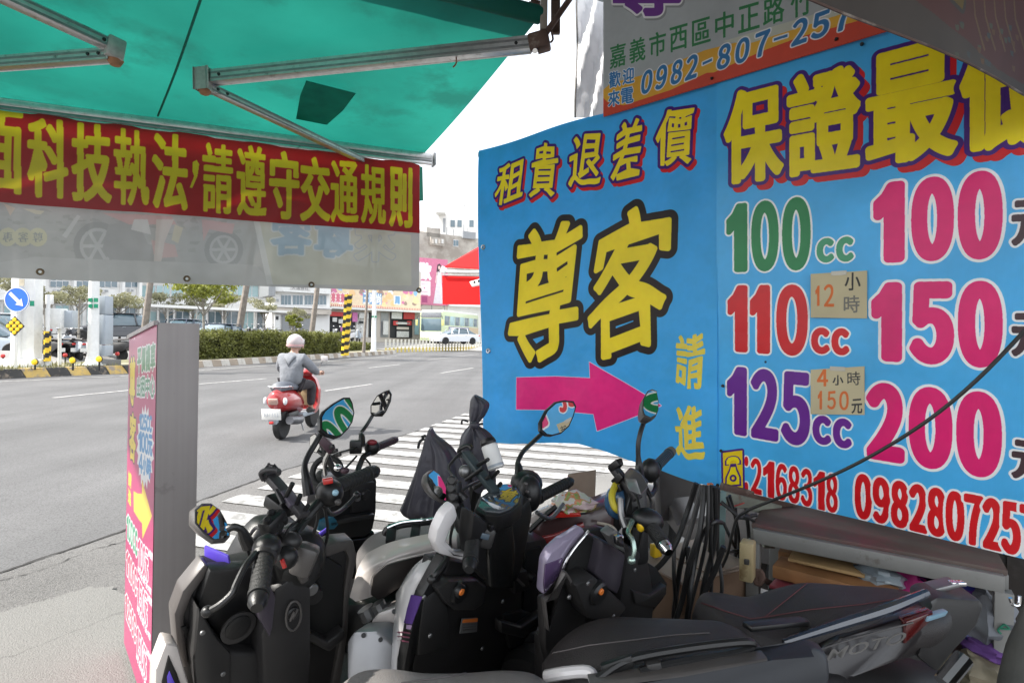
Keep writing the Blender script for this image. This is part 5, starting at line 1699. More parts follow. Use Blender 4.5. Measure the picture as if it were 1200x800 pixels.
# dark banner close overhead at the top right
m0 = P(955, -4, 1.1); m1 = P(1215, 117, 1.56)
dd = (m1 - m0); dd.z = 0; dd.normalize(); dn = V((-dd.y, dd.x, 0))
o4 = m0 - dd * .2; o4.z = 2.0
W4, H4 = 620, 480
db = Print(W4, H4, (66, 58, 52), ban_map(m0, dn, dd, o4, 480, H4))
db.poly([(1060, -5), (1090, 20), (1125, 48), (1165, 82), (1215, 104), (1290, 120), (1290, -400), (980, -400), (990, -60)], (78, 42, 38))
db.poly([(1085, -40), (1108, 0), (1122, 14), (1124, 2), (1112, -30), (1100, -60)], (96, 78, 28), outs=[(5, (58, 54, 50))])
for k in range(5):
    x = 1135 + k * 14
    db.poly([(x, -60), (x + 4, 20), (x + 16, 60), (x + 14, 62), (x + 2, 22), (x - 2, -60)], (96, 74, 48))
for k in range(26):
    x, y = r2.uniform(1110, 1200), r2.uniform(20, 80)
    db.poly([(x, y), (x + 5, y + 1), (x + 4, y + 8), (x + 1, y + 6)], r2.choice([(70, 74, 60), (92, 66, 42), (60, 66, 66)]))
db.grain(.2, 9)
m_db = print_mat('dark banner print', db.image('dark_banner_print'), .6, trans=.3)
vs, fs, uv = [], [], []
for i in range(13):
    for j in range(9):
        p = (m0 - dd * .35).lerp(m1 + dd * .5, i / 12)
        p.z = (m0.z + (m1.z - m0.z) * (-.35 / (m1 - m0).length + i / 12 * ((m1 - m0).length + .85) / (m1 - m0).length)) + j * .13
        q = p - o4
        uv.append((q.dot(dd) * 480 / W4, q.z * 480 / H4))
        vs.append(p + dn * .012 * math.sin(i * .8 + j * .4))
for i in range(12):
    for j in range(8):
        k = i * 9 + j
        fs.append((k, k + 1, k + 10, k + 9))
dbo = mk('overhead_banner', vs, fs, m_db, None, 60, uv)
tag(dbo, 'dark brown banner seen from behind, hanging close overhead in the top right corner', 'banner')
vs, fs = tube([vs[i * 9] for i in range(13)], .003, 6); mk('hem_cord', vs, fs, M_RUST, dbo)

# ------------------------------------------------------------------ the magenta box sign on the forecourt
c_n = P(184, 378, 2.0); fdir = V((-.655, .755, 0)).normalized(); sdir2 = V((fdir.y, -fdir.x, 0))
wid = .62
tl = on(151.5, 395, c_n, V((sdir2.x, sdir2.y, 0)))
wid = (tl - c_n).dot(fdir)
def streaky(m, sc=(60, 60, 1.2), amt=.045):
    t = m.node_tree; b = t.nodes['Principled BSDF']
    src = b.inputs['Base Color'].links[0].from_socket
    co = t.nodes.new('ShaderNodeTexCoord'); mp_ = t.nodes.new('ShaderNodeMapping'); mp_.inputs['Scale'].default_value = sc
    n = t.nodes.new('ShaderNodeTexNoise'); n.inputs['Scale'].default_value = 1; n.inputs['Detail'].default_value = 5
    t.links.new(co.outputs['Object'], mp_.inputs[0]); t.links.new(mp_.outputs[0], n.inputs[0])
    r = t.nodes.new('ShaderNodeMapRange'); r.inputs[1].default_value = .3; r.inputs[2].default_value = .7; r.inputs[3].default_value = 1 - amt; r.inputs[4].default_value = 1 + amt
    t.links.new(n.outputs[0], r.inputs[0])
    x = t.nodes.new('ShaderNodeMix'); x.data_type = 'RGBA'; x.blend_type = 'MULTIPLY'; x.inputs[0].default_value = 1
    t.links.new(src, x.inputs[6]); t.links.new(r.outputs[0], x.inputs[7]); t.links.new(x.outputs[2], b.inputs['Base Color'])
sgn = thing('box_sign', 'tall magenta box sign with grey metal side standing on the forecourt', 'sign', V((c_n.x, c_n.y, .02)))
tw = .135
tn, tf = c_n.copy(), V((tl.x, tl.y, tl.z))
pts = [V((tn.x, tn.y, .05)), V((tf.x, tf.y, .05)), tf, tn]
Wf, Hf = 420, 1180
fo = V((tn.x, tn.y, .05))
def fm(x, y):   # x 0..1 from the far edge to the near edge, y 0..1 down
    return (x * Wf, y * Hf)
fp = Print(Wf, Hf, (186, 50, 110), fm)
def T(c, x0, y0, x1, y1, col, **k): fp.rect(c, x0, y0, x1, y1, col, **k)
for i, c in enumerate('平價機車'): T(c, .36 + i * .155, .05, .36 + i * .155 + .14, .115, (30, 130, 90), bold=3, outs=[(8, WH)])
for i, c in enumerate('出租中心'): T(c, .36 + i * .155, .13, .36 + i * .155 + .14, .185, (30, 130, 90), bold=2, outs=[(7, WH)])
T('尊', .06, .07, .27, .21, YL, bold=6, outs=[(12, (60, 30, 40))]); T('客', .1, .24, .34, .38, YL, bold=6, outs=[(12, (60, 30, 40))])
st = []
for k in range(36):
    a = 6.2832 * k / 36; r_ = 1 if k % 2 else .8
    st.append((.68 + .3 * r_ * math.cos(a), .32 + .115 * r_ * math.sin(a)))
fp.poly(st, WH)
fp.text('125cc', .47, .235, .9, .275, (40, 140, 200), bold=3); fp.text('100元', .45, .285, .92, .335, (40, 140, 200), bold=4); fp.text('4小時', .48, .345, .9, .395, (40, 140, 200), bold=3)
T('請', .07, .43, .2, .475, YL, bold=2); T('進', .07, .485, .2, .53, YL, bold=2)
fp.poly([(.3, .47), (.62, .45), (.6, .41), (.95, .485), (.66, .57), (.64, .53), (.32, .53)], (232, 200, 70))
for y, a_, b_, col in ((.575, '100cc', '100元', (60, 150, 110)), (.69, '110cc', '150元', (190, 60, 100)), (.83, '125cc', '150元', (190, 60, 100))):
    fp.text(a_, .03, y, .48, y + .07, col, bold=4, outs=[(10, WH)]); fp.text(b_, .5, y + .01, .86, y + .085, (200, 60, 110), bold=3, outs=[(9, WH)])
    fp.text('小時計費', .87, y + .0, .99, y + .02, WH, bold=1); fp.text('再送安全帽', .5, y + .092, .97, y + .108, WH, bold=1)
fp.a *= .9; fp.grain(.05, 12)
m_fp = print_mat('box sign print', fp.image('box_sign_print'), .35, coat=.3, shade=1)
mk('front_panel', pts, [(0, 1, 2, 3)], m_fp, sgn, 0, [(1, 0), (0, 0), (0, 1), (1, 1)])
M_SIDE = mat('brushed grey sheet metal', (.34, .315, .31), .42, .25, .08, 3, dirt=(.15, .135, .13), dscale=4, dthr=.58)
streaky(M_SIDE)
nrm = (pts[1] - pts[0]).cross(pts[3] - pts[0]).normalized()
inw = -nrm if (V((0, 0, HC)) - pts[0]).dot(nrm) > 0 else nrm
sd_ = V((.755, .655, 0)).normalized()
q = [p + sd_ * tw for p in pts]
e = sd_ * .002
vs = [p + e for p in pts] + q
mk('metal_housing', vs, [(0, 3, 7, 4), (3, 2, 6, 7), (2, 1, 5, 6), (4, 7, 6, 5), (0, 4, 5, 1)], M_SIDE, sgn, 0)
for a, b in ((0, 3), (3, 2), (2, 1)):
    rail(pts[a] - sd_ * .003, pts[b] - sd_ * .003, .012, .012, 'edge_trim', M_SIDE, sgn, .002)
for a in (0, 1):
    vs, fs = box(pts[a] + sd_ * tw / 2 - V((0, 0, .015)), .05, .16, .035, sd_, .004); mk('foot', vs, fs, M_BLACK, sgn)

# ------------------------------------------------------------------ neighbour's red shade at the left edge of the blue banner
rsd = thing('red_awning', 'small bright red awning showing left of the blue banner', 'awning', P(545, 392, 11))
M_REDF = mat('red awning canvas', (.75, .012, .012), .6, 0, .06, 2, .15, 8, trans=.5)
D_ = 11
a0, a1 = P(521, 312, D_ + .3), P(590, 316, D_ - .1); b0, b1 = P(568, 285, D_ + 1.6), P(620, 262, D_ + 1.5)
vs = [a0, a1, b1, b0]; mk('canvas', vs + [p - V((0, 0, .02)) for p in vs], [(0, 1, 2, 3), (7, 6, 5, 4), (0, 4, 5, 1), (3, 0, 4, 7)], M_REDF, rsd, 0)
vv = [P(518, 323, D_), P(600, 325, D_ - .4), P(600, 357.5, D_ - .4), P(518.5, 356.5, D_)]
vs, fs = prism(vv, V((0, .02, 0))); mk('valance', vs, fs, M_REDF, rsd, 0)
rail(P(518, 318, D_), P(600, 320, D_ - .4), .05, .05, 'front_rail', M_ALU, rsd)
rail(P(518, 322, D_ - .05), P(600, 323.5, D_ - .45), .03, .02, 'rail_lip', M_STEEL, rsd)
rail(P(517, 315, D_), P(523, 318, D_), .1, .12, 'end_cap', M_WHITE, rsd)
lbx = [P(550, 330, D_ - .5), P(600, 316, D_ - .6), P(600, 327, D_ - .6), P(553, 336, D_ - .5)]
vs, fs = prism(lbx, V((0, .1, 0)), .01); hs = mk('hanging_lamp_box', vs, fs, M_WHITE, rsd)
for k in range(3):
    c = P(556 + k * 5, 330.5 - k * 1.3, D_ - .56); vs, fs = box(c, .035, .01, .045); mk('mark', vs, fs, M_BLACK, hs)
for u in (640,):
    a = P(u, 340, D_ + .05)
    vs, fs = tube([V((a.x, a.y + 1.4, 0)), V((a.x, a.y + 1.4, 3.0))], .03, 10); mk('post', vs, fs, M_STEEL, rsd)
# ------------------------------------------------------------------ bodies grown over a skeleton
def skin(name, verts, edges, radii, m, parent, levels=2, root=0):
    me = bpy.data.meshes.new(name)
    base = V(verts[0])
    me.from_pydata([tuple(V(v)) for v in verts], edges, [])
    o = bpy.data.objects.new(name, me)
    COL.objects.link(o)
    md = o.modifiers.new('skin', 'SKIN')
    md.use_smooth_shade = True
    sv = me.skin_vertices[0].data
    for i, r in enumerate(radii):
        sv[i].radius = r if isinstance(r, tuple) else (r, r)
        sv[i].use_root = (i == root)
    sb = o.modifiers.new('sub', 'SUBSURF'); sb.levels = levels; sb.render_levels = levels
    dg = bpy.context.evaluated_depsgraph_get()
    ev = o.evaluated_get(dg)
    m2 = bpy.data.meshes.new_from_object(ev)
    bpy.data.objects.remove(o)
    vs = [v.co.copy() for v in m2.vertices]; fs = [tuple(p.vertices) for p in m2.polygons]
    bpy.data.meshes.remove(m2)
    return mk(name, vs, fs, m, parent, 180)

# ------------------------------------------------------------------ the rider on the red scooter (built facing +x, then placed)
rs_ = thing('red_scooter', 'red retro scooter with a white number plate ridden along the road', 'scooter', (0, 0, 0))
M_REDS = mat('glossy red scooter paint', (.36, .016, .018), .28, 0, .04, coat=1)
for x in (-.56, .68):
    w_ = bpy.data.objects.new('wheel', None); COL.objects.link(w_); w_.parent = rs_; ORG[w_.name] = V((0, 0, 0))
    wheel_parts(w_, (x, 0, .235), .235, .11)
secs = [(-.86, .05, .62, .72), (-.82, .13, .5, .79), (-.68, .18, .44, .82), (-.5, .195, .42, .82), (-.25, .18, .4, .79), (-.05, .15, .36, .72), (.02, .12, .34, .6)]
vs, fs = rings([[V((x, math.cos(a) * w2 * (1 - .22 * max(math.sin(a), 0)), (z0 + z1) / 2 + math.sin(a) * (z1 - z0) / 2)) for a in [2 * math.pi * k / 16 for k in range(16)]] for x, w2, z0, z1 in secs])
mk('rear_body', vs, fs, M_REDS, rs_, 60)
vs, fs = rings([[V((x, math.cos(a) * w2, z + max(math.sin(a), -.55) * h)) for a in [2 * math.pi * k / 14 for k in range(14)]] for x, w2, z, h in ((-.76, .07, .80, .05), (-.7, .13, .82, .085), (-.55, .155, .83, .09), (-.35, .15, .81, .085), (-.1, .12, .79, .08), (0, .06, .77, .05))])
mk('seat', vs, fs, mat('blue grey seat', (.09, .1, .12), .5), rs_)
vs, fs = prism([V((-.05, y, z)) for y, z in ((-.14, .27), (.14, .27), (.14, .35), (-.14, .35))], V((.52, 0, 0)), .02); mk('floorboard', vs, fs, M_GREYM, rs_)
vs, fs = rings([[V((x + .05 * abs(y) / .2 * -1, y, z)) for y in (-w2, -w2 * .6, 0, w2 * .6, w2)] + [V((x + .05, y, z)) for y in (w2, w2 * .6, 0, -w2 * .6, -w2)] for x, w2, z in ((.42, .15, .3), (.46, .21, .45), (.46, .22, .7), (.42, .17, .88), (.38, .08, .98))])
mk('leg_shield', vs, fs, M_REDS, rs_, 60)
vs, fs = box((.405, 0, .62), .02, .2, .4, (1, 0, .08), .01); mk('inner_panel', vs, fs, mat('tan inner panel', (.35, .25, .14), .6), rs_)
vs, fs = blob((.7, 0, .36), .24, .09, .15); mk('front_mudguard', vs, fs, M_REDS, rs_)
vs, fs = tube([V((.68, .07, .235)), V((.6, .07, .5)), V((.47, 0, .75))], .025, 8, 3); mk('fork', vs, fs, M_STEEL, rs_)
vs, fs = tube([V((.27, -.34, 1.03)), V((.34, -.18, 1.03)), V((.4, 0, 1.0)), V((.34, .18, 1.03)), V((.27, .34, 1.03))], [.018, .02, .03, .02, .018], 10, 4); hb = mk('handlebar', vs, fs, M_BLACK, rs_)
vs, fs = blob((.41, 0, 1.0), .09, .12, .07); mk('headset', vs, fs, M_REDS, rs_)
for s in (-1, 1):
    st = mk('mirror_stem', *tube([V((.36, s * .2, 1.04)), V((.39, s * .27, 1.17)), V((.37, s * .3, 1.22))], .007, 6, 3), M_CHROME, rs_)
    vs, fs = box((.365, s * .33, 1.25), .02, .12, .09, (1, 0, .1), .01); mk('mirror', vs, fs, M_WHITEP, st)
vs, fs = box((-.88, 0, .63), .06, .15, .1, (1, 0, .3), .02); mk('tail_light', vs, fs, mat('pale lens', (.4, .26, .22), .2), rs_)
for s in (-1, 1):
    vs, fs = blob((-.8, s * .155, .63), .03, .035, .06); mk('indicator', vs, fs, MATS['lamp glass'], rs_)
vs, fs = box((-.93, 0, .44), .012, .3, .17, (1, 0, .15), .004)
npl = mk('number_plate', vs, fs, M_WHITE, rs_)
for k in range(6):
    vs, fs = box((-.938, -.1 + k * .04, .44), .003, .014 if k != 3 else .006, .07); mk('plate_digit', vs, fs, mat('plate ink', (.4, .42, .45), .5), npl)
vs, fs = box((-.86, 0, .36), .1, .13, .16, (1, 0, .3), .02); mk('rear_mudguard', vs, fs, M_GREYM, rs_)
vs, fs = box((-.92, 0, .31), .02, .07, .04, (1, 0, 0), .01); mk('reflector', vs, fs, M_REDPL, rs_)
vs, fs = tube([V((-.1, -.13, .3)), V((-.35, -.2, .28)), V((-.75, -.21, .33))], [.03, .07, .065], 12, 4); mk('exhaust', vs, fs, mat('grey exhaust', (.16, .16, .17), .4, .6), rs_)
vs, fs = box((-.35, .0, .33), .4, .24, .18, (1, 0, 0), .04); mk('engine', vs, fs, M_BLACK, rs_)
for s in (-1, 1):
    vs, fs = tube([V((-.5, s * .13, .80)), V((-.58, s * .17, .84)), V((-.78, s * .13, .85)), V((-.84, 0, .85))], .012, 8, 4); mk('grab_rail', vs, fs, M_CHROME, rs_)
vs, fs = tube([V((-.15, -.12, .3)), V((-.18, -.2, .08))], .012, 6); mk('side_stand', vs, fs, M_STEEL, rs_)
place(rs_, (G(347, 507).x, G(347, 507).y, 0), math.radians(88))
ry = math.radians(88)

pe = thing('person', 'rider in a grey hooded jacket and pale pink helmet on the red scooter', 'person', (0, 0, 0))
M_SKIN = mat('skin', (.45, .27, .2), .5, var=.05)
M_HOOD = mat('light grey jersey', (.19, .2, .22), .9, 0, .15, 10, 1.0, 16)
M_TROU = mat('dark trousers', (.035, .03, .035), .85, 0, .2, 12, .3, 50)
# joints: pelvis chest neck head | arms | legs
Jv = [(-.2, 0, .88), (-.22, 0, 1.0), (-.2, 0, 1.17), (-.16, 0, 1.32), (-.13, 0, 1.40), (-.1, 0, 1.5), (-.08, 0, 1.58),
      (-.17, .17, 1.3), (-.02, .27, 1.14), (.2, .29, 1.03), (.28, .3, 1.04),
      (-.17, -.17, 1.3), (-.02, -.27, 1.14), (.2, -.29, 1.03), (.28, -.3, 1.04),
      (-.12, .1, .88), (.2, .15, .82), (.22, .12, .45), (.3, .12, .4),
      (-.12, -.1, .88), (.2, -.17, .82), (.2, -.16, .45), (.28, -.17, .4)]
Je = [(0, 1), (1, 2), (2, 3), (3, 4), (4, 5), (5, 6), (3, 7), (7, 8), (8, 9), (9, 10), (3, 11), (11, 12), (12, 13), (13, 14), (0, 15), (15, 16), (16, 17), (17, 18), (0, 19), (19, 20), (20, 21), (21, 22)]
Jr = [.11, .105, .12, .1, .05, .075, .06, .06, .042, .032, .026, .06, .042, .032, .026, .09, .06, .04, .03, .09, .06, .04, .03]
skin('body', Jv, Je, Jr, M_SKIN, pe)
hv = [(-.21, 0, .84), (-.23, 0, .98), (-.22, 0, 1.12), (-.19, 0, 1.27), (-.15, 0, 1.36), (-.19, .17, 1.3), (-.04, .275, 1.13), (.17, .29, 1.035), (-.19, -.17, 1.3), (-.04, -.275, 1.13), (.17, -.29, 1.035)]
he = [(0, 1), (1, 2), (2, 3), (3, 4), (3, 5), (5, 6), (6, 7), (3, 8), (8, 9), (9, 10)]
hr = [(.19, .155), (.2, .16), (.205, .16), (.185, .135), (.075, .075), .1, .08, .055, .1, .08, .055]
skin('hooded_jacket', hv, he, hr, M_HOOD, pe)
vs, fs = rings([[V((-.2 + dx, y, z)) for dx, y, z in ((-.06, -.1 * k, 1.36 - .02 * j), (-.13, -.07 * k, 1.33 - .05 * j), (-.16, 0, 1.25 - .07 * j), (-.13, .07 * k, 1.33 - .05 * j), (-.06, .1 * k, 1.36 - .02 * j), (-.02, .05, 1.4), (-.02, -.05, 1.4))] for j, k in ((0, .9), (.6, 1.15), (1.2, .8))])
mk('hood', vs, fs, M_HOOD, pe, 80)
tv = [(-.2, 0, .93), (-.13, .1, .86), (.2, .16, .84), (.2, .13, .47), (-.13, -.1, .86), (.2, -.18, .84), (.18, -.17, .47)]
skin('trousers', tv, [(0, 1), (1, 2), (2, 3), (0, 4), (4, 5), (5, 6)], [(.155, .13), .11, .09, .062, .11, .09, .062], M_TROU, pe)
hc = V((-.09, 0, 1.56))
rgs = []
for i in range(10):
    a = math.pi * (.02 + .66 * i / 9)
    rgs.append([hc + V((math.cos(t) * math.sin(a) * .155 - .01, math.sin(t) * math.sin(a) * .135, math.cos(a) * .145)) for t in [2 * math.pi * k / 20 for k in range(20)]])
vs, fs = rings(rgs[::-1]); mk('helmet', vs, fs, mat('pale pink helmet', (.42, .36, .36), .25, coat=.7, var=.03), pe)
rgs = []
for i in range(4):
    a = math.pi * (.36 + .2 * i / 3)
    rgs.append([hc + V((math.cos(t) * math.sin(a) * .172, math.sin(t) * math.sin(a) * .15, math.cos(a) * .16)) for t in [-.95 + 1.9 * k / 12 for k in range(13)]])
vs, fs = rings(rgs, closed=False, cap=False); mk('visor', vs, fs, mat('clear visor', (.4, .42, .43), .1, spec=.8), pe)
vs, fs = rings([[hc + V((math.cos(t) * r_ - .012, math.sin(t) * r_ * .88, z)) for t in [2 * math.pi * k / 20 for k in range(20)]] for r_, z in ((.157, -.03), (.158, -.045), (.155, -.06))]); mk('helmet_band', vs, fs, mat('rose band', (.5, .3, .3), .4), pe)
vs, fs = blob(hc + V((.08, 0, -.07)), .055, .06, .08); fc = mk('face', vs, fs, M_SKIN, pe)
vs, fs = blob(hc + V((.14, 0, -.08)), .02, .012, .02); mk('nose', vs, fs, M_SKIN, fc)
vs, fs = blob(hc + V((.125, 0, -.12)), .008, .022, .006); mk('mouth', vs, fs, mat('lips', (.35, .12, .1), .5), fc)
for s in (-1, 1):
    vs, fs = blob(hc + V((.12, s * .028, -.045)), .012, .014, .008); mk('eye', vs, fs, M_BLACK, fc)
    vs, fs = blob(hc + V((.02, s * .12, -.07)), .025, .012, .03); mk('ear', vs, fs, M_SKIN, fc)
    # hands closed round the grips: palm, four fingers, thumb
    hx = V((.275, s * .31, 1.035))
    hd = mk('hand', *blob(hx + V((-.02, 0, .015)), .04, .042, .022), M_SKIN, pe)
    for k in range(4):
        y = s * (.279 + k * .02)
        L_ = (.9, 1.05, 1.0, .8)[k]
        c0 = V((.27, y, 1.055))
        vs, fs = tube([c0, V((.31, y, 1.06)), V((.325 * (.98 + .02 * L_), y, 1.035)), V((.31, y, 1.005)), V((.285, y, 1.0 + .004 * k))], [.0095, .0095, .009, .0085, .007], 8, 3); mk('finger', vs, fs, M_SKIN, hd)
    vs, fs = tube([V((.25, s * .275, 1.04)), V((.265, s * .262, 1.01)), V((.29, s * .262, 1.0))], [.011, .01, .008], 8, 3); mk('thumb', vs, fs, M_SKIN, hd)
    vs, fs = rings([[V((x, s * .15 + math.cos(a) * w2, .36 + z + math.sin(a) * h)) for a in [2 * math.pi * k / 10 for k in range(10)]] for x, w2, z, h in ((.12, .035, .04, .04), (.17, .048, .045, .05), (.25, .05, .03, .04), (.34, .045, .02, .025), (.39, .02, .015, .015))]); mk('shoe', vs, fs, M_RUBBER, pe)
place(pe, rs_.location, ry)
pe.location = V(rs_.location) + V((0, 0, -.025))
pe.scale = rs_.scale = (.85,) * 3

# ------------------------------------------------------------------ the hire scooters in front: shared builders, every part at its own depth
class Front:
    """the upright front end of one scooter: plates laid parallel to its leg shield plane"""
    def __init__(s, root, u, v, D, h, tilt=.25):
        s.r = root
        s.p0 = P(u, v, D)
        s.n = V((h[0], h[1], tilt)).normalized()
        s.h = V((h[0], h[1], 0)).normalized()
    def at(s, u, v, off=0.0): return on(u, v, s.p0, s.n, off)
    def pl(s, name, px, m, off=0.0, th=.02, bev=.006, parent=None, lab=None):
        pts = [s.at(u, v, off) for u, v in px]
        vs, fs = prism(pts, s.n * th, bev)
        o = mk(name, vs, fs, m, parent or s.r, 40)
        if lab: o['label'] = lab
        return o
    def shell(s, name, px, m, depth_fn, parent=None, lift=0.0):
        """curved panel: px rows of (u, v, off) points"""
        rs = [[s.at(u, v, off) for u, v, off in rowp] for rowp in px]
        if lift: rs = [[p + (V((0, 0, HC)) - p).normalized() * lift for p in r_] for r_ in rs]
        vs, fs = rings(rs, closed=False, cap=False)
        N = len(vs)
        return mk(name, vs + [p + s.n * depth_fn for p in vs], fs + [tuple(i + N for i in f[::-1]) for f in fs], m, parent or s.r, 60)
    def disc(s, name, u, v, r, m, off, th=.012, parent=None, prof=None):
        c = s.at(u, v, off)
        prof = prof or [(0, r), (.7, r), (1, r * .82)]
        vs, fs = lathe(c + s.n * th, c, prof, 24)
        return mk(name, vs, fs, m, parent or s.r)

def grip(root, a, b, r=.0175, m=None, endm=None):
    """rubber grip with ribs and a bar end; a inner, b outer"""
    a, b = V(a), V(b)
    prof = [(0, r * 1.25), (.06, r * 1.25), (.08, r)]
    for k in range(9):
        t = .12 + k * .085
        prof += [(t, r), (t + .02, r * 1.06), (t + .06, r * 1.06), (t + .075, r)]
    prof += [(.93, r), (.94, r * 1.12), (1, r * 1.1)]
    g = mk('grip', *lathe(a, b, prof, 20), m or M_RUBBER, root)
    d = (b - a).normalized()
    mk('bar_end', *lathe(b, b + d * .03, [(0, r * .7), (.1, r * .98), (.6, r * .98), (1, r * .6)], 16), endm or M_BLACK, g)
    return g

def lever(root, pts, m=None):
    l_ = mk('brake_lever', *tube([P(*p) for p in pts], [.0075] + [.0065] * (len(pts) - 2) + [.006], 8, 5), m or M_BLACK, root)
    mk('lever_ball', *blob(P(*pts[-1]), .011, .011, .011), m or M_BLACK, l_)
    return l_

def mirror(root, outline, D, target, stem, bulge, name='mirror', case=None, Dtilt=None, rs=.0075):
    """rear-view mirror: shell, glass aimed so that the viewer sees `target`, and stem"""
    n_ = len(outline)
    cu = sum(p[0] for p in outline) / n_; cv = sum(p[1] for p in outline) / n_
    c = P(cu, cv, D)
    toc = (V((0, 0, HC)) - c).normalized()
    tot = (V(target) - c).normalized()
    n = (toc + tot).normalized()              # glass normal, facing the viewer's side
    pts = [on(u, v, c, n) for u, v in outline]
    m_ = thing_part(name, root)
    back = bulge if isinstance(bulge, V) else -n * bulge
    # rounded case: rings shrinking backwards
    cen = sum(pts, V((0, 0, 0))) / n_
    rsx = [[cen + (p - cen) * .96 + n * .001 for p in pts], [cen + (p - cen) * 1.06 + n * .001 for p in pts], [cen + (p - cen) * 1.08 - n * .006 for p in pts],
           [cen + (p - cen) * 1.0 + back * .45 for p in pts], [cen + (p - cen) * .72 + back * .85 for p in pts], [cen + (p - cen) * .35 + back for p in pts]]
    vs, fs = rings(rsx); mk('case', vs, fs, case or M_BLACK, m_, 50)
    gp = [cen + (p - cen) * .955 + n * .0025 for p in pts]
    mk('glass', gp, [tuple(range(n_))], M_MIRROR, m_, 0)
    # make the face look at the viewer's side
    st = [P(*q) for q in stem]
    vs, fs = tube(st, [rs * 1.9, rs * 1.6] + [rs] * (len(st) - 2) if len(st) > 3 else rs, 10, 5); mk('stem', vs, fs, M_BLACK, m_)
    return m_

def thing_part(name, parent):
    o = bpy.data.objects.new(name, None)
    COL.objects.link(o)
    o.parent = parent
    ORG[o.name] = ORG[parent.name]
    return o

def seat_loft(root, secs, m, name='seat', seg=18, flat=.55, lab=None, lean=None):
    """seat as a loft; secs = [(centre point on top, side vector, half width, drop)]"""
    rsx = []
    for c, s, w_, dr in secs:
        ring = []
        for k in range(seg):
            a = 2 * math.pi * k / seg
            x, z = math.cos(a), math.sin(a)
            x = math.copysign(abs(x) ** .75, x)
            zz = (max(z, 0) ** .7) * .42 - (max(-z, 0) ** .5) * .58
            ring.append(V(c) + s * x * w_ * (1 if z > -.3 else .86) + V((0, 0, 1)) * (zz - .42) * dr)
        rsx.append(ring)
    # interpolate between sections for a supple outline
    out = []
    n = len(rsx)
    for k in range(seg):
        col_ = smooth_path([rsx[i][k] for i in range(n)], 5)
        out.append(col_)
    rr_ = [[out[k][i] for k in range(seg)] for i in range(len(out[0]))]
    vs, fs = rings(rr_)
    o = mk(name, vs, fs, m, root, 75)
    if lab: o['label'] = lab
    return o

def rear_wheel(root, c, ax, r=.22):
    w_ = thing_part('wheel', root)
    wheel_parts(w_, c, r, .1, M_STEEL, V(ax).normalized())
    return w_

def cable(root, pts, r=.0035, name='cable', m=None):
    return mk(name, *tube([P(*p) for p in pts], r, 6, 6), m or M_CABLE, root)

ROAD_T = V((1.05, 2.2, 1.3))

# ======== scooter 1: dark maxi scooter at the front left
h1 = V((-.72, .69, 0)).normalized(); l1 = V((-h1.y, h1.x, 0))
g1 = P(290, 770, 1.42)
s1 = thing('hire_scooter', 'dark matte scooter at the front left with purple deflectors and a phone clamp', 'scooter', V((g1.x, g1.y, .02)), 'hire scooters parked in a row')
f = Front(s1, 280, 736, 1.40, h1)
M_SHELL1 = mat('warm grey shell plastic', (.085, .076, .072), .34, bump=.05, bscale=600)
M_IN1 = mat('matte black inner panel', (.018, .017, .0175), .46, bump=.12, bscale=900)
f.pl('outer_shell', [(241, 661), (215, 693), (205, 720), (208, 757), (216, 790), (216, 900), (380, 900), (398, 800), (407, 742), (409, 695), (418, 652), (413, 635), (396, 636), (371, 644), (340, 632), (340, 652), (300, 655), (262, 662)], M_IN1, -.0, .05, .01)
f.pl('shell_edge', [(240, 661), (214, 693), (204, 720), (207, 757), (213, 782), (222, 782), (217, 745), (216, 722), (226, 696), (248, 666)], M_SHELL1, .012, .05, .006)
f.pl('shell_edge', [(370, 645), (396, 635), (414, 633), (419, 652), (410, 695), (408, 742), (399, 802), (390, 830), (389, 800), (400, 742), (403, 695), (409, 655), (405, 645), (378, 655)], M_GPLAST, .012, .05, .006)
f.pl('inner_panel', [(246, 668), (232, 710), (255, 745), (272, 762), (330, 762), (362, 745), (362, 690), (345, 672), (300, 664)], M_BLACK, .03, .04, .008)
f.pl('lower_box', [(233, 712), (252, 745), (274, 765), (322, 765), (360, 742), (362, 900), (250, 900), (228, 775)], M_DPLAST, .065, .07, .012)
f.pl('box_bevel', [(233, 711), (254, 747), (272, 766), (272, 900), (238, 900), (227, 775)], M_DPLAST, .072, .02, .01)
f.pl('centre_spine', [(322, 690), (345, 675), (366, 690), (366, 770), (356, 900), (318, 900), (308, 800), (306, 745)], M_IN1, .1, .08, .014)
f.pl('spine_trim', [(297, 690), (310, 672), (324, 700), (320, 735), (317, 748), (304, 726)], mat('purple grey trim', (.05, .042, .055), .35), .112, .03, .006)
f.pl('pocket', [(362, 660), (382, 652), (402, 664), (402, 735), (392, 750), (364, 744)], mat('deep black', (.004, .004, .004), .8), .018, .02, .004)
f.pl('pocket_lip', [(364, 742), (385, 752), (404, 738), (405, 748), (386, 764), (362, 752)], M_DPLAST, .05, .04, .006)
f.disc('fuel_cap_rim', 280, 736, .04, M_DPLAST, .07, .006, prof=[(0, .04), (.8, .04), (1, .034)])
f.disc('fuel_cap', 280, 736, .027, M_BLACK, .076, .006, prof=[(0, .029), (.6, .029), (.8, .024), (1, .02)])
e_ = f.disc('emblem', 344, 720, .017, M_DPLAST, .108, .012)
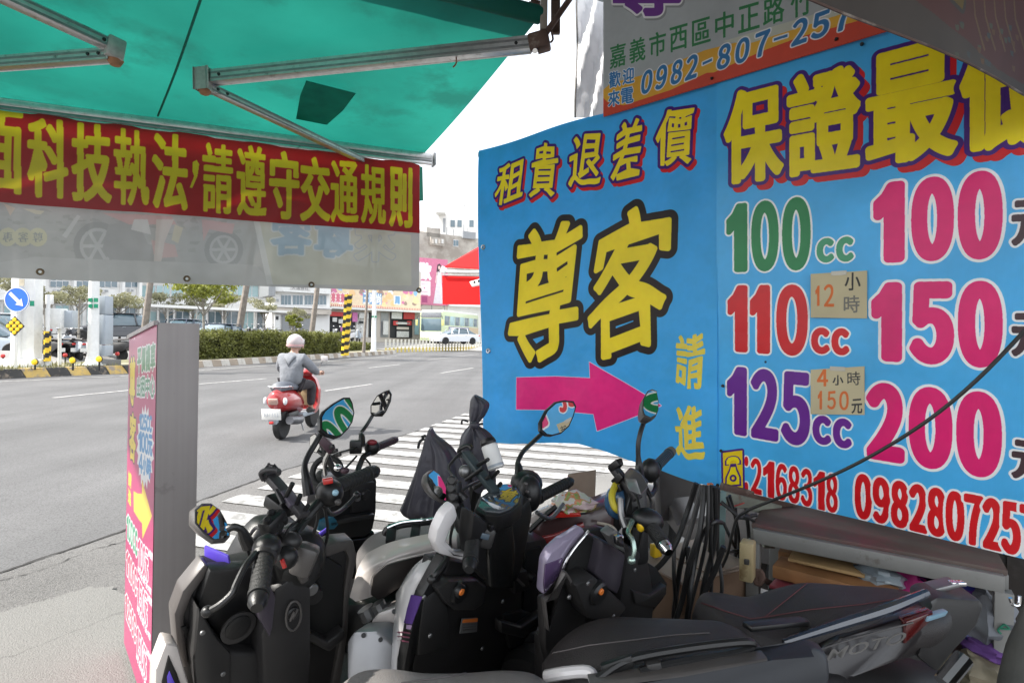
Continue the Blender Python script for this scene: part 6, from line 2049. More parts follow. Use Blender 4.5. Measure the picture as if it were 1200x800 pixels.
# raised oval emblem with a stylised stroke
ov = [f.at(344 + 9 * math.cos(a), 721 + 17 * math.sin(a) - 3 * math.cos(a), .112) for a in [2 * math.pi * k / 20 for k in range(20)]]
vs, fs = tube(ov + [ov[0]], .0028, 6); mk('emblem_ring', vs, fs, M_GPLAST, e_)
vs, fs = tube([f.at(340, 727, .116), f.at(345, 716, .118), f.at(343, 724, .118), f.at(349, 713, .116)], .003, 6, 3); mk('emblem_stroke', vs, fs, M_GPLAST, e_)
f.disc('ignition_lock', 370, 700, .022, M_BLACK, .07, .04, prof=[(0, .026), (.5, .026), (1, .02)])
f.disc('ignition_lock_ring', 367, 692, .016, M_STEEL, .075, .012)
f.pl('screw_boss', [(212, 735), (219, 733), (222, 739), (216, 742)], M_BLACK, .016, .006, .001)
# lower left wing with its violet stripe
f.pl('lower_wing', [(182, 786), (194, 754), (209, 757), (218, 790), (228, 820), (228, 900), (178, 900)], M_SILVER, .08, .05, .008)
f.pl('wing_inset', [(190, 800), (198, 768), (208, 790), (217, 815), (214, 880), (192, 880)], M_BLACK, .085, .03, .003)
f.pl('wing_stripe', [(196, 793), (199, 786), (206, 803), (206, 830), (197, 830)], mat('violet acrylic', (.13, .08, .62), .2, coat=.5), .088, .01, .001)
# windscreen neck / headset cover
vs, fs = blob(P(340, 655, 1.42), .085, .075, .09, l1, pw=.8); mk('headset_cover', vs, fs, M_BLACK, s1)
f.pl('neck_cover', [(318, 650), (330, 640), (352, 640), (364, 658), (368, 684), (346, 690), (322, 684)], M_BLACK, .09, .09, .014)
f.pl('neck_cap', [(352, 652), (362, 650), (363, 680), (354, 686), (344, 668)], M_GPLAST, .11, .03, .006)
# purple acrylic deflectors
M_ACR = mat('violet acrylic', (.13, .08, .62), .2, coat=.5)
vs, fs = prism([P(239, 639, 1.33), P(267, 651, 1.33), P(270, 666, 1.33), P(258, 666, 1.33), P(239, 654, 1.33)], V((0, .008, 0)), .002); mk('deflector', vs, fs, M_ACR, s1)
vs, fs = prism([P(364, 631, 1.72), P(382, 618, 1.74), P(385, 619, 1.74), P(382, 624, 1.74), P(365, 637, 1.72)], V((0, .01, 0)), .002); mk('deflector', vs, fs, M_ACR, s1)
# front nose beyond the shield
f.pl('nose', [(272, 668), (288, 640), (310, 616), (345, 612), (380, 640), (385, 700), (250, 720)], M_BLACK, -.1, .08, .02)
# handlebar with everything clamped to it
hb = thing_part('handlebar', s1)
L0_, L1_ = P(311, 640, 1.17), P(302, 705, 1.03)
R0_, R1_ = P(392, 571, 1.44), P(434, 554, 1.56)
mk('bar_tube', *tube([L0_, P(322, 628, 1.26), P(345, 622, 1.33), P(366, 598, 1.38), R0_], .0125, 10, 6), M_BLACK, hb)
grip(hb, L0_, P(303, 698, 1.045), .0178, None, M_BLACK)
grip(hb, R0_, R1_, .0185, None, M_BLACK)
mk('switch_housing', *blob(P(313, 641, 1.16), .03, .029, .026, (L1_ - L0_)), M_BLACK, hb)
mk('clutch_ring', *lathe(P(310, 650, 1.15), P(308, 656, 1.135), [(0, .024), (.5, .027), (1, .024)], 18), M_DPLAST, hb)
mk('switch_housing', *blob(P(386, 577, 1.42), .034, .036, .036, (R1_ - R0_)), M_BLACK, hb)
rbx = mk('red_stop_switch', *box(P(384, 563, 1.39), .024, .02, .014, (1, .5, .1), .003), M_REDPL, hb)
mk('starter_button', *blob(P(393, 577, 1.385), .008, .008, .008), mat('pale blue button', (.3, .5, .6), .3), hb)
mk('starter_button', *blob(P(396, 588, 1.385), .008, .008, .008), M_GPLAST, hb)
mk('brake_reservoir', *box(P(320, 612, 1.24), .06, .035, .035, (.3, 1, .35), .008), M_BLACK, hb)
for (u, v, D) in ((328, 603, 1.26), (333, 611, 1.26), (323, 618, 1.24), (313, 612, 1.22), (318, 603, 1.25)):
    mk('clamp_bolt', *lathe(P(u, v, D), P(u, v - 4, D - .012), [(0, .009), (.7, .009), (1, .006)], 10), M_BLACK, hb)
mk('control_pod', *blob(P(339, 634, 1.27), .028, .025, .022, V((1, 0, 0))), M_DPLAST, hb)
mk('control_pod', *blob(P(335, 653, 1.22), .026, .022, .026, V((1, .3, 0))), M_BLACK, hb)
mk('indicator_switch', *box(P(332, 660, 1.185), .02, .008, .008, (.4, 0, -1), .002), M_REDPL, hb)
mk('cover_block', *box(P(357, 655, 1.3), .05, .05, .07, (1, .2, -.4), .012), M_GPLAST, hb)
lever(s1, [(300, 648, 1.13), (288, 662, 1.09), (277, 684, 1.06), (272, 695, 1.05), (258, 708, 1.04), (243, 716, 1.04)])
lever(s1, [(378, 590, 1.43), (388, 602, 1.5), (402, 596, 1.58), (418, 580, 1.64)])
for pts in ([(330, 625, 1.25), (345, 645, 1.3), (340, 668, 1.33)], [(352, 608, 1.33), (338, 620, 1.26), (325, 648, 1.28), (310, 664, 1.34)], [(372, 585, 1.4), (372, 610, 1.42), (362, 640, 1.42)], [(380, 590, 1.43), (384, 625, 1.48), (376, 650, 1.5)],
            [(318, 628, 1.2), (300, 618, 1.28), (290, 640, 1.36), (300, 668, 1.42)], [(345, 640, 1.28), (352, 618, 1.33), (370, 600, 1.38)], [(322, 640, 1.22), (330, 618, 1.28), (336, 600, 1.33), (340, 575, 1.35)]):
    cable(s1, pts, .0042)
# phone clamp: a spring arm with four claws
pc = thing_part('phone_clamp', s1)
M_CLAMP = mat('matte clamp plastic', (.03, .028, .03), .5)
a_, b_ = P(315, 556, 1.34), P(357, 604, 1.27)
mk('clamp_arm', *boxab(a_, b_, .028, .018, .004), M_CLAMP, pc)
mk('clamp_arm', *boxab(P(321, 548, 1.35), P(311, 560, 1.33), .02, .02, .004), M_CLAMP, pc)
mk('claw', *tube([P(309, 562, 1.33), P(306, 554, 1.32), P(314, 550, 1.31), P(326, 551, 1.31), P(326, 555, 1.3)], .006, 8, 4), M_CLAMP, pc)
mk('clamp_base', *boxab(P(318, 583, 1.33), P(340, 600, 1.3), .045, .03, .006), M_BLACK, pc)
mk('slide', *boxab(P(334, 575, 1.3), P(346, 592, 1.28), .03, .012, .003), mat('violet grey slide', (.08, .07, .09), .4), pc)
for p_, q_ in (((330, 592), (343, 566)), ((343, 601), (352, 580)), ((350, 610), (361, 592)), ((324, 574), (332, 590))):
    mk('claw', *tube([P(p_[0], p_[1], 1.29), P(q_[0], q_[1], 1.27)], .0055, 8), M_BLACK, pc)
mirror(s1, [(376, 489), (380, 482), (390, 474), (402, 467), (409, 467), (412, 473), (414, 484), (412, 494), (407, 502), (399, 510), (393, 512), (383, 509), (376, 503)], 1.52, on(905, 250, B0, BN), [(362, 580, 1.42), (359, 562, 1.43), (357, 546, 1.45), (361, 534, 1.47), (368, 522, 1.49), (377, 507, 1.51)], .03)
mirror(s1, [(229, 598), (237, 591), (247, 591), (257, 598), (263, 609), (268, 620), (268, 628), (264, 632), (250, 633), (239, 625), (229, 613)], 1.16, on(640, 230, B0, BN), [(292, 640, 1.2), (286, 628, 1.19), (282, 620, 1.18), (274, 617, 1.17), (266, 620, 1.165)], V((-.045, .03, -.015)), case=M_GPLAST)
# seat nose, running back under the viewer
sv1 = [(400, 800, .745, .05, .05), (432, 788, .75, .11, .075), (500, 790, .755, .135, .085), (560, 788, .775, .15, .09)]
secs = []
pa, pb_ = P(425, 800, 1.12), P(590, 778, 1.09)
ax1 = V((.995, -.1, 0)).normalized(); sd1 = V((.1, .995, 0)).normalized()
n0 = P(392, 800, 1.06); n0.z = .745
for d_, w_, z_, dr in ((-.02, .03, .755, .05), (.02, .08, .782, .08), (.08, .1, .786, .09), (.15, .105, .782, .1), (.23, .11, .787, .11), (.31, .115, .797, .12), (.37, .11, .797, .12), (.41, .08, .78, .1), (.425, .03, .755, .06)):
    c = n0 + ax1 * d_; c.z = z_
    secs.append((c, sd1, w_, dr))
sA = seat_loft(s1, secs, M_SEAT2, lab='grey vinyl seat with a raised pillion part')
vs, fs = blob(n0 + ax1 * .3 + V((0, 0, -.17)) - sd1 * 0, .36, .13, .12, ax1); mk('rear_body', vs, fs, M_DPLAST, s1)
vs, fs = boxab(n0 + ax1 * -.0 + V((0, 0, -.1)), n0 + ax1 * .25 + V((0, 0, -.35)), .24, .3, .05); mk('tunnel', vs, fs, M_IN1, s1)
rear_wheel(s1, V((n0.x + ax1.x * .5, n0.y + ax1.y * .5, .24)), sd1)
rear_wheel(s1, V((f.p0.x + h1.x * .18, f.p0.y + h1.y * .18, .24)), l1)
mk('grab_handle', *tube([P(640, 792, 1.15), P(662, 788, 1.13), P(690, 787, 1.12), P(698, 800, 1.1)], .012, 10, 4), M_WHITEP, s1)
mk('underframe', *tube([f.p0 + V((0, 0, -.25)), V((f.p0.x + .1, f.p0.y - .12, .3)), n0 + ax1 * .2 + V((0, 0, -.42))], .05, 10, 4), M_BLACK, s1)
bp_ = f.p0

# ======== scooter 2: white and purple scooter in the middle
h2 = V((-.80, .60, 0)).normalized(); l2 = V((-h2.y, h2.x, 0))
g2 = P(545, 770, 1.6)
s2 = thing('hire_scooter', 'white scooter with purple decals in the middle of the row', 'scooter', V((g2.x, g2.y, .02)), 'hire scooters parked in a row')
f = Front(s2, 541, 694, 1.60, h2)
f.pl('outer_shell', [(520, 652), (505, 654), (496, 697), (482, 740), (472, 780), (470, 900), (640, 900), (634, 745), (640, 700), (643, 640), (600, 655), (560, 650)], M_IN1, .0, .03, .006)
# white side fairing curving forward
f.shell('side_fairing', [[(521, 651, .03), (512, 653, .0), (505, 654, -.05), (500, 655, -.09)], [(513, 667, .035), (500, 663, .01), (490, 664, -.05), (483, 671, -.11)], [(497, 696, .04), (485, 690, .01), (474, 690, -.06), (467, 698, -.12)],
                         [(488, 718, .04), (478, 712, .01), (470, 708, -.05), (467, 708, -.11)], [(481, 740, .04), (474, 738, .02), (468, 738, -.03), (464, 740, -.08)], [(474, 775, .04), (469, 774, .02), (464, 774, -.02), (462, 775, -.05)], [(470, 830, .04), (466, 830, .02), (462, 830, -.02), (459, 830, -.05)]], M_WHITEP, .012)
f.shell('decal', [[(495, 699, .043), (484, 697, .0145), (478, 697, -.03)], [(489, 715, .043), (479, 714, .0145), (473, 714, -.03)], [(483, 731, .043), (476, 730, .0215), (470, 729, -.02)]], M_PURPLE, .002, None, .014)
for k in range(3):
    y = 741 + k * 5
    f.shell('decal_line', [[(481 - k, y, .044), (474 - k, y - 1, .0245), (466, y - 1, -.02)], [(481 - k, y + 1.4, .044), (474 - k, y + .4, .0245), (466, y + .4, -.02)]], mat('plum line', (.16, .05, .08), .4), .002, None, .014)
f.shell('decal_letters', [[(483, 732.5, .045), (477, 732, .023), (471, 731, -.015)], [(481.5, 737, .045), (476, 736.5, .023), (470, 736, -.015)]], mat('lilac lettering', (.35, .25, .4), .4), .002, None, .016)
f.pl('shield_edge', [(521, 652), (512, 667), (496, 697), (482, 740), (474, 780), (471, 830), (478, 830), (483, 780), (492, 742), (506, 700), (521, 670), (528, 655)], M_BLACK, .05, .03, .004)
f.pl('inner_panel', [(528, 656), (520, 675), (506, 702), (492, 745), (484, 780), (480, 900), (605, 900), (612, 760), (612, 672), (585, 664), (556, 660)], M_IN1, .035, .05, .01)
f.pl('tank_box', [(512, 690), (527, 681), (560, 680), (571, 686), (567, 708), (556, 716), (534, 716), (524, 708)], M_DPLAST, .07, .05, .008)
f.pl('tank_slope', [(497, 704), (512, 691), (526, 712), (530, 760), (490, 770), (492, 742)], M_DPLAST, .055, .03, .01)
f.disc('fuel_cap_rim', 541, 696, .031, M_BLACK, .082, .02)
f.disc('fuel_cap', 542, 694, .017, M_BLACK, .094, .016)
f.disc('cap_sticker', 542, 694, .0085, M_ORANGE, .098, .004)
st_ = f.pl('warning_sticker', [(542, 725), (560, 723.5), (559, 740), (539, 742)], mat('grey sticker print', (.12, .12, .12), .5), .058, .004, .0005)
f.pl('sticker_heading', [(542.5, 725.5), (560, 724), (559.6, 728), (542, 729.5)], M_ORANGE, .0595, .001, 0, st_)
for k in range(3):
    f.pl('sticker_line', [(542, 731.5 + k * 3), (558, 730 + k * 3), (558, 731 + k * 3), (542, 732.6 + k * 3)], M_GPLAST, .0595, .001, 0, st_)
f.pl('right_wing', [(613, 636), (640, 631), (643, 640), (637, 682), (638, 717), (626, 750), (612, 760), (606, 700)], M_DPLAST, .02, .08, .008)
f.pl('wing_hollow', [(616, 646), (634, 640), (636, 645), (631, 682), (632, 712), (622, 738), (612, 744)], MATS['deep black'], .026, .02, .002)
f.pl('hook_plate', [(602, 672), (618, 668), (622, 690), (604, 696)], M_IN1, .07, .03, .004)
mk('key', *tube([f.at(604, 676, .1), f.at(614, 686, .1)], .004, 8), M_GPLAST, s2)
f.disc('bag_hook_ring', 626, 678, .016, M_BLACK, .05, .03)
f.pl('pocket', [(590, 720), (612, 716), (632, 722), (628, 752), (598, 760)], MATS['deep black'], .045, .03, .006)
f.pl('pocket_lip', [(588, 728), (612, 735), (636, 718), (640, 724), (614, 748), (588, 742)], M_DPLAST, .09, .03, .006)
# headset: dark cowl, white cheek, dash
f.pl('cowl', [(556, 600), (575, 612), (603, 607), (622, 582), (626, 600), (619, 640), (612, 672), (604, 686), (576, 686), (556, 664), (552, 634)], M_BLACK, .14, .05, .014)
f.pl('cowl_front', [(575, 615), (602, 612), (605, 640), (603, 690), (576, 690), (573, 650)], mat('deep gloss black', (.008, .008, .008), .2), .15, .03, .008)
f.pl('white_cheek', [(534, 590), (522, 603), (513, 622), (510, 636), (516, 650), (530, 654), (545, 658), (572, 664), (573, 643), (566, 642), (561, 650), (534, 646), (524, 634), (530, 618), (538, 606)], M_WHITEP, .12, .03, .01)
f.pl('lock_plate', [(563, 651), (572, 646), (573, 662)], M_WHITEP, .128, .01, .001)
dpts = [P(555, 596, 1.37), P(560, 582, 1.43), P(575, 572, 1.5), P(590, 565, 1.56), P(607, 567, 1.56), P(614, 580, 1.48), P(611, 590, 1.42), P(600, 599, 1.37), P(585, 604, 1.34), P(566, 602, 1.34)]
vs, fs = prism(dpts, V((0, .03, -.05)), .01); mk('dash_housing', vs, fs, M_BLACK, s2)
dsc_ = [p.lerp(sum(dpts, V()) / 10, .16) + V((0, -.004, .004)) for p in dpts]
vs, fs = prism(dsc_, V((0, .002, -.006)), .002); mk('dash_glass', vs, fs, mat('dash lens', (.05, .06, .07), .06, spec=.9, coat=1), s2)
vs, fs = blob(P(617, 566, 1.66), .045, .05, .04, l2); mk('reservoir_cover', vs, fs, M_BLACK, s2)
hb = thing_part('handlebar', s2)
grip(hb, P(554, 632, 1.35), P(551, 658, 1.26), .0165)
grip(hb, P(630, 583, 1.66), P(664, 566, 1.78), .0165)
mk('switch_housing', *blob(P(553, 624, 1.37), .033, .03, .028, V((.1, -1, -.2))), M_BLACK, hb)
mk('switch_housing', *blob(P(620, 578, 1.62), .035, .042, .055, V((1, .5, 0))), M_BLACK, hb)
for k in range(3): mk('button', *blob(P(616 + k * 2, 567 + k * 9, 1.575), .006, .004, .006), M_GPLAST, hb)
mk('brake_reservoir', *box(P(532, 577, 1.42), .034, .034, .06, (.5, 1, 0), .008), M_BLACK, hb)
for (u, v) in ((530, 562), (529, 571), (531, 581), (533, 592)):
    mk('clamp_bolt', *lathe(P(u, v, 1.4), P(u - 1, v + 1, 1.385), [(0, .012), (.7, .012), (1, .008)], 12), M_DPLAST, hb)
mk('bar_neck', *boxab(P(533, 590, 1.42), P(545, 622, 1.38), .035, .035, .01), M_BLACK, hb)
mk('control_pod', *box(P(567, 629, 1.36), .05, .02, .05, (1, .2, -.3), .008), M_DPLAST, hb)
mk('pod_button', *box(P(568, 628, 1.345), .022, .006, .014, (1, .2, -.3), .002), mat('slate button', (.06, .09, .12), .3), hb)
lever(s2, [(526, 640, 1.36), (524, 653, 1.32), (516, 666, 1.29), (511, 672, 1.28), (506, 678, 1.28)])
mk('brake_lever', *tube([P(629, 600, 1.64), P(645, 607, 1.72), P(660, 590, 1.8)], .0065, 8, 4), M_STEEL, hb)
for pts in ([(536, 600, 1.42), (528, 628, 1.45), (530, 650, 1.52)], [(545, 612, 1.4), (540, 640, 1.42), (552, 665, 1.5)], [(531, 590, 1.42), (548, 570, 1.5), (570, 560, 1.6)], [(538, 565, 1.45), (526, 548, 1.5), (540, 530, 1.55)]):
    cable(s2, pts, .004)
pc = thing_part('phone_clamp', s2)
M_CL2 = mat('slate clamp', (.03, .045, .05), .45)
mk('clamp_arm', *boxab(P(545, 530, 1.56), P(581, 577, 1.47), .03, .016, .004), M_CL2, pc)
mk('claw', *tube([P(540, 536, 1.56), P(538, 527, 1.56), P(548, 522, 1.55), P(553, 525, 1.54)], .006, 8, 4), M_BLACK, pc)
for p_, q_ in (((560, 545), (572, 538)), ((546, 562), (566, 548)), ((570, 566), (584, 552)), ((556, 572), (574, 558)), ((574, 580), (587, 566))):
    mk('claw', *tube([P(p_[0], p_[1], 1.52), P(q_[0], q_[1], 1.48)], .0055, 8), M_BLACK, pc)
mk('clamp_ball', *blob(P(545, 552, 1.53), .018, .018, .018), M_STEEL, pc)
mirror(s2, [(634, 504), (634, 495), (641, 481), (651, 472), (661, 470), (671, 471), (674, 477), (671, 488), (666, 499), (657, 507), (646, 510), (640, 509)], 1.86, on(1010, 420, B0, BN), [(608, 560, 1.66), (608, 548, 1.68), (607, 541, 1.7), (613, 529, 1.74), (622, 520, 1.81), (637, 506, 1.9)], .03)
mirror(s2, [(501, 556), (507, 551), (514, 556), (519, 565), (523, 575), (525, 583), (522, 588), (514, 584), (506, 575), (501, 565)], 1.44, on(700, 430, B0, BN), [(544, 585, 1.42), (540, 580, 1.42), (534, 576, 1.42), (525, 576, 1.45)], V((-.03, .02, -.01)), case=M_GPLAST)
bt_ = thing('bottle', 'white cylindrical bottle with a black lid clamped before the covered scooter', 'bottle', P(578, 550, 1.6))
bt_a, bt_b = P(573, 521, 1.62), P(582, 549, 1.6)
mk('body', *lathe(bt_b, bt_a, [(0, .02), (.04, .024), (.95, .024), (1, .021)], 20), M_WHITE, bt_)
mk('lid', *lathe(bt_a, bt_a + (bt_a - bt_b).normalized() * .018, [(0, .022), (.4, .024), (1, .02)], 18), M_BLACK, bt_)
mk('grey_label', *lathe(bt_b + (bt_a - bt_b) * .08, bt_b + (bt_a - bt_b) * .18, [(0, .0243), (1, .0243)], 20), M_GREYM, bt_)
rear_wheel(s2, V((f.p0.x + h2.x * .2, f.p0.y + h2.y * .2, .24)), l2)
# seat (the broad one at the bottom middle)
axB = V((1, .06, 0)).normalized(); sdB = V((-.06, 1, 0)).normalized()
n0 = PZ(640, 768, .76)
secs = []
for d_, w_, z_, dr in ((-.005, .03, .735, .05), (.035, .075, .765, .08), (.09, .1, .795, .11), (.16, .11, .81, .12), (.26, .115, .805, .12), (.36, .115, .80, .12), (.43, .11, .795, .12), (.475, .08, .775, .1), (.495, .03, .75, .06)):
    c = n0 + axB * d_; c.z = z_
    secs.append((c, sdB, w_, dr))
sB = seat_loft(s2, secs, M_SEAT, lab='broad dark vinyl seat with a stitched seam')
def seam(root, pts, m, r=.0018, name='seam'):
    return mk(name, *tube([P(*p) for p in pts], r, 6, 5), m, root)
mk('rear_body', *blob(n0 + axB * .34 + V((0, 0, -.16)), .38, .15, .1, (axB + V((0, 0, .12))).normalized(), pw=.7), M_DPLAST, s2)
vs, fs = prism([P(700, 800, 1.08), P(900, 772, 1.1), P(955, 760, 1.14), P(972, 768, 1.15), (P(975, 800, 1.12)), P(960, 840, 1.06), P(690, 850, 1.02)], V((.01, .05, 0)), .015); mk('tail_panel', vs, fs, mat('dark blue black paint', (.01, .012, .017), .5, coat=0), s2)
vs, fs = prism([P(690, 800, 1.07), P(790, 788, 1.07), P(900, 771, 1.09), P(900, 774, 1.085), P(800, 793, 1.065), P(700, 806, 1.06)], V((0, .03, 0)), .002); mk('side_trim', vs, fs, M_GPLAST, s2)
mk('grab_rail', *boxab(P(705, 785, 1.1), P(742, 772, 1.1), .016, .026, .006), M_BLACK, s2)
mk('grab_rail', *tube([P(700, 795, 1.09), P(735, 773, 1.1), P(800, 760, 1.11), P(868, 752, 1.12), P(882, 755, 1.13), (860, 762, 1.13) and P(862, 764, 1.12), P(790, 776, 1.1), P(750, 786, 1.09)], .0085, 8, 5), M_BLACK, s2)
mk('rail_bracket', *boxab(P(764, 772, 1.1), P(768, 795, 1.1), .03, .03, .005), M_DPLAST, s2)
mk('rear_grab', *boxab(P(875, 734, 1.3), P(943, 727, 1.38), .03, .014, .005), M_BLACK, s2)
mk('rear_grab', *boxab(P(942, 726, 1.38), P(951, 736, 1.4), .02, .014, .005), M_GPLAST, s2)
vs, fs = blob(P(938, 790, 1.16), .055, .03, .028, axB); mk('tail_light', vs, fs, M_BLACK, s2)
rear_wheel(s2, V((n0.x + .42, n0.y - .05, .24)), sdB)
mk('tunnel', *boxab(V((f.p0.x + .05, f.p0.y - .05, .32)), V((n0.x + .1, n0.y, .42)), .2, .22, .05), M_IN1, s2)

# ======== scooter 3: dark scooter on the right under the arrow
h3 = V((-.70, .71, 0)).normalized(); l3 = V((-h3.y, h3.x, 0))
g3 = P(706, 760, 1.62)
s3 = thing('hire_scooter', 'dark scooter with a silver violet wing below the arrow of the blue banner', 'scooter', V((g3.x, g3.y, .02)), 'hire scooters parked in a row')
f = Front(s3, 706, 694, 1.62, h3)
f.pl('side_wing', [(684, 619), (672, 628), (661, 634), (648, 646), (641, 658), (638, 688), (637, 698), (650, 691), (654, 680), (659, 662), (670, 644), (688, 624)], mat('silver violet paint', (.3, .26, .36), .22, .2, coat=.9), .03, .03, .008)
f.pl('wing_shadow_band', [(640, 662), (660, 654), (656, 676), (652, 686), (639, 694), (638, 684)], mat('shaded violet paint', (.1, .06, .14), .22, .2, coat=.9), .034, .006, .002)  # shade on the lower wing, put into a darker copy of its paint
mk('wing_edge', *tube([f.at(*p, .04) for p in ((690, 622), (673, 642), (661, 662), (656, 682), (650, 692), (639, 699))], .0035, 8, 4), M_CHROME, s3)
f.pl('outer_shell', [(688, 624), (706, 620), (730, 626), (745, 650), (755, 700), (752, 760), (650, 760), (640, 704), (655, 686), (664, 660), (676, 638)], M_BLACK, .0, .03, .006)
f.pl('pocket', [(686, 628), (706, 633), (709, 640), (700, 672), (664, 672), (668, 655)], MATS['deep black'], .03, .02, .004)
f.pl('tank_panel', [(707, 635), (720, 640), (737, 652), (731, 678), (724, 697), (712, 690), (698, 674), (703, 655)], mat('violet grey plastic', (.055, .048, .06), .3, bump=.05, bscale=500), .06, .06, .008)
f.pl('lower_frame', [(638, 704), (650, 700), (664, 672), (674, 688), (685, 700), (690, 760), (650, 800), (640, 760)], M_IN1, .03, .03, .008)
f.pl('frame_edge', [(639, 703), (652, 698), (663, 671), (665, 672), (654, 701), (641, 706), (645, 740), (643, 739)], M_GPLAST, .07, .015, .003)
f.pl('frame_edge', [(662, 671), (665, 670), (674, 685), (671, 688)], M_GPLAST, .07, .012, .003)
f.pl('cap_deck', [(674, 686), (698, 676), (724, 700), (736, 712), (722, 730), (690, 726)], M_DPLAST, .085, .06, .01)
f.disc('fuel_cap_rim', 705, 697, .031, M_BLACK, .1, .02)
f.disc('cap_sticker', 706, 694, .008, M_ORANGE, .106, .006)
f.pl('centre_column', [(738, 640), (760, 652), (768, 700), (760, 800), (724, 800), (726, 712)], M_IN1, .07, .09, .012)
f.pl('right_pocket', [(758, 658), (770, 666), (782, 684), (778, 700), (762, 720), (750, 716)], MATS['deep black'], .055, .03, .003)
f.pl('pocket_lip', [(742, 692), (762, 698), (782, 686), (781, 696), (768, 712), (745, 708)], M_DPLAST, .08, .03, .005)
f.pl('lower_panel', [(640, 752), (700, 735), (760, 735), (770, 820), (640, 850)], M_IN1, .0, .05, .01)
# key panel
f.pl('key_panel', [(713, 628), (722, 620), (730, 634), (734, 648), (722, 642)], M_STEEL, .1, .03, .005)
f.pl('chrome_latch', [(723, 629), (731, 627), (732, 642), (724, 639)], M_CHROME, .125, .012, .002)
# headset
neck = thing_part('headset', s3)
mk('stem_cover', *boxab(P(742, 562, 1.62), P(745, 660, 1.6), .06, .07, .02), M_BLACK, neck)
pod = [P(734, 561, 1.56), P(742, 551, 1.6), P(752, 555, 1.58), P(761, 571, 1.55), P(752, 581, 1.5), P(736, 573, 1.5)]
vs, fs = prism(pod, V((0, .05, .0)), .012); mk('instrument_pod', vs, fs, M_GPLAST, neck)
vs, fs = prism([P(734, 561, 1.553), P(746, 562, 1.5), P(752, 580, 1.495), P(737, 574, 1.5)], V((0, .012, 0)), .003); mk('instrument_face', vs, fs, mat('pale facet', (.2, .2, .21), .2, .4), neck)
mk('blue_cover', *blob(P(724, 588, 1.63), .04, .03, .05), mat('blue sheen plastic', (.05, .13, .25), .2, coat=.6), neck)
mk('yellow_strap', *tube([P(722, 566, 1.62), P(717, 580, 1.58), P(720, 593, 1.56), P(725, 598, 1.56)], .01, 8, 5), mat('yellow strap', (.5, .42, .03), .5), neck)
hb = thing_part('handlebar', s3)
mk('bar_tube', *tube([P(756, 566, 1.68), P(746, 560, 1.66), P(744, 590, 1.6), P(756, 608, 1.55)], .012, 10, 5), M_BLACK, hb)
grip(hb, P(768, 547, 1.85), P(784, 531, 1.98), .0165, mat('teal black rubber', (.015, .03, .036), .4))
mk('bar_cap', *lathe(P(784, 531, 1.98), P(787, 528, 2.0), [(0, .019), (1, .017)], 14), mat('worn brass', (.2, .17, .1), .4, .5), hb)
grip(hb, P(763, 616, 1.5), P(777, 637, 1.44), .0175, None, M_CHROME)
mk('switch_housing', *blob(P(762, 551, 1.8), .035, .03, .04, V((1, .8, 0))), M_BLACK, hb)
mk('switch_housing', *blob(P(759, 609, 1.52), .045, .035, .032, V((1, .2, -.3))), M_BLACK, hb)
mk('lower_guard', *tube([P(768, 560, 1.8), P(768, 572, 1.78), P(762, 580, 1.72), P(757, 572, 1.68)], .008, 8, 4), M_BLACK, hb)
mk('yellow_tab', *blob(P(751, 616, 1.5), .012, .01, .016), M_YEL, hb)
mk('brake_reservoir', *box(P(737, 610, 1.54), .05, .03, .03, (1, 0, 0), .006), M_BLACK, hb)
lever(s3, [(741, 610, 1.5), (736, 623, 1.45), (741, 632, 1.43), (743, 645, 1.42), (740, 656, 1.42)], mat('aged green chrome', (.35, .45, .4), .25, .8))
mk('clutch_rod', *tube([P(727, 584, 1.56), P(728, 602, 1.54), P(733, 618, 1.52)], .009, 8, 4), M_STEEL, hb)
pc = thing_part('phone_clamp', s3)
mk('clamp_arm', *boxab(P(717, 545, 1.66), P(748, 585, 1.58), .03, .02, .004), M_CLAMP, pc)
for p_, q_ in (((715, 549), (725, 541)), ((719, 566), (729, 556)), ((724, 545), (728, 540)), ((718, 573), (728, 571))):
    mk('claw', *boxab(P(p_[0], p_[1], 1.62), P(q_[0], q_[1], 1.6), .012, .02, .003), M_BLACK, pc)
mirror(s3, [(753, 481), (754, 468), (759, 459), (764, 457), (769, 459), (771, 470), (771, 480), (768, 487), (762, 490), (755, 487)], 1.70, on(935, 245, B0, BN), [(750, 560, 1.7), (749, 547, 1.72), (748, 535, 1.72), (748, 520, 1.72), (751, 505, 1.73), (757, 488, 1.76)], .05, case=M_GPLAST)
for pts in ([(742, 570, 1.6), (733, 600, 1.56), (738, 630, 1.56)], [(755, 570, 1.66), (763, 590, 1.62), (752, 612, 1.52)], [(746, 580, 1.56), (752, 610, 1.5), (748, 640, 1.52)]):
    cable(s3, pts, .004)
rear_wheel(s3, V((f.p0.x + h3.x * .22, f.p0.y + h3.y * .22, .24)), l3)
# its seat, to the right
axC = V((.992, -.03, 0)).normalized(); sdC = V((.03, .992, 0)).normalized()
n0 = PZ(814, 712, .735); n0.y -= .015
secs = []
for d_, w_, z_, dr in ((.0, .04, .72, .06), (.035, .09, .757, .1), (.09, .115, .757, .13), (.17, .125, .745, .13), (.25, .13, .77, .15), (.33, .13, .79, .16), (.45, .12, .788, .14), (.56, .1, .785, .1), (.615, .06, .777, .06), (.63, .02, .77, .03)):
    c = n0 + axC * d_; c.z = z_
    secs.append((c, sdC, w_, dr))
sC = seat_loft(s3, secs, M_SEAT, lab='sculpted dark seat with dark red stitching')
for pts in ([(820, 706, 1.42), (850, 716, 1.36), (880, 726, 1.34), (902, 724, 1.34), (950, 716, 1.36), (1010, 712, 1.38), (1060, 705, 1.4), (1084, 697, 1.42)], [(896, 724, 1.34), (920, 703, 1.38), (945, 684, 1.44), (952, 676, 1.5)]):
    pass
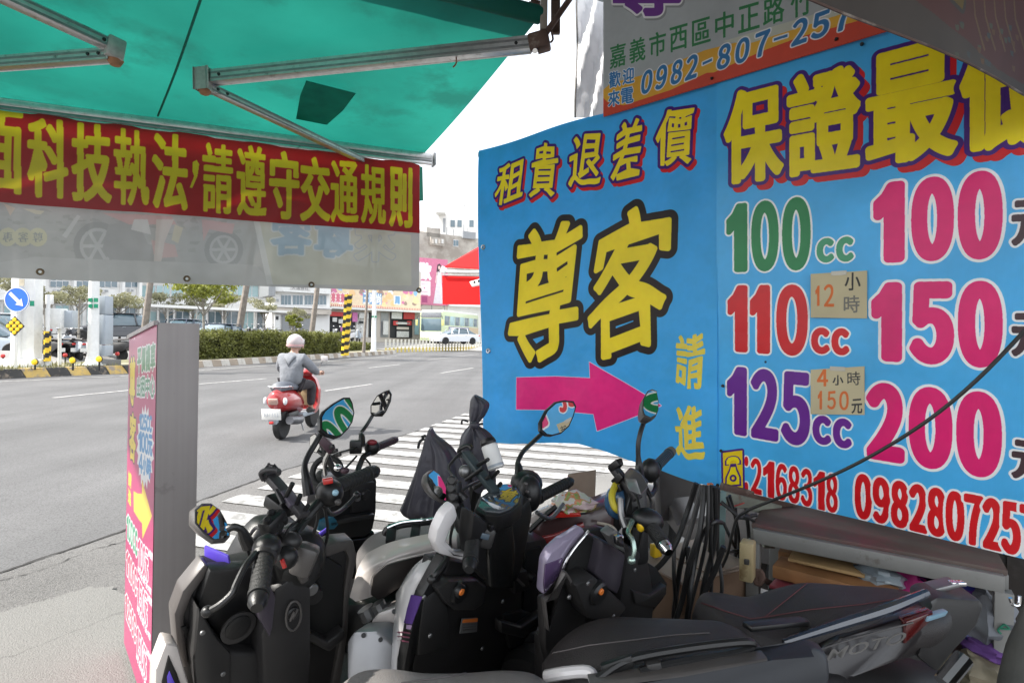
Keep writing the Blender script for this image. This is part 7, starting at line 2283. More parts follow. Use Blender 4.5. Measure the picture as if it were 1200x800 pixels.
mk('side_rail', *tube([P(918, 752, 1.32), P(980, 732, 1.34), P(1040, 713, 1.37), P(1086, 694, 1.4)], [.007, .012, .014, .01], 8, 6), mat('dark blue gloss', (.02, .03, .05), .15, coat=1), s3)
mk('rear_grab', *boxab(P(1082, 690, 1.5), P(1118, 681, 1.5), .045, .014, .005), M_STEEL, s3)
mk('rear_grab', *boxab(P(1118, 681, 1.5), P(1125, 685, 1.48), .04, .012, .004), M_CHROME, s3)
mk('grab_stay', *boxab(P(1098, 690, 1.5), P(1092, 706, 1.46), .02, .02, .004), M_STEEL, s3)
tp_ = [P(930, 775, 1.33), P(985, 748, 1.33), P(1060, 725, 1.36), P(1090, 716, 1.38), P(1085, 745, 1.36), P(1055, 775, 1.33), P(1000, 795, 1.3), P(950, 850, 1.2)]
vs, fs = prism(tp_, V((.01, .05, 0)), .015); mk('tail_panel', vs, fs, mat('wine black paint', (.01, .007, .008), .3, coat=.3), s3)
mk('chrome_line', *tube([P(962, 760, 1.318), P(1010, 745, 1.325), P(1070, 729, 1.345)], .0018, 6, 4), M_GPLAST, s3)
tpn = [P(1085, 706, 1.42), P(1100, 700, 1.42), P(1150, 703, 1.46), P(1154, 710, 1.47), P(1145, 735, 1.46), P(1118, 765, 1.42), P(1100, 790, 1.38), P(1075, 770, 1.36), P(1090, 730, 1.38)]
vs, fs = prism(tpn, V((.02, .1, 0)), .02); mk('tail_cowl', vs, fs, M_DPLAST, s3)
vs, fs = prism([P(1062, 728, 1.345), P(1095, 716, 1.36), P(1092, 727, 1.36), P(1060, 756, 1.34)], V((0, .03, 0)), .005); mk('tail_light', vs, fs, mat('unlit red lens', (.07, .008, .008), .15, coat=.6), s3)
vs, fs = prism([P(1088, 723, 1.35), P(1112, 716, 1.37), P(1108, 722, 1.37), P(1086, 729, 1.35)], V((0, .02, 0)), .003); mk('indicator', vs, fs, mat('ice blue lens', (.2, .33, .42), .1), s3)
# panel lettering OTO
def text_mesh(t, a, b, up, m, parent, name, thick=.003):
    """raised letters from a to b on a small panel"""
    sgs = []
    d = (b - a) / len(t)
    n = d.normalized().cross(up.normalized()).normalized()
    mb = MB()
    c = bpy.data.curves.new('letters', 'FONT'); c.body = t; c.extrude = thick / 2; c.resolution_u = 3; c.offset = .006
    o = bpy.data.objects.new('letters', c); COL.objects.link(o)
    dg = bpy.context.evaluated_depsgraph_get(); me = bpy.data.meshes.new_from_object(o.evaluated_get(dg))
    xs_ = [v.co.x for v in me.vertices]; w_ = max(xs_) - min(xs_); x0 = min(xs_)
    sc = (b - a).length / w_
    X = (b - a).normalized()
    vs = [a + X * (v.co.x - x0) * sc + up * v.co.y * sc + n * (v.co.z) for v in me.vertices]
    fs = [tuple(p.vertices) for p in me.polygons]
    bpy.data.objects.remove(o); bpy.data.curves.remove(c); bpy.data.meshes.remove(me)
    return mk(name, vs, fs, m, parent, 0)
text_mesh('MOTO', P(968, 774, 1.298), P(1058, 752, 1.305), V((.3, 0, .62)), mat('grey lettering', (.13, .125, .12), .4), s3, 'lettering', .0015)
rear_wheel(s3, V((n0.x + .5, n0.y + .02, .24)), sdC)
mk('rear_body', *blob(n0 + axC * .36 + V((0, .02, -.22)), .36, .15, .12, axC), M_IN1, s3)
mk('rear_shock', *lathe(P(1130, 770, 1.35), P(1105, 800, 1.33), [(0, .02), (1, .02)], 10), M_CHROME, s3)
mk('tunnel', *boxab(V((f.p0.x + .05, f.p0.y - .05, .32)), V((n0.x + .1, n0.y, .42)), .2, .22, .05), M_IN1, s3)

from mathutils.bvhtree import BVHTree
def stitch(seat_o, px, m, r=.0016):
    """a sewn seam lying on the seat where the sight lines meet it"""
    me = seat_o.data
    off = ORG[seat_o.name]
    t_ = BVHTree.FromPolygons([v.co + off for v in me.vertices], [tuple(p.vertices) for p in me.polygons])
    pts = []
    for i in range(len(px) - 1):
        for k in range(6):
            u = px[i][0] + (px[i + 1][0] - px[i][0]) * k / 6; v = px[i][1] + (px[i + 1][1] - px[i][1]) * k / 6
            h = t_.ray_cast(V((0, 0, HC)), ray(u, v).normalized())
            if h[0] is not None: pts.append(h[0] + h[1] * .0008)
    if len(pts) > 3: mk('seam', *tube(pts, r, 6), m, seat_o)
for px in ([(822, 706), (850, 716), (880, 725), (902, 722), (950, 714), (1010, 708), (1060, 700)], [(896, 723), (915, 708), (940, 688), (952, 678)]):
    stitch(sC, px, M_PIPING)
stitch(sB, [(648, 765), (690, 756), (740, 750), (790, 744), (840, 741)], mat('grey stitching', (.1, .09, .09), .7))
stitch(sA, [(470, 800), (530, 792), (580, 782), (620, 776)], mat('grey stitching', (.1, .09, .09), .7))

# panel joints and screws on the three front ends
for root, fr_, pts_ in ((s1, (280, 736, 1.40, h1), ((262, 790), (238, 742), (352, 786), (326, 700))), (s2, (541, 694, 1.60, h2), ((505, 745), (590, 705), (498, 700), (566, 760))), (s3, (706, 694, 1.62, h3), ((668, 700), (720, 722), (745, 668), (690, 684)))):
    ff = Front(root, *fr_)
    for u, v in pts_:
        ff.disc('screw', u, v, .0055, M_STEEL, .098, .004)
# ======== scooter 4: silver scooter behind the first one, its bars, black front box, seat and flank
g4 = P(450, 720, 1.95)
s4 = thing('hire_scooter', 'silver scooter with a grey seat and black front box standing behind the matte one', 'scooter', V((g4.x, g4.y, .02)), 'hire scooters parked in a row')
h4 = V((-.75, .66, 0)).normalized()
f = Front(s4, 412, 600, 2.1, h4, .15)
f.pl('front_box', [(391, 562), (400, 558), (443, 560), (442, 600), (438, 622), (428, 630), (388, 634), (376, 612), (380, 580)], M_BLACK, .0, .12, .015)
f.pl('box_face', [(412, 566), (440, 564), (438, 598), (412, 602)], M_IN1, .012, .02, .006)
f.pl('box_shelf', [(386, 612), (412, 606), (440, 602), (439, 607), (414, 611), (388, 617)], M_DPLAST, .03, .04, .004)
f.disc('lock', 420, 584, .013, M_STEEL, .03, .02)
f.disc('lock_ring', 430, 580, .02, M_DPLAST, .022, .02)
f.pl('blue_panel', [(374, 610), (390, 604), (398, 613), (392, 620), (372, 622)], mat('petrol blue panel', (.02, .13, .2), .3, coat=.5), .03, .02, .004)
f.disc('speaker', 374, 603, .05, M_DPLAST, .02, .02)
f.pl('lower_shield', [(372, 624), (392, 634), (430, 630), (440, 622), (438, 700), (372, 700)], MATS['deep gloss black'], .0, .06, .01)
hb = thing_part('handlebar', s4)
grip(hb, P(441, 524, 2.25), P(461, 516, 2.38), .015, mat('plum rubber', (.06, .03, .04), .5), mat('plum rubber', (.06, .03, .04), .5))
mk('switch_housing', *blob(P(436, 524, 2.2), .03, .026, .032), M_BLACK, hb)
mk('red_stop_switch', *blob(P(436, 518, 2.18), .02, .014, .012), mat('maroon switch', (.22, .02, .03), .4), hb)
mk('brake_reservoir', *box(P(417, 523, 2.15), .045, .04, .05, (1, .2, 0), .005), M_BLACK, hb)
mk('bar_tube', *tube([P(438, 528, 2.2), P(427, 534, 2.16), P(421, 546, 2.1), P(416, 556, 2.05), P(396, 556, 2.0), P(384, 536, 1.98), P(378, 520, 1.98)], .011, 10, 6), M_BLACK, hb)
mk('bar_tube', *tube([P(382, 556, 2.0), P(381, 540, 1.98), P(388, 525, 1.96)], .009, 8, 4), M_CHROME, hb)
mk('clamp', *box(P(383, 521, 1.95), .03, .03, .06, (1, .3, .9), .005), mat('plum rubber', (.06, .03, .04), .5), hb)
for k in range(3): mk('claw', *boxab(P(384 + k * 5, 526 + k * 4, 1.95), P(391 + k * 4, 522 + k * 5, 1.93), .01, .012, .002), M_BLACK, hb)
ring_c = P(383, 553, 2.06)
rn = [ring_c + V((math.cos(a) * .052, .02 * math.sin(a), math.sin(a) * .05)) for a in [2 * math.pi * k / 24 for k in range(25)]]
mk('instrument_ring', *tube(rn, .011, 10), M_RUBBER, s4)
mk('instrument', *blob(P(390, 556, 2.02), .04, .03, .035), MATS['pale facet'], s4)
mk('ignition_cap', *blob(P(396, 548, 1.98), .016, .016, .014), M_CHROME, s4)
mk('ignition_cap', *blob(P(404, 551, 1.98), .016, .014, .012), mat('plum rubber', (.06, .03, .04)), s4)
for pts in ([(424, 522, 2.16), (412, 526, 2.1), (398, 530, 2.0), (390, 534, 1.98)], [(427, 536, 2.15), (434, 546, 2.1), (424, 556, 2.05)], [(418, 534, 2.12), (408, 545, 2.06), (400, 552, 2.0)]):
    cable(s4, pts, .004)
mirror(s4, [(435, 484), (435, 475), (442, 464), (449, 460), (455, 458), (458, 463), (457, 471), (452, 482), (448, 487), (440, 487)], 2.3, V((-1.3, .3, .1)), [(424, 522, 2.15), (424, 511, 2.17), (423, 507, 2.2), (429, 499, 2.24), (437, 486, 2.32)], .03)
mirror(s4, [(363, 520), (364, 511), (369, 508), (374, 513), (375, 523), (371, 530), (366, 528)], 2.0, V((-2.2, -1.0, .2)), [(383, 535, 2.0), (378, 532, 2.02), (373, 528, 2.03)], .03, case=M_GPLAST)
axD = V((.95, -.02, 0)).normalized(); sdD = V((.02, 1, 0)).normalized()
n0 = PZ(424, 640, .72)
secs = []
for d_, w_, z_, dr in ((-.01, .03, .71, .08), (.02, .09, .745, .13), (.08, .12, .765, .15), (.16, .125, .775, .14), (.26, .13, .79, .13), (.38, .125, .80, .12), (.5, .1, .795, .1), (.56, .04, .78, .05)):
    c = n0 + axD * d_; c.z = z_
    secs.append((c, sdD, w_, dr))
sD = seat_loft(s4, secs, M_SEAT2)
fl = [[P(427, 652, 1.78), P(452, 640, 1.76), P(485, 632, 1.77), P(535, 622, 1.8)], [P(420, 664, 1.74), P(448, 652, 1.71), P(480, 642, 1.72), P(535, 632, 1.76)], [P(414, 684, 1.73), P(436, 668, 1.69), P(470, 655, 1.70), P(535, 642, 1.76)], [P(408, 706, 1.74), P(432, 700, 1.70), P(470, 685, 1.72), P(535, 665, 1.78)]]
fl2 = list(zip(*[smooth_path(r_, 5) for r_ in fl]))
fl2 = [smooth_path(list(c), 4) for c in fl2]
vs, fs = rings(fl2, closed=False, cap=False)
N = len(vs); mk('flank_panel', vs + [p + V((0, .03, 0)) for p in vs], fs + [tuple(i + N for i in q_2[::-1]) for q_2 in fs], M_SILVER, s4, 60)
vs, fs = prism([P(434, 697, 1.685), P(437, 676, 1.68), P(454, 662, 1.675), P(485, 653, 1.69), P(530, 644, 1.74), P(530, 660, 1.75), P(480, 680, 1.7), P(445, 704, 1.69)], V((0, .02, 0)), .004); mk('flank_inset', vs, fs, mat('brown black plastic', (.035, .03, .028), .4), s4)
mk('inset_edge', *tube([P(433, 699, 1.68), P(436, 675, 1.675), P(453, 660.5, 1.67), P(485, 651.5, 1.685), P(530, 642, 1.735)], .003, 6, 5), M_SILVER, s4)
mk('grab_rail', *tube([P(452, 626, 1.86), P(455, 620, 1.86), P(472, 614, 1.87), P(498, 611, 1.88), P(520, 608, 1.9)], .013, 10, 5), M_BLACK, s4)
mk('rail_gleam', *tube([P(454, 618, 1.845), P(472, 611.5, 1.855), P(498, 609, 1.865), P(512, 607, 1.88)], .005, 8, 5), M_CHROME, s4)
for u in (460, 488): mk('rail_foot', *boxab(P(u, 615, 1.87), P(u - 3, 636, 1.8), .03, .02, .004), M_BLACK, s4)
mk('engine', *box(P(440, 715, 1.8), .28, .2, .14, (1, 0, 0), .03), M_BLACK, s4)
for (u, v, r_) in ((442, 706, .022), (452, 709, .018), (428, 712, .025)): mk('shock_coil', *lathe(P(u, v, 1.66), P(u + 6, v + 12, 1.66), [(0, r_), (1, r_)], 10), M_STEEL, s4)
vs, fs = prism([P(434, 728, 1.62), P(442, 718, 1.62), P(462, 711, 1.62), P(468, 718, 1.62), P(467, 748, 1.62), P(461, 757, 1.62), P(437, 740, 1.62)], V((.03, .08, 0)), .008); mk('air_box', vs, fs, M_SILVER, s4)
vs, fs = prism([P(406, 752, 1.56), P(414, 740, 1.56), P(440, 739, 1.56), P(464, 757, 1.56), P(466, 830, 1.5), P(406, 830, 1.5)], V((.03, .06, 0)), .008); mk('belt_cover', vs, fs, mat('pale alloy cover', (.4, .4, .41), .4, .4), s4)
for u, v in ((426, 744), (446, 749), (462, 716)): mk('cover_bolt', *lathe(P(u, v, 1.553), P(u, v, 1.56), [(0, .006), (1, .007)], 10), M_BLACK, s4)
rear_wheel(s4, V((n0.x + .5, n0.y + .02, .24)), sdD)
rear_wheel(s4, V((f.p0.x + h4.x * .3, f.p0.y + h4.y * .3, .24)), V((-h4.y, h4.x, 0)))

# ======== covered bars of the scooters farther back
def draped(root, rows, D, dep, seed, m=M_BAGF, name='cover'):
    """cloth hood over a handlebar: rows = [(v, u left, u right)] from the top"""
    r = random.Random(seed)
    ph = [r.random() * 6.28 for _ in range(5)]
    rs = []
    seg = 56
    for i, (v, u0, u1) in enumerate(rows):
        a, b = P(u0, v, D), P(u1, v, D)
        c = (a + b) / 2; w_ = (b - a).length / 2
        t = i / (len(rows) - 1)
        ring = []
        for k in range(seg):
            an = 2 * math.pi * k / seg
            fold = 1 + (.12 + .24 * t) * (math.sin(an * 5 + ph[0] + t * 2) * .6 + math.sin(an * 9 + ph[1] - t * 3) * .4 + .3 * math.sin(an * 14 + ph[2]))
            ring.append(c + V((math.cos(an) * w_ * (1 + (fold - 1) * .45), math.sin(an) * dep * (w_ / .12 * .6 + .4) * fold, .012 * math.sin(an * 6 + ph[3]) * t)))
        rs.append(ring)
    out = [smooth_path([rs[i][k] for i in range(len(rs))], 4) for k in range(seg)]
    rr_ = [[out[k][i] for k in range(seg)] for i in range(len(out[0]))]
    vs, fs = rings(rr_)
    return mk(name, vs, fs, m, root, 80)
c1s = thing('covered_scooter', 'scooter with its handlebar hooded by a dark nylon cover beside the crossing', 'scooter', V((P(515, 590, 2.35).x, 2.35, .02)), 'covered scooters')
draped(c1s, [(502, 503, 507), (509, 500, 511), (516, 497, 520), (526, 495, 531), (540, 491, 539), (556, 487, 543), (572, 482, 546), (588, 477, 547), (598, 475, 547), (604, 484, 540)], 2.35, .09, 1)
for pts in ([(497, 514, 2.28), (492, 517, 2.27), (490, 525, 2.27)], [(494, 512, 2.28), (499, 510, 2.28)]): mk('lever_tip', *tube([P(*p) for p in pts], .006, 8, 3), M_BLACK, c1s)
mk('steering_column', *tube([P(515, 590, 2.35), V((P(515, 590, 2.35).x - .1, 2.45, .3))], .035, 10), M_BLACK, c1s)
rear_wheel(c1s, V((P(515, 590, 2.35).x - .15, 2.52, .24)), V((.6, .8, 0)))
c2s = thing('covered_scooter', 'scooter under a knotted dark cover touching the left edge of the blue banner', 'scooter', V((P(560, 540, 2.75).x, 2.75, .02)), 'covered scooters')
draped(c2s, [(463, 555, 559), (468, 552, 568), (474, 551, 573), (484, 550, 570), (492, 550, 563), (499, 550, 560), (505, 545, 569), (514, 540, 577), (530, 538, 579), (550, 538, 579), (570, 538, 579)], 2.75, .08, 2)
mk('knot', *blob(P(556, 498, 2.68), .025, .02, .02), M_BAGF, c2s)
mk('lever_tip', *tube([P(549, 494, 2.7), P(542, 492, 2.7), P(541, 497, 2.7)], .005, 8, 3), M_BLACK, c2s)
mk('lever_tip', *tube([P(560, 497, 2.68), P(566, 496, 2.68)], .005, 8, 3), M_BLACK, c2s)
mk('steering_column', *tube([P(560, 555, 2.75), V((P(560, 555, 2.75).x - .08, 2.85, .3))], .035, 10), M_BLACK, c2s)
rear_wheel(c2s, V((P(560, 555, 2.75).x - .12, 2.9, .24)), V((.6, .8, 0)))

# ======== red and black scooter behind the white one
s6 = thing('hire_scooter', 'black and dark red scooter behind the white one with a packet on its seat', 'scooter', V((P(680, 650, 2.0).x, 2.0, .02)), 'hire scooters parked in a row')
vs, fs = prism([P(612, 650, 1.95), P(618, 622, 1.95), P(634, 610, 1.95), (P(662, 604, 1.96)), P(690, 601, 1.98), P(716, 590, 2.0), P(722, 600, 2.0), P(718, 625, 1.98), P(700, 655, 1.96), P(660, 676, 1.95), P(620, 690, 1.93)], V((.03, .2, 0)), .03); mk('body', vs, fs, mat('dark wine plastic', (.05, .018, .018), .3, coat=.4), s6)
vs, fs = prism([P(612, 640, 1.935), P(622, 632, 1.935), P(650, 626, 1.935), P(684, 612, 1.945), P(686, 620, 1.945), P(655, 640, 1.935), P(618, 652, 1.935)], V((0, .02, 0)), .005); mk('red_flash', vs, fs, mat('deep red paint', (.25, .02, .02), .25, coat=.6), s6)
vs, fs = prism([P(640, 603, 1.93), P(648, 600, 1.93), P(680, 601, 1.94), P(681, 605, 1.94), P(645, 607, 1.93)], V((0, .02, 0)), .002); mk('red_flash', vs, fs, mat('bright red paint', (.6, .03, .02), .25), s6)
vs, fs = prism([P(619, 610, 1.9), P(626, 600, 1.9), P(645, 592, 1.9), P(652, 595, 1.9), P(640, 606, 1.9), P(626, 616, 1.9)], V((0, .05, -.01)), .006); mk('silver_panel', vs, fs, M_SILVER, s6)
mk('black_strut', *tube([P(620, 622, 1.88), P(640, 603, 1.88), P(652, 593, 1.88)], .009, 8, 3), M_BLACK, s6)
vs, fs = prism([P(712, 600, 2.0), P(722, 580, 2.0), P(733, 573, 2.0), P(741, 574, 2.0), P(742, 588, 2.0), P(734, 612, 2.0), P(722, 628, 2.0), P(712, 622, 2.0)], V((.02, .09, 0)), .02); mk('tail_spoiler', vs, fs, M_BLACK, s6)
mk('grab_wire', *tube([P(700, 612, 1.95), P(716, 616, 1.93), P(722, 624, 1.93), P(712, 628, 1.93)], .005, 8, 4), mat('pale wire', (.4, .36, .3), .5), s6)
rear_wheel(s6, V((P(690, 650, 2.05).x, 2.1, .24)), V((.3, .95, 0)))
rear_wheel(s6, V((P(690, 650, 2.05).x - 1.0, 2.55, .24)), V((.3, .95, 0)))
pkt = thing('plastic_packet', 'crumpled colourful plastic packet lying on the red and black scooter', 'packet', P(670, 595, 1.95))
def crumple(root, c, sx, sy, sz, m, name, seed, amp=.25, seg=22):
    r = random.Random(seed)
    ph = [r.random() * 6.28 for _ in range(6)]
    rs = []
    for i in range(14):
        a = math.pi * (i + .3) / 13.6
        ring = []
        for k in range(seg):
            t = 2 * math.pi * k / seg
            d = V((math.cos(t) * math.sin(a), math.sin(t) * math.sin(a), math.cos(a)))
            n_ = 1 + amp * (math.sin(d.x * 7 + ph[0]) * math.sin(d.y * 6 + ph[1]) + .6 * math.sin(d.z * 9 + d.x * 5 + ph[2]) + .35 * math.sin(d.x * 17 + d.z * 13 + ph[3])) * .6
            ring.append(V(c) + V((d.x * sx, d.y * sy, d.z * sz)) * n_)
        rs.append(ring)
    vs, fs = rings(rs)
    return mk(name, vs, fs, m, root, 50)
def vor_mat(name, cols, scale, rough=.3):
    m = mat(name, (1, 1, 1), rough, 0, .1, 8, coat=.3)
    t = m.node_tree; b = t.nodes['Principled BSDF']
    co = t.nodes.new('ShaderNodeTexCoord'); n = t.nodes.new('ShaderNodeTexNoise'); n.inputs['Scale'].default_value = scale; n.inputs['Detail'].default_value = 2
    r = t.nodes.new('ShaderNodeValToRGB'); r.color_ramp.interpolation = 'CONSTANT'
    t.links.new(co.outputs['Object'], n.inputs[0]); t.links.new(n.outputs[0], r.inputs[0])
    e = r.color_ramp.elements
    e[0].position = 0; e[0].color = cols[0] + (1,); e[1].position = .42; e[1].color = cols[1] + (1,)
    for i, c in enumerate(cols[2:]):
        q_e = e.new(.48 + i * .05); q_e.color = c + (1,)
    t.links.new(r.outputs[0], b.inputs['Base Color'])
    return m
crumple(pkt, P(672, 588, 1.98), .075, .05, .032, vor_mat('packet print', [(.6, .62, .5), (.62, .6, .58), (.6, .25, .12), (.3, .4, .12), (.65, .5, .5)], 22), 'wrapper', 3)
vs, fs = prism([P(655, 580, 1.95), P(676, 574, 1.98), P(692, 584, 2.0), P(688, 600, 1.96), P(664, 603, 1.93), P(650, 590, 1.93)], V((0, .02, 0)), .004); mk('wrapper_flap', vs, fs, MATS['packet print'], pkt)
wp = thing('parked_scooter', 'white and pink scooter tail with a red lens left of the standing handlebar', 'scooter', V((P(715, 610, 2.3).x, 2.35, .02)))
vs, fs = prism([P(700, 622, 2.25), P(706, 602, 2.25), P(722, 590, 2.25), P(742, 588, 2.27), P(746, 600, 2.27), P(742, 622, 2.25), P(735, 640, 2.22), P(702, 640, 2.22)], V((.03, .2, 0)), .03); mk('body', vs, fs, M_WHITEP, wp)
vs, fs = prism([P(704, 606, 2.235), P(712, 602, 2.235), P(742, 610, 2.24), P(740, 616, 2.235), P(716, 610, 2.23)], V((0, .02, 0)), .003); mk('pink_stripe', vs, fs, mat('pink stripe', (.6, .1, .16), .4), wp)
mk('tail_light', *box(P(702, 594, 2.3), .03, .02, .04, (1, 0, 0), .005), M_REDPL, wp)
rear_wheel(wp, V((P(715, 610, 2.3).x, 2.35, .24)), V((.8, .6, 0)))
cd = thing('cardboard_sheet', 'upright grey brown cardboard sheet on the forecourt behind the right grip of the white scooter', 'cardboard', V((P(682, 600, 2.35).x, 2.35, .02)))
vs, fs = prism([P(665, 556, 2.35), P(698, 551, 2.42), P(696, 600, 2.42), P(697, 700, 2.42), P(668, 700, 2.35)], V((.006, .02, 0)), .003); mk('sheet', vs, fs, M_CARDB, cd)
cd['label'] = 'upright grey brown cardboard sheet behind the white scooter'

# ------------------------------------------------------------------ right side: work bench, wiring and clutter under the boards
swl = thing('dark_backing', 'dark partition boards behind the bench under the price board', 'partition', V((2.4, 2.9, 0)))  # added dark boards, put in to cover the sunlit strip behind the bench
w0 = on(880, 500, B0 + BN * .85, BN); w1 = on(1420, 500, B0 + BN * .85, BN)
M_PART = mat('dusty dark plywood', (.05, .042, .036), .85, 0, .3, 3, dirt=(.1, .09, .08), dscale=3)
nb_ = 9
for k in range(nb_):
    a = w0.lerp(w1, k / nb_); b = w0.lerp(w1, (k + 1.02) / nb_) + BN * (.012 if k % 2 else 0)
    a = V((a.x, a.y, 1.1)); b = V((b.x, b.y, 1.1))
    mk('board', *boxab(a, b, .02, 2.2 if k else 2.0), M_PART, swl, 0)
A = PZ(884, 614, .77); B_ = PZ(1176, 668, .77)
td = (B_ - A); td.z = 0; tl_ = td.length; td.normalize(); tn_ = V((-td.y, td.x, 0))
if tn_.y < 0: tn_ = -tn_
M_TBL = mat('grey bench steel', (.23, .23, .22), .55, .2, .12, 6, dirt=(.1, .07, .05), dscale=10, dthr=.6)
M_TTOP = mat('stained bench top', (.1, .075, .065), .75, 0, .25, 4, dirt=(.15, .055, .06), dscale=3, dthr=.5)
bn = thing('work_bench', 'low grey steel framed bench under the price board', 'bench', V((A.x, A.y, .02)))
dp = .52
ctr_ = (A + B_) / 2 + tn_ * dp / 2
mk('bench_top', *box(V((ctr_.x, ctr_.y, .762)), tl_ + .02, dp, .02, td, .003), M_TTOP, bn)
for o_ in (0, dp):
    mk('edge_rail', *boxab(V((A.x, A.y, .735)) + tn_ * o_ - tn_ * .012, V((B_.x, B_.y, .735)) + tn_ * o_ - tn_ * .012, .028, .05, .002), M_TBL, bn)
    for q_ in (A, B_):
        mk('leg', *boxab(V((q_.x, q_.y, .71)) + tn_ * o_, V((q_.x, q_.y, .02)) + tn_ * o_, .045, .045, .002, td), M_TBL, bn)
for q_ in (A, B_):
    mk('side_rail', *boxab(V((q_.x, q_.y, .735)), V((q_.x, q_.y, .735)) + tn_ * dp, .025, .045, .002), M_TBL, bn)
mk('lower_shelf', *box(V((ctr_.x, ctr_.y, .46)), tl_ - .05, dp - .02, .02, td, .003), M_TTOP, bn)
def onb(s, d, z): return A + td * (s * tl_) + tn_ * d + V((0, 0, z - A.z))
M_WOODL = mat('pale plywood', (.42, .28, .13), .7, 0, .2, 6); M_WOODO = mat('orange brown timber', (.33, .16, .065), .65, 0, .25, 9)
def slab(name, lab, cat, s0, s1, d, z, w_, th, m, skew=0.0, tilt=0.0):
    a, b = onb(s0, d, z), onb(s1, d + skew, z + tilt)
    o = mk(name, *boxab(a, b, w_, th, .003), m, None, 30)
    return tag(o, lab, cat)
slab('plywood_board', 'pale plywood board topmost of the stack under the bench', 'board', .16, .5, .12, .652, .16, .012, M_WOODL, -.01)
slab('timber_beam', 'thick orange brown timber lying across the bench shelf', 'timber', .1, .63, .05, .615, .12, .045, M_WOODO, -.03)
slab('timber_offcut', 'brown board at the back of the bench shelf', 'timber', .08, .45, .26, .60, .14, .05, M_WOODO, .0)
slab('red_board', 'dull red board under the timber on the bench shelf', 'board', .1, .4, .0, .578, .12, .012, mat('dull red board', (.3, .05, .07), .6), -.03)
slab('yellow_board', 'small yellowish board sticking out below the red board', 'board', .14, .34, -.02, .562, .12, .01, mat('mustard board', (.45, .33, .12), .7), -.06)
slab('dark_box', 'low dark box under the boards on the bench shelf', 'box', .08, .6, .12, .515, .3, .085, M_PART)
slab('cable_duct', 'pale strip lying on the shelf beside the bench leg', 'strip', .05, .3, -.03, .495, .03, .015, mat('beige strip', (.4, .36, .28), .6), -.04)
cr_ = mk('rolled_cloth', *tube([onb(.03 + .02 * math.cos(t) * (1 - t / 22), -.02 + .0 * t, .585 + .028 * math.sin(t) * (1 - t / 22)) for t in [k * .6 for k in range(26)]] + [onb(.06, .05, .55), onb(.12, .08, .53)], .011, 8), mat('brown cloth', (.16, .1, .08), .9, 0, .2, 20), None)
tag(cr_, 'rolled brown cloth beside the left bench leg', 'cloth')
for nm, lab, cat, s, d, z, sx, sy, sz, m, sd_ in (
    ('clear_bag', 'crumpled clear plastic bag behind the timber on the bench', 'plastic bag', .56, .1, .65, .08, .08, .035, mat('clear crumpled plastic', (.3, .36, .4), .2, coat=.5), 31),
    ('magenta_bag', 'magenta shopping bag on the bench shelf beside the timber', 'bag', .67, .1, .6, .055, .1, .09, mat('magenta bag', (.36, .02, .16), .5), 32),
    ('blue_bag', 'deep blue and violet bag on the bench shelf', 'bag', .8, .12, .58, .11, .12, .11, vor_mat('blue bag print', [(.02, .025, .16), (.03, .04, .26), (.1, .02, .2), (.02, .03, .1)], 9, .5), 33),
    ('grey_bundle', 'grey cloth bundle at the right end of the bench shelf', 'cloth', .945, .06, .59, .075, .1, .075, mat('grey fabric', (.17, .18, .2), .85), 34),
    ('violet_cloth', 'violet cloth below the grey bundle', 'cloth', .95, .03, .51, .06, .08, .035, mat('violet fabric', (.14, .06, .24), .85), 35),
    ('beige_cloth_heap', 'heap of beige cloths below the violet cloth', 'cloth', .93, -.02, .44, .1, .1, .06, mat('beige fabric', (.27, .23, .16), .9, 0, .25, 14), 36)):
    o = crumple(None, onb(s, d, z), sx, sy, sz, m, nm, sd_, .3)
    tag(o, lab, cat)
tie = mk('green_tie', *tube([onb(1.0, -.03, .62), onb(1.015, -.035, .612), onb(.985, -.035, .608), onb(1.0, -.03, .62), onb(.98, -.03, .6), onb(.99, -.03, .59)], .003, 6, 4), mat('green string', (.02, .2, .12), .5), bn)
jb_ = thing('junction_box', 'old beige electrical box left of the bench leg', 'electrical box', P(876, 656, 1.95))
mk('case', *box(P(876, 656, 1.98), .045, .06, .135, td, .006), mat('yellowed beige plastic', (.5, .4, .22), .5, 0, .1, 10, dirt=(.25, .17, .08), dscale=9), jb_)
mk('switch', *box(P(875, 658, 1.945), .016, .01, .018, td, .002), M_GPLAST, jb_)
ps = thing('blue_pipe_post', 'thin pale blue steel post below the seam of the blue boards', 'post', V((P(846, 600, 2.2).x, 2.2, .02)))
pb0 = P(846, 576, 2.2)
mk('pipe', *boxab(pb0, V((pb0.x - .01, pb0.y, .02)), .022, .022, .002), mat('pale blue worn paint', (.2, .3, .29), .6, .1, .15, 12, dirt=(.2, .12, .07), dscale=14), ps)
mk('pipe', *boxab(P(833, 568, 2.2), V((P(836, 560, 2.2).x, 2.2, .02)), .018, .018, .002), M_BLACK, ps)
mk('orange_sleeve', *boxab(P(832, 566, 2.18), P(833, 576, 2.18), .02, .02, .002), M_ORANGE, ps)
mk('cross_bar', *boxab(P(846, 582, 2.22), P(912, 598, 2.3), .03, .05, .002), mat('peeling grey green paint', (.2, .21, .17), .7, .1, .3, 12, dirt=(.12, .07, .05), dscale=16), ps)
mk('cross_bar', *boxab(P(902, 596, 2.28), P(900, 640, 2.28), .03, .04, .002), MATS['peeling grey green paint'], ps)
mk('rusty_angle', *boxab(P(846, 570, 2.25), P(930, 592, 2.33), .03, .03, .002), M_RUST, ps)
mk('red_wire', *tube([P(832, 592, 2.15), P(845, 591, 2.14), P(858, 593, 2.16), P(872, 589, 2.2)], .0025, 6, 4), mat('red wire', (.4, .04, .03), .4), ps)
r5 = random.Random(17)
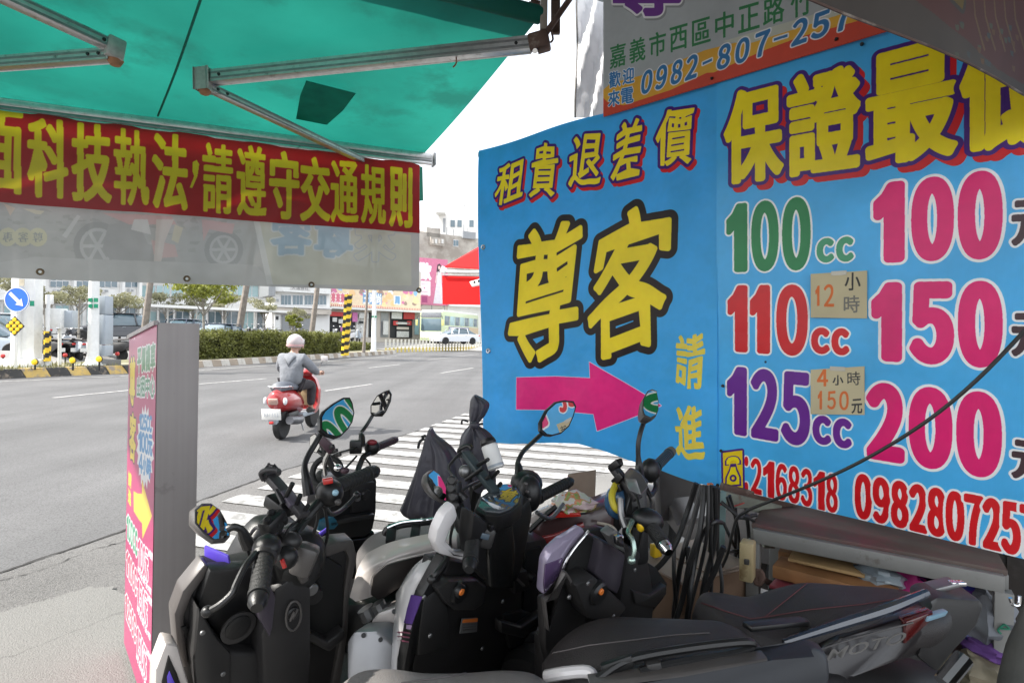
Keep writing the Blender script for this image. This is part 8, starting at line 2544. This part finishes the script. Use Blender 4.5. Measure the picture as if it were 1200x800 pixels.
wires = [[(816, 566), (806, 598), (793, 634), (778, 657), (762, 672)], [(823, 568), (812, 610), (800, 650), (793, 690), (788, 740)], [(826, 568), (820, 620), (808, 660), (800, 700), (786, 745)],
         [(830, 568), (829, 620), (822, 660), (812, 700), (802, 745)], [(834, 568), (833, 630), (834, 680), (829, 745)], [(838, 570), (838, 630), (826, 680), (815, 745)], [(842, 572), (841, 640), (846, 690), (836, 745)],
         [(852, 582), (862, 604), (880, 608), (884, 618), (872, 640), (854, 646), (846, 640)], [(845, 588), (860, 600), (866, 606), (886, 603)], [(846, 612), (835, 612), (822, 628), (814, 660), (808, 700), (802, 745)],
         [(848, 612), (856, 630), (866, 650), (874, 668)], [(840, 672), (856, 676), (868, 664), (876, 650)], [(855, 580), (866, 630), (864, 690), (858, 745)], [(862, 595), (862, 640), (860, 700)], [(874, 595), (878, 640), (874, 690)],
         [(790, 640), (790, 680), (796, 745)], [(806, 640), (808, 690), (806, 745)], [(848, 640), (838, 668), (824, 700), (816, 745)]]
for i, w_ in enumerate(wires):
    D_ = (2.1 if max(q_[0] for q_ in w_) > 854 else 1.80) + .14 * r5.random()
    rad = r5.choice([.006, .0075, .009, .0065])
    o = mk('hanging_cable', *tube([P(u, v, D_ + .02 * math.sin(k * 2 + i)) for k, (u, v) in enumerate(w_)], rad, 8, 6), M_CABLE, None)
    tag(o, 'black electrical cable in the tangle hanging below the seam of the blue boards', 'cable', 'tangled black cables')
mc = mk('power_cable', *tube([P(u, v, D_) for u, v, D_ in [(1230, 355, 1.45), (1205, 383, 1.5), (1150, 440, 1.55), (1100, 483, 1.62), (1050, 517, 1.7), (1000, 545, 1.78), (950, 568, 1.86), (905, 586, 1.95), (878, 597, 2.0), (864, 607, 2.03), (858, 625, 2.04), (852, 650, 2.05), (843, 672, 2.06), (838, 700, 2.05)]], .0055, 10, 7), M_CABLE, None)
tag(mc, 'single black cable sagging across the lower right of the price board', 'cable')
bx = thing('cardboard_box', 'brown cardboard box behind the hanging cables', 'box', V((P(812, 690, 2.0).x, 2.1, .02)))
t0, t1, t2, t3_ = PZ(764, 650, .62), PZ(838, 638, .62), PZ(856, 655, .62), PZ(780, 673, .62)
cB = (t0 + t1 + t2 + t3_) / 4
ax_ = (t2 - t3_).normalized()
mk('carton', *box(V((cB.x, cB.y, .31)), .30, .26, .58, ax_, .004), mat('brown carton', (.2, .125, .08), .85, 0, .15, 5), bx)
mk('flap', *box(V((cB.x - .02, cB.y, .606)), .32, .28, .008, ax_, .001), mat('pale carton top', (.34, .27, .22), .85, 0, .1, 5), bx)
mk('flap', *box(V((cB.x + .05, cB.y + .03, .617)), .2, .27, .006, V((ax_.x, ax_.y, .03)), .001), MATS['pale carton top'], bx)
mk('yellow_clip', *box(V((cB.x - .13, cB.y + .02, .64)), .04, .03, .05, ax_, .006), M_YEL, bx)
tr2 = copy_tree(fs0); relabel(tr2, 'grey scooter with a red lens partly hidden behind the cable tangle', M_GPLAST)
tr2['category'] = 'scooter'; tr2['group'] = 'scooters beyond the forecourt'
pq = P(845, 560, 3.3); tr2.location = (pq.x, pq.y, .02); tr2.rotation_euler = (0, 0, math.radians(115)); tr2.scale = (.92,) * 3
gj = mk('grey_jacket', *tube([P(1204, 700, 1.3), P(1202, 730, 1.3), P(1199, 760, 1.28), P(1197, 800, 1.25), P(1195, 840, 1.2)], [.006, .016, .03, .04, .045], 16, 5), mat('washed grey cloth', (.06, .06, .055), .9, 0, .2, 10, .5, 20), None)
tag(gj, 'washed out grey cloth hanging at the bottom right edge', 'cloth')
hk = mk('wire_hook', *tube([P(1184, 700, 1.3), P(1187, 708, 1.3), P(1194, 708, 1.3), P(1195, 698, 1.3)], .004, 8, 4), M_CHROME, gj)
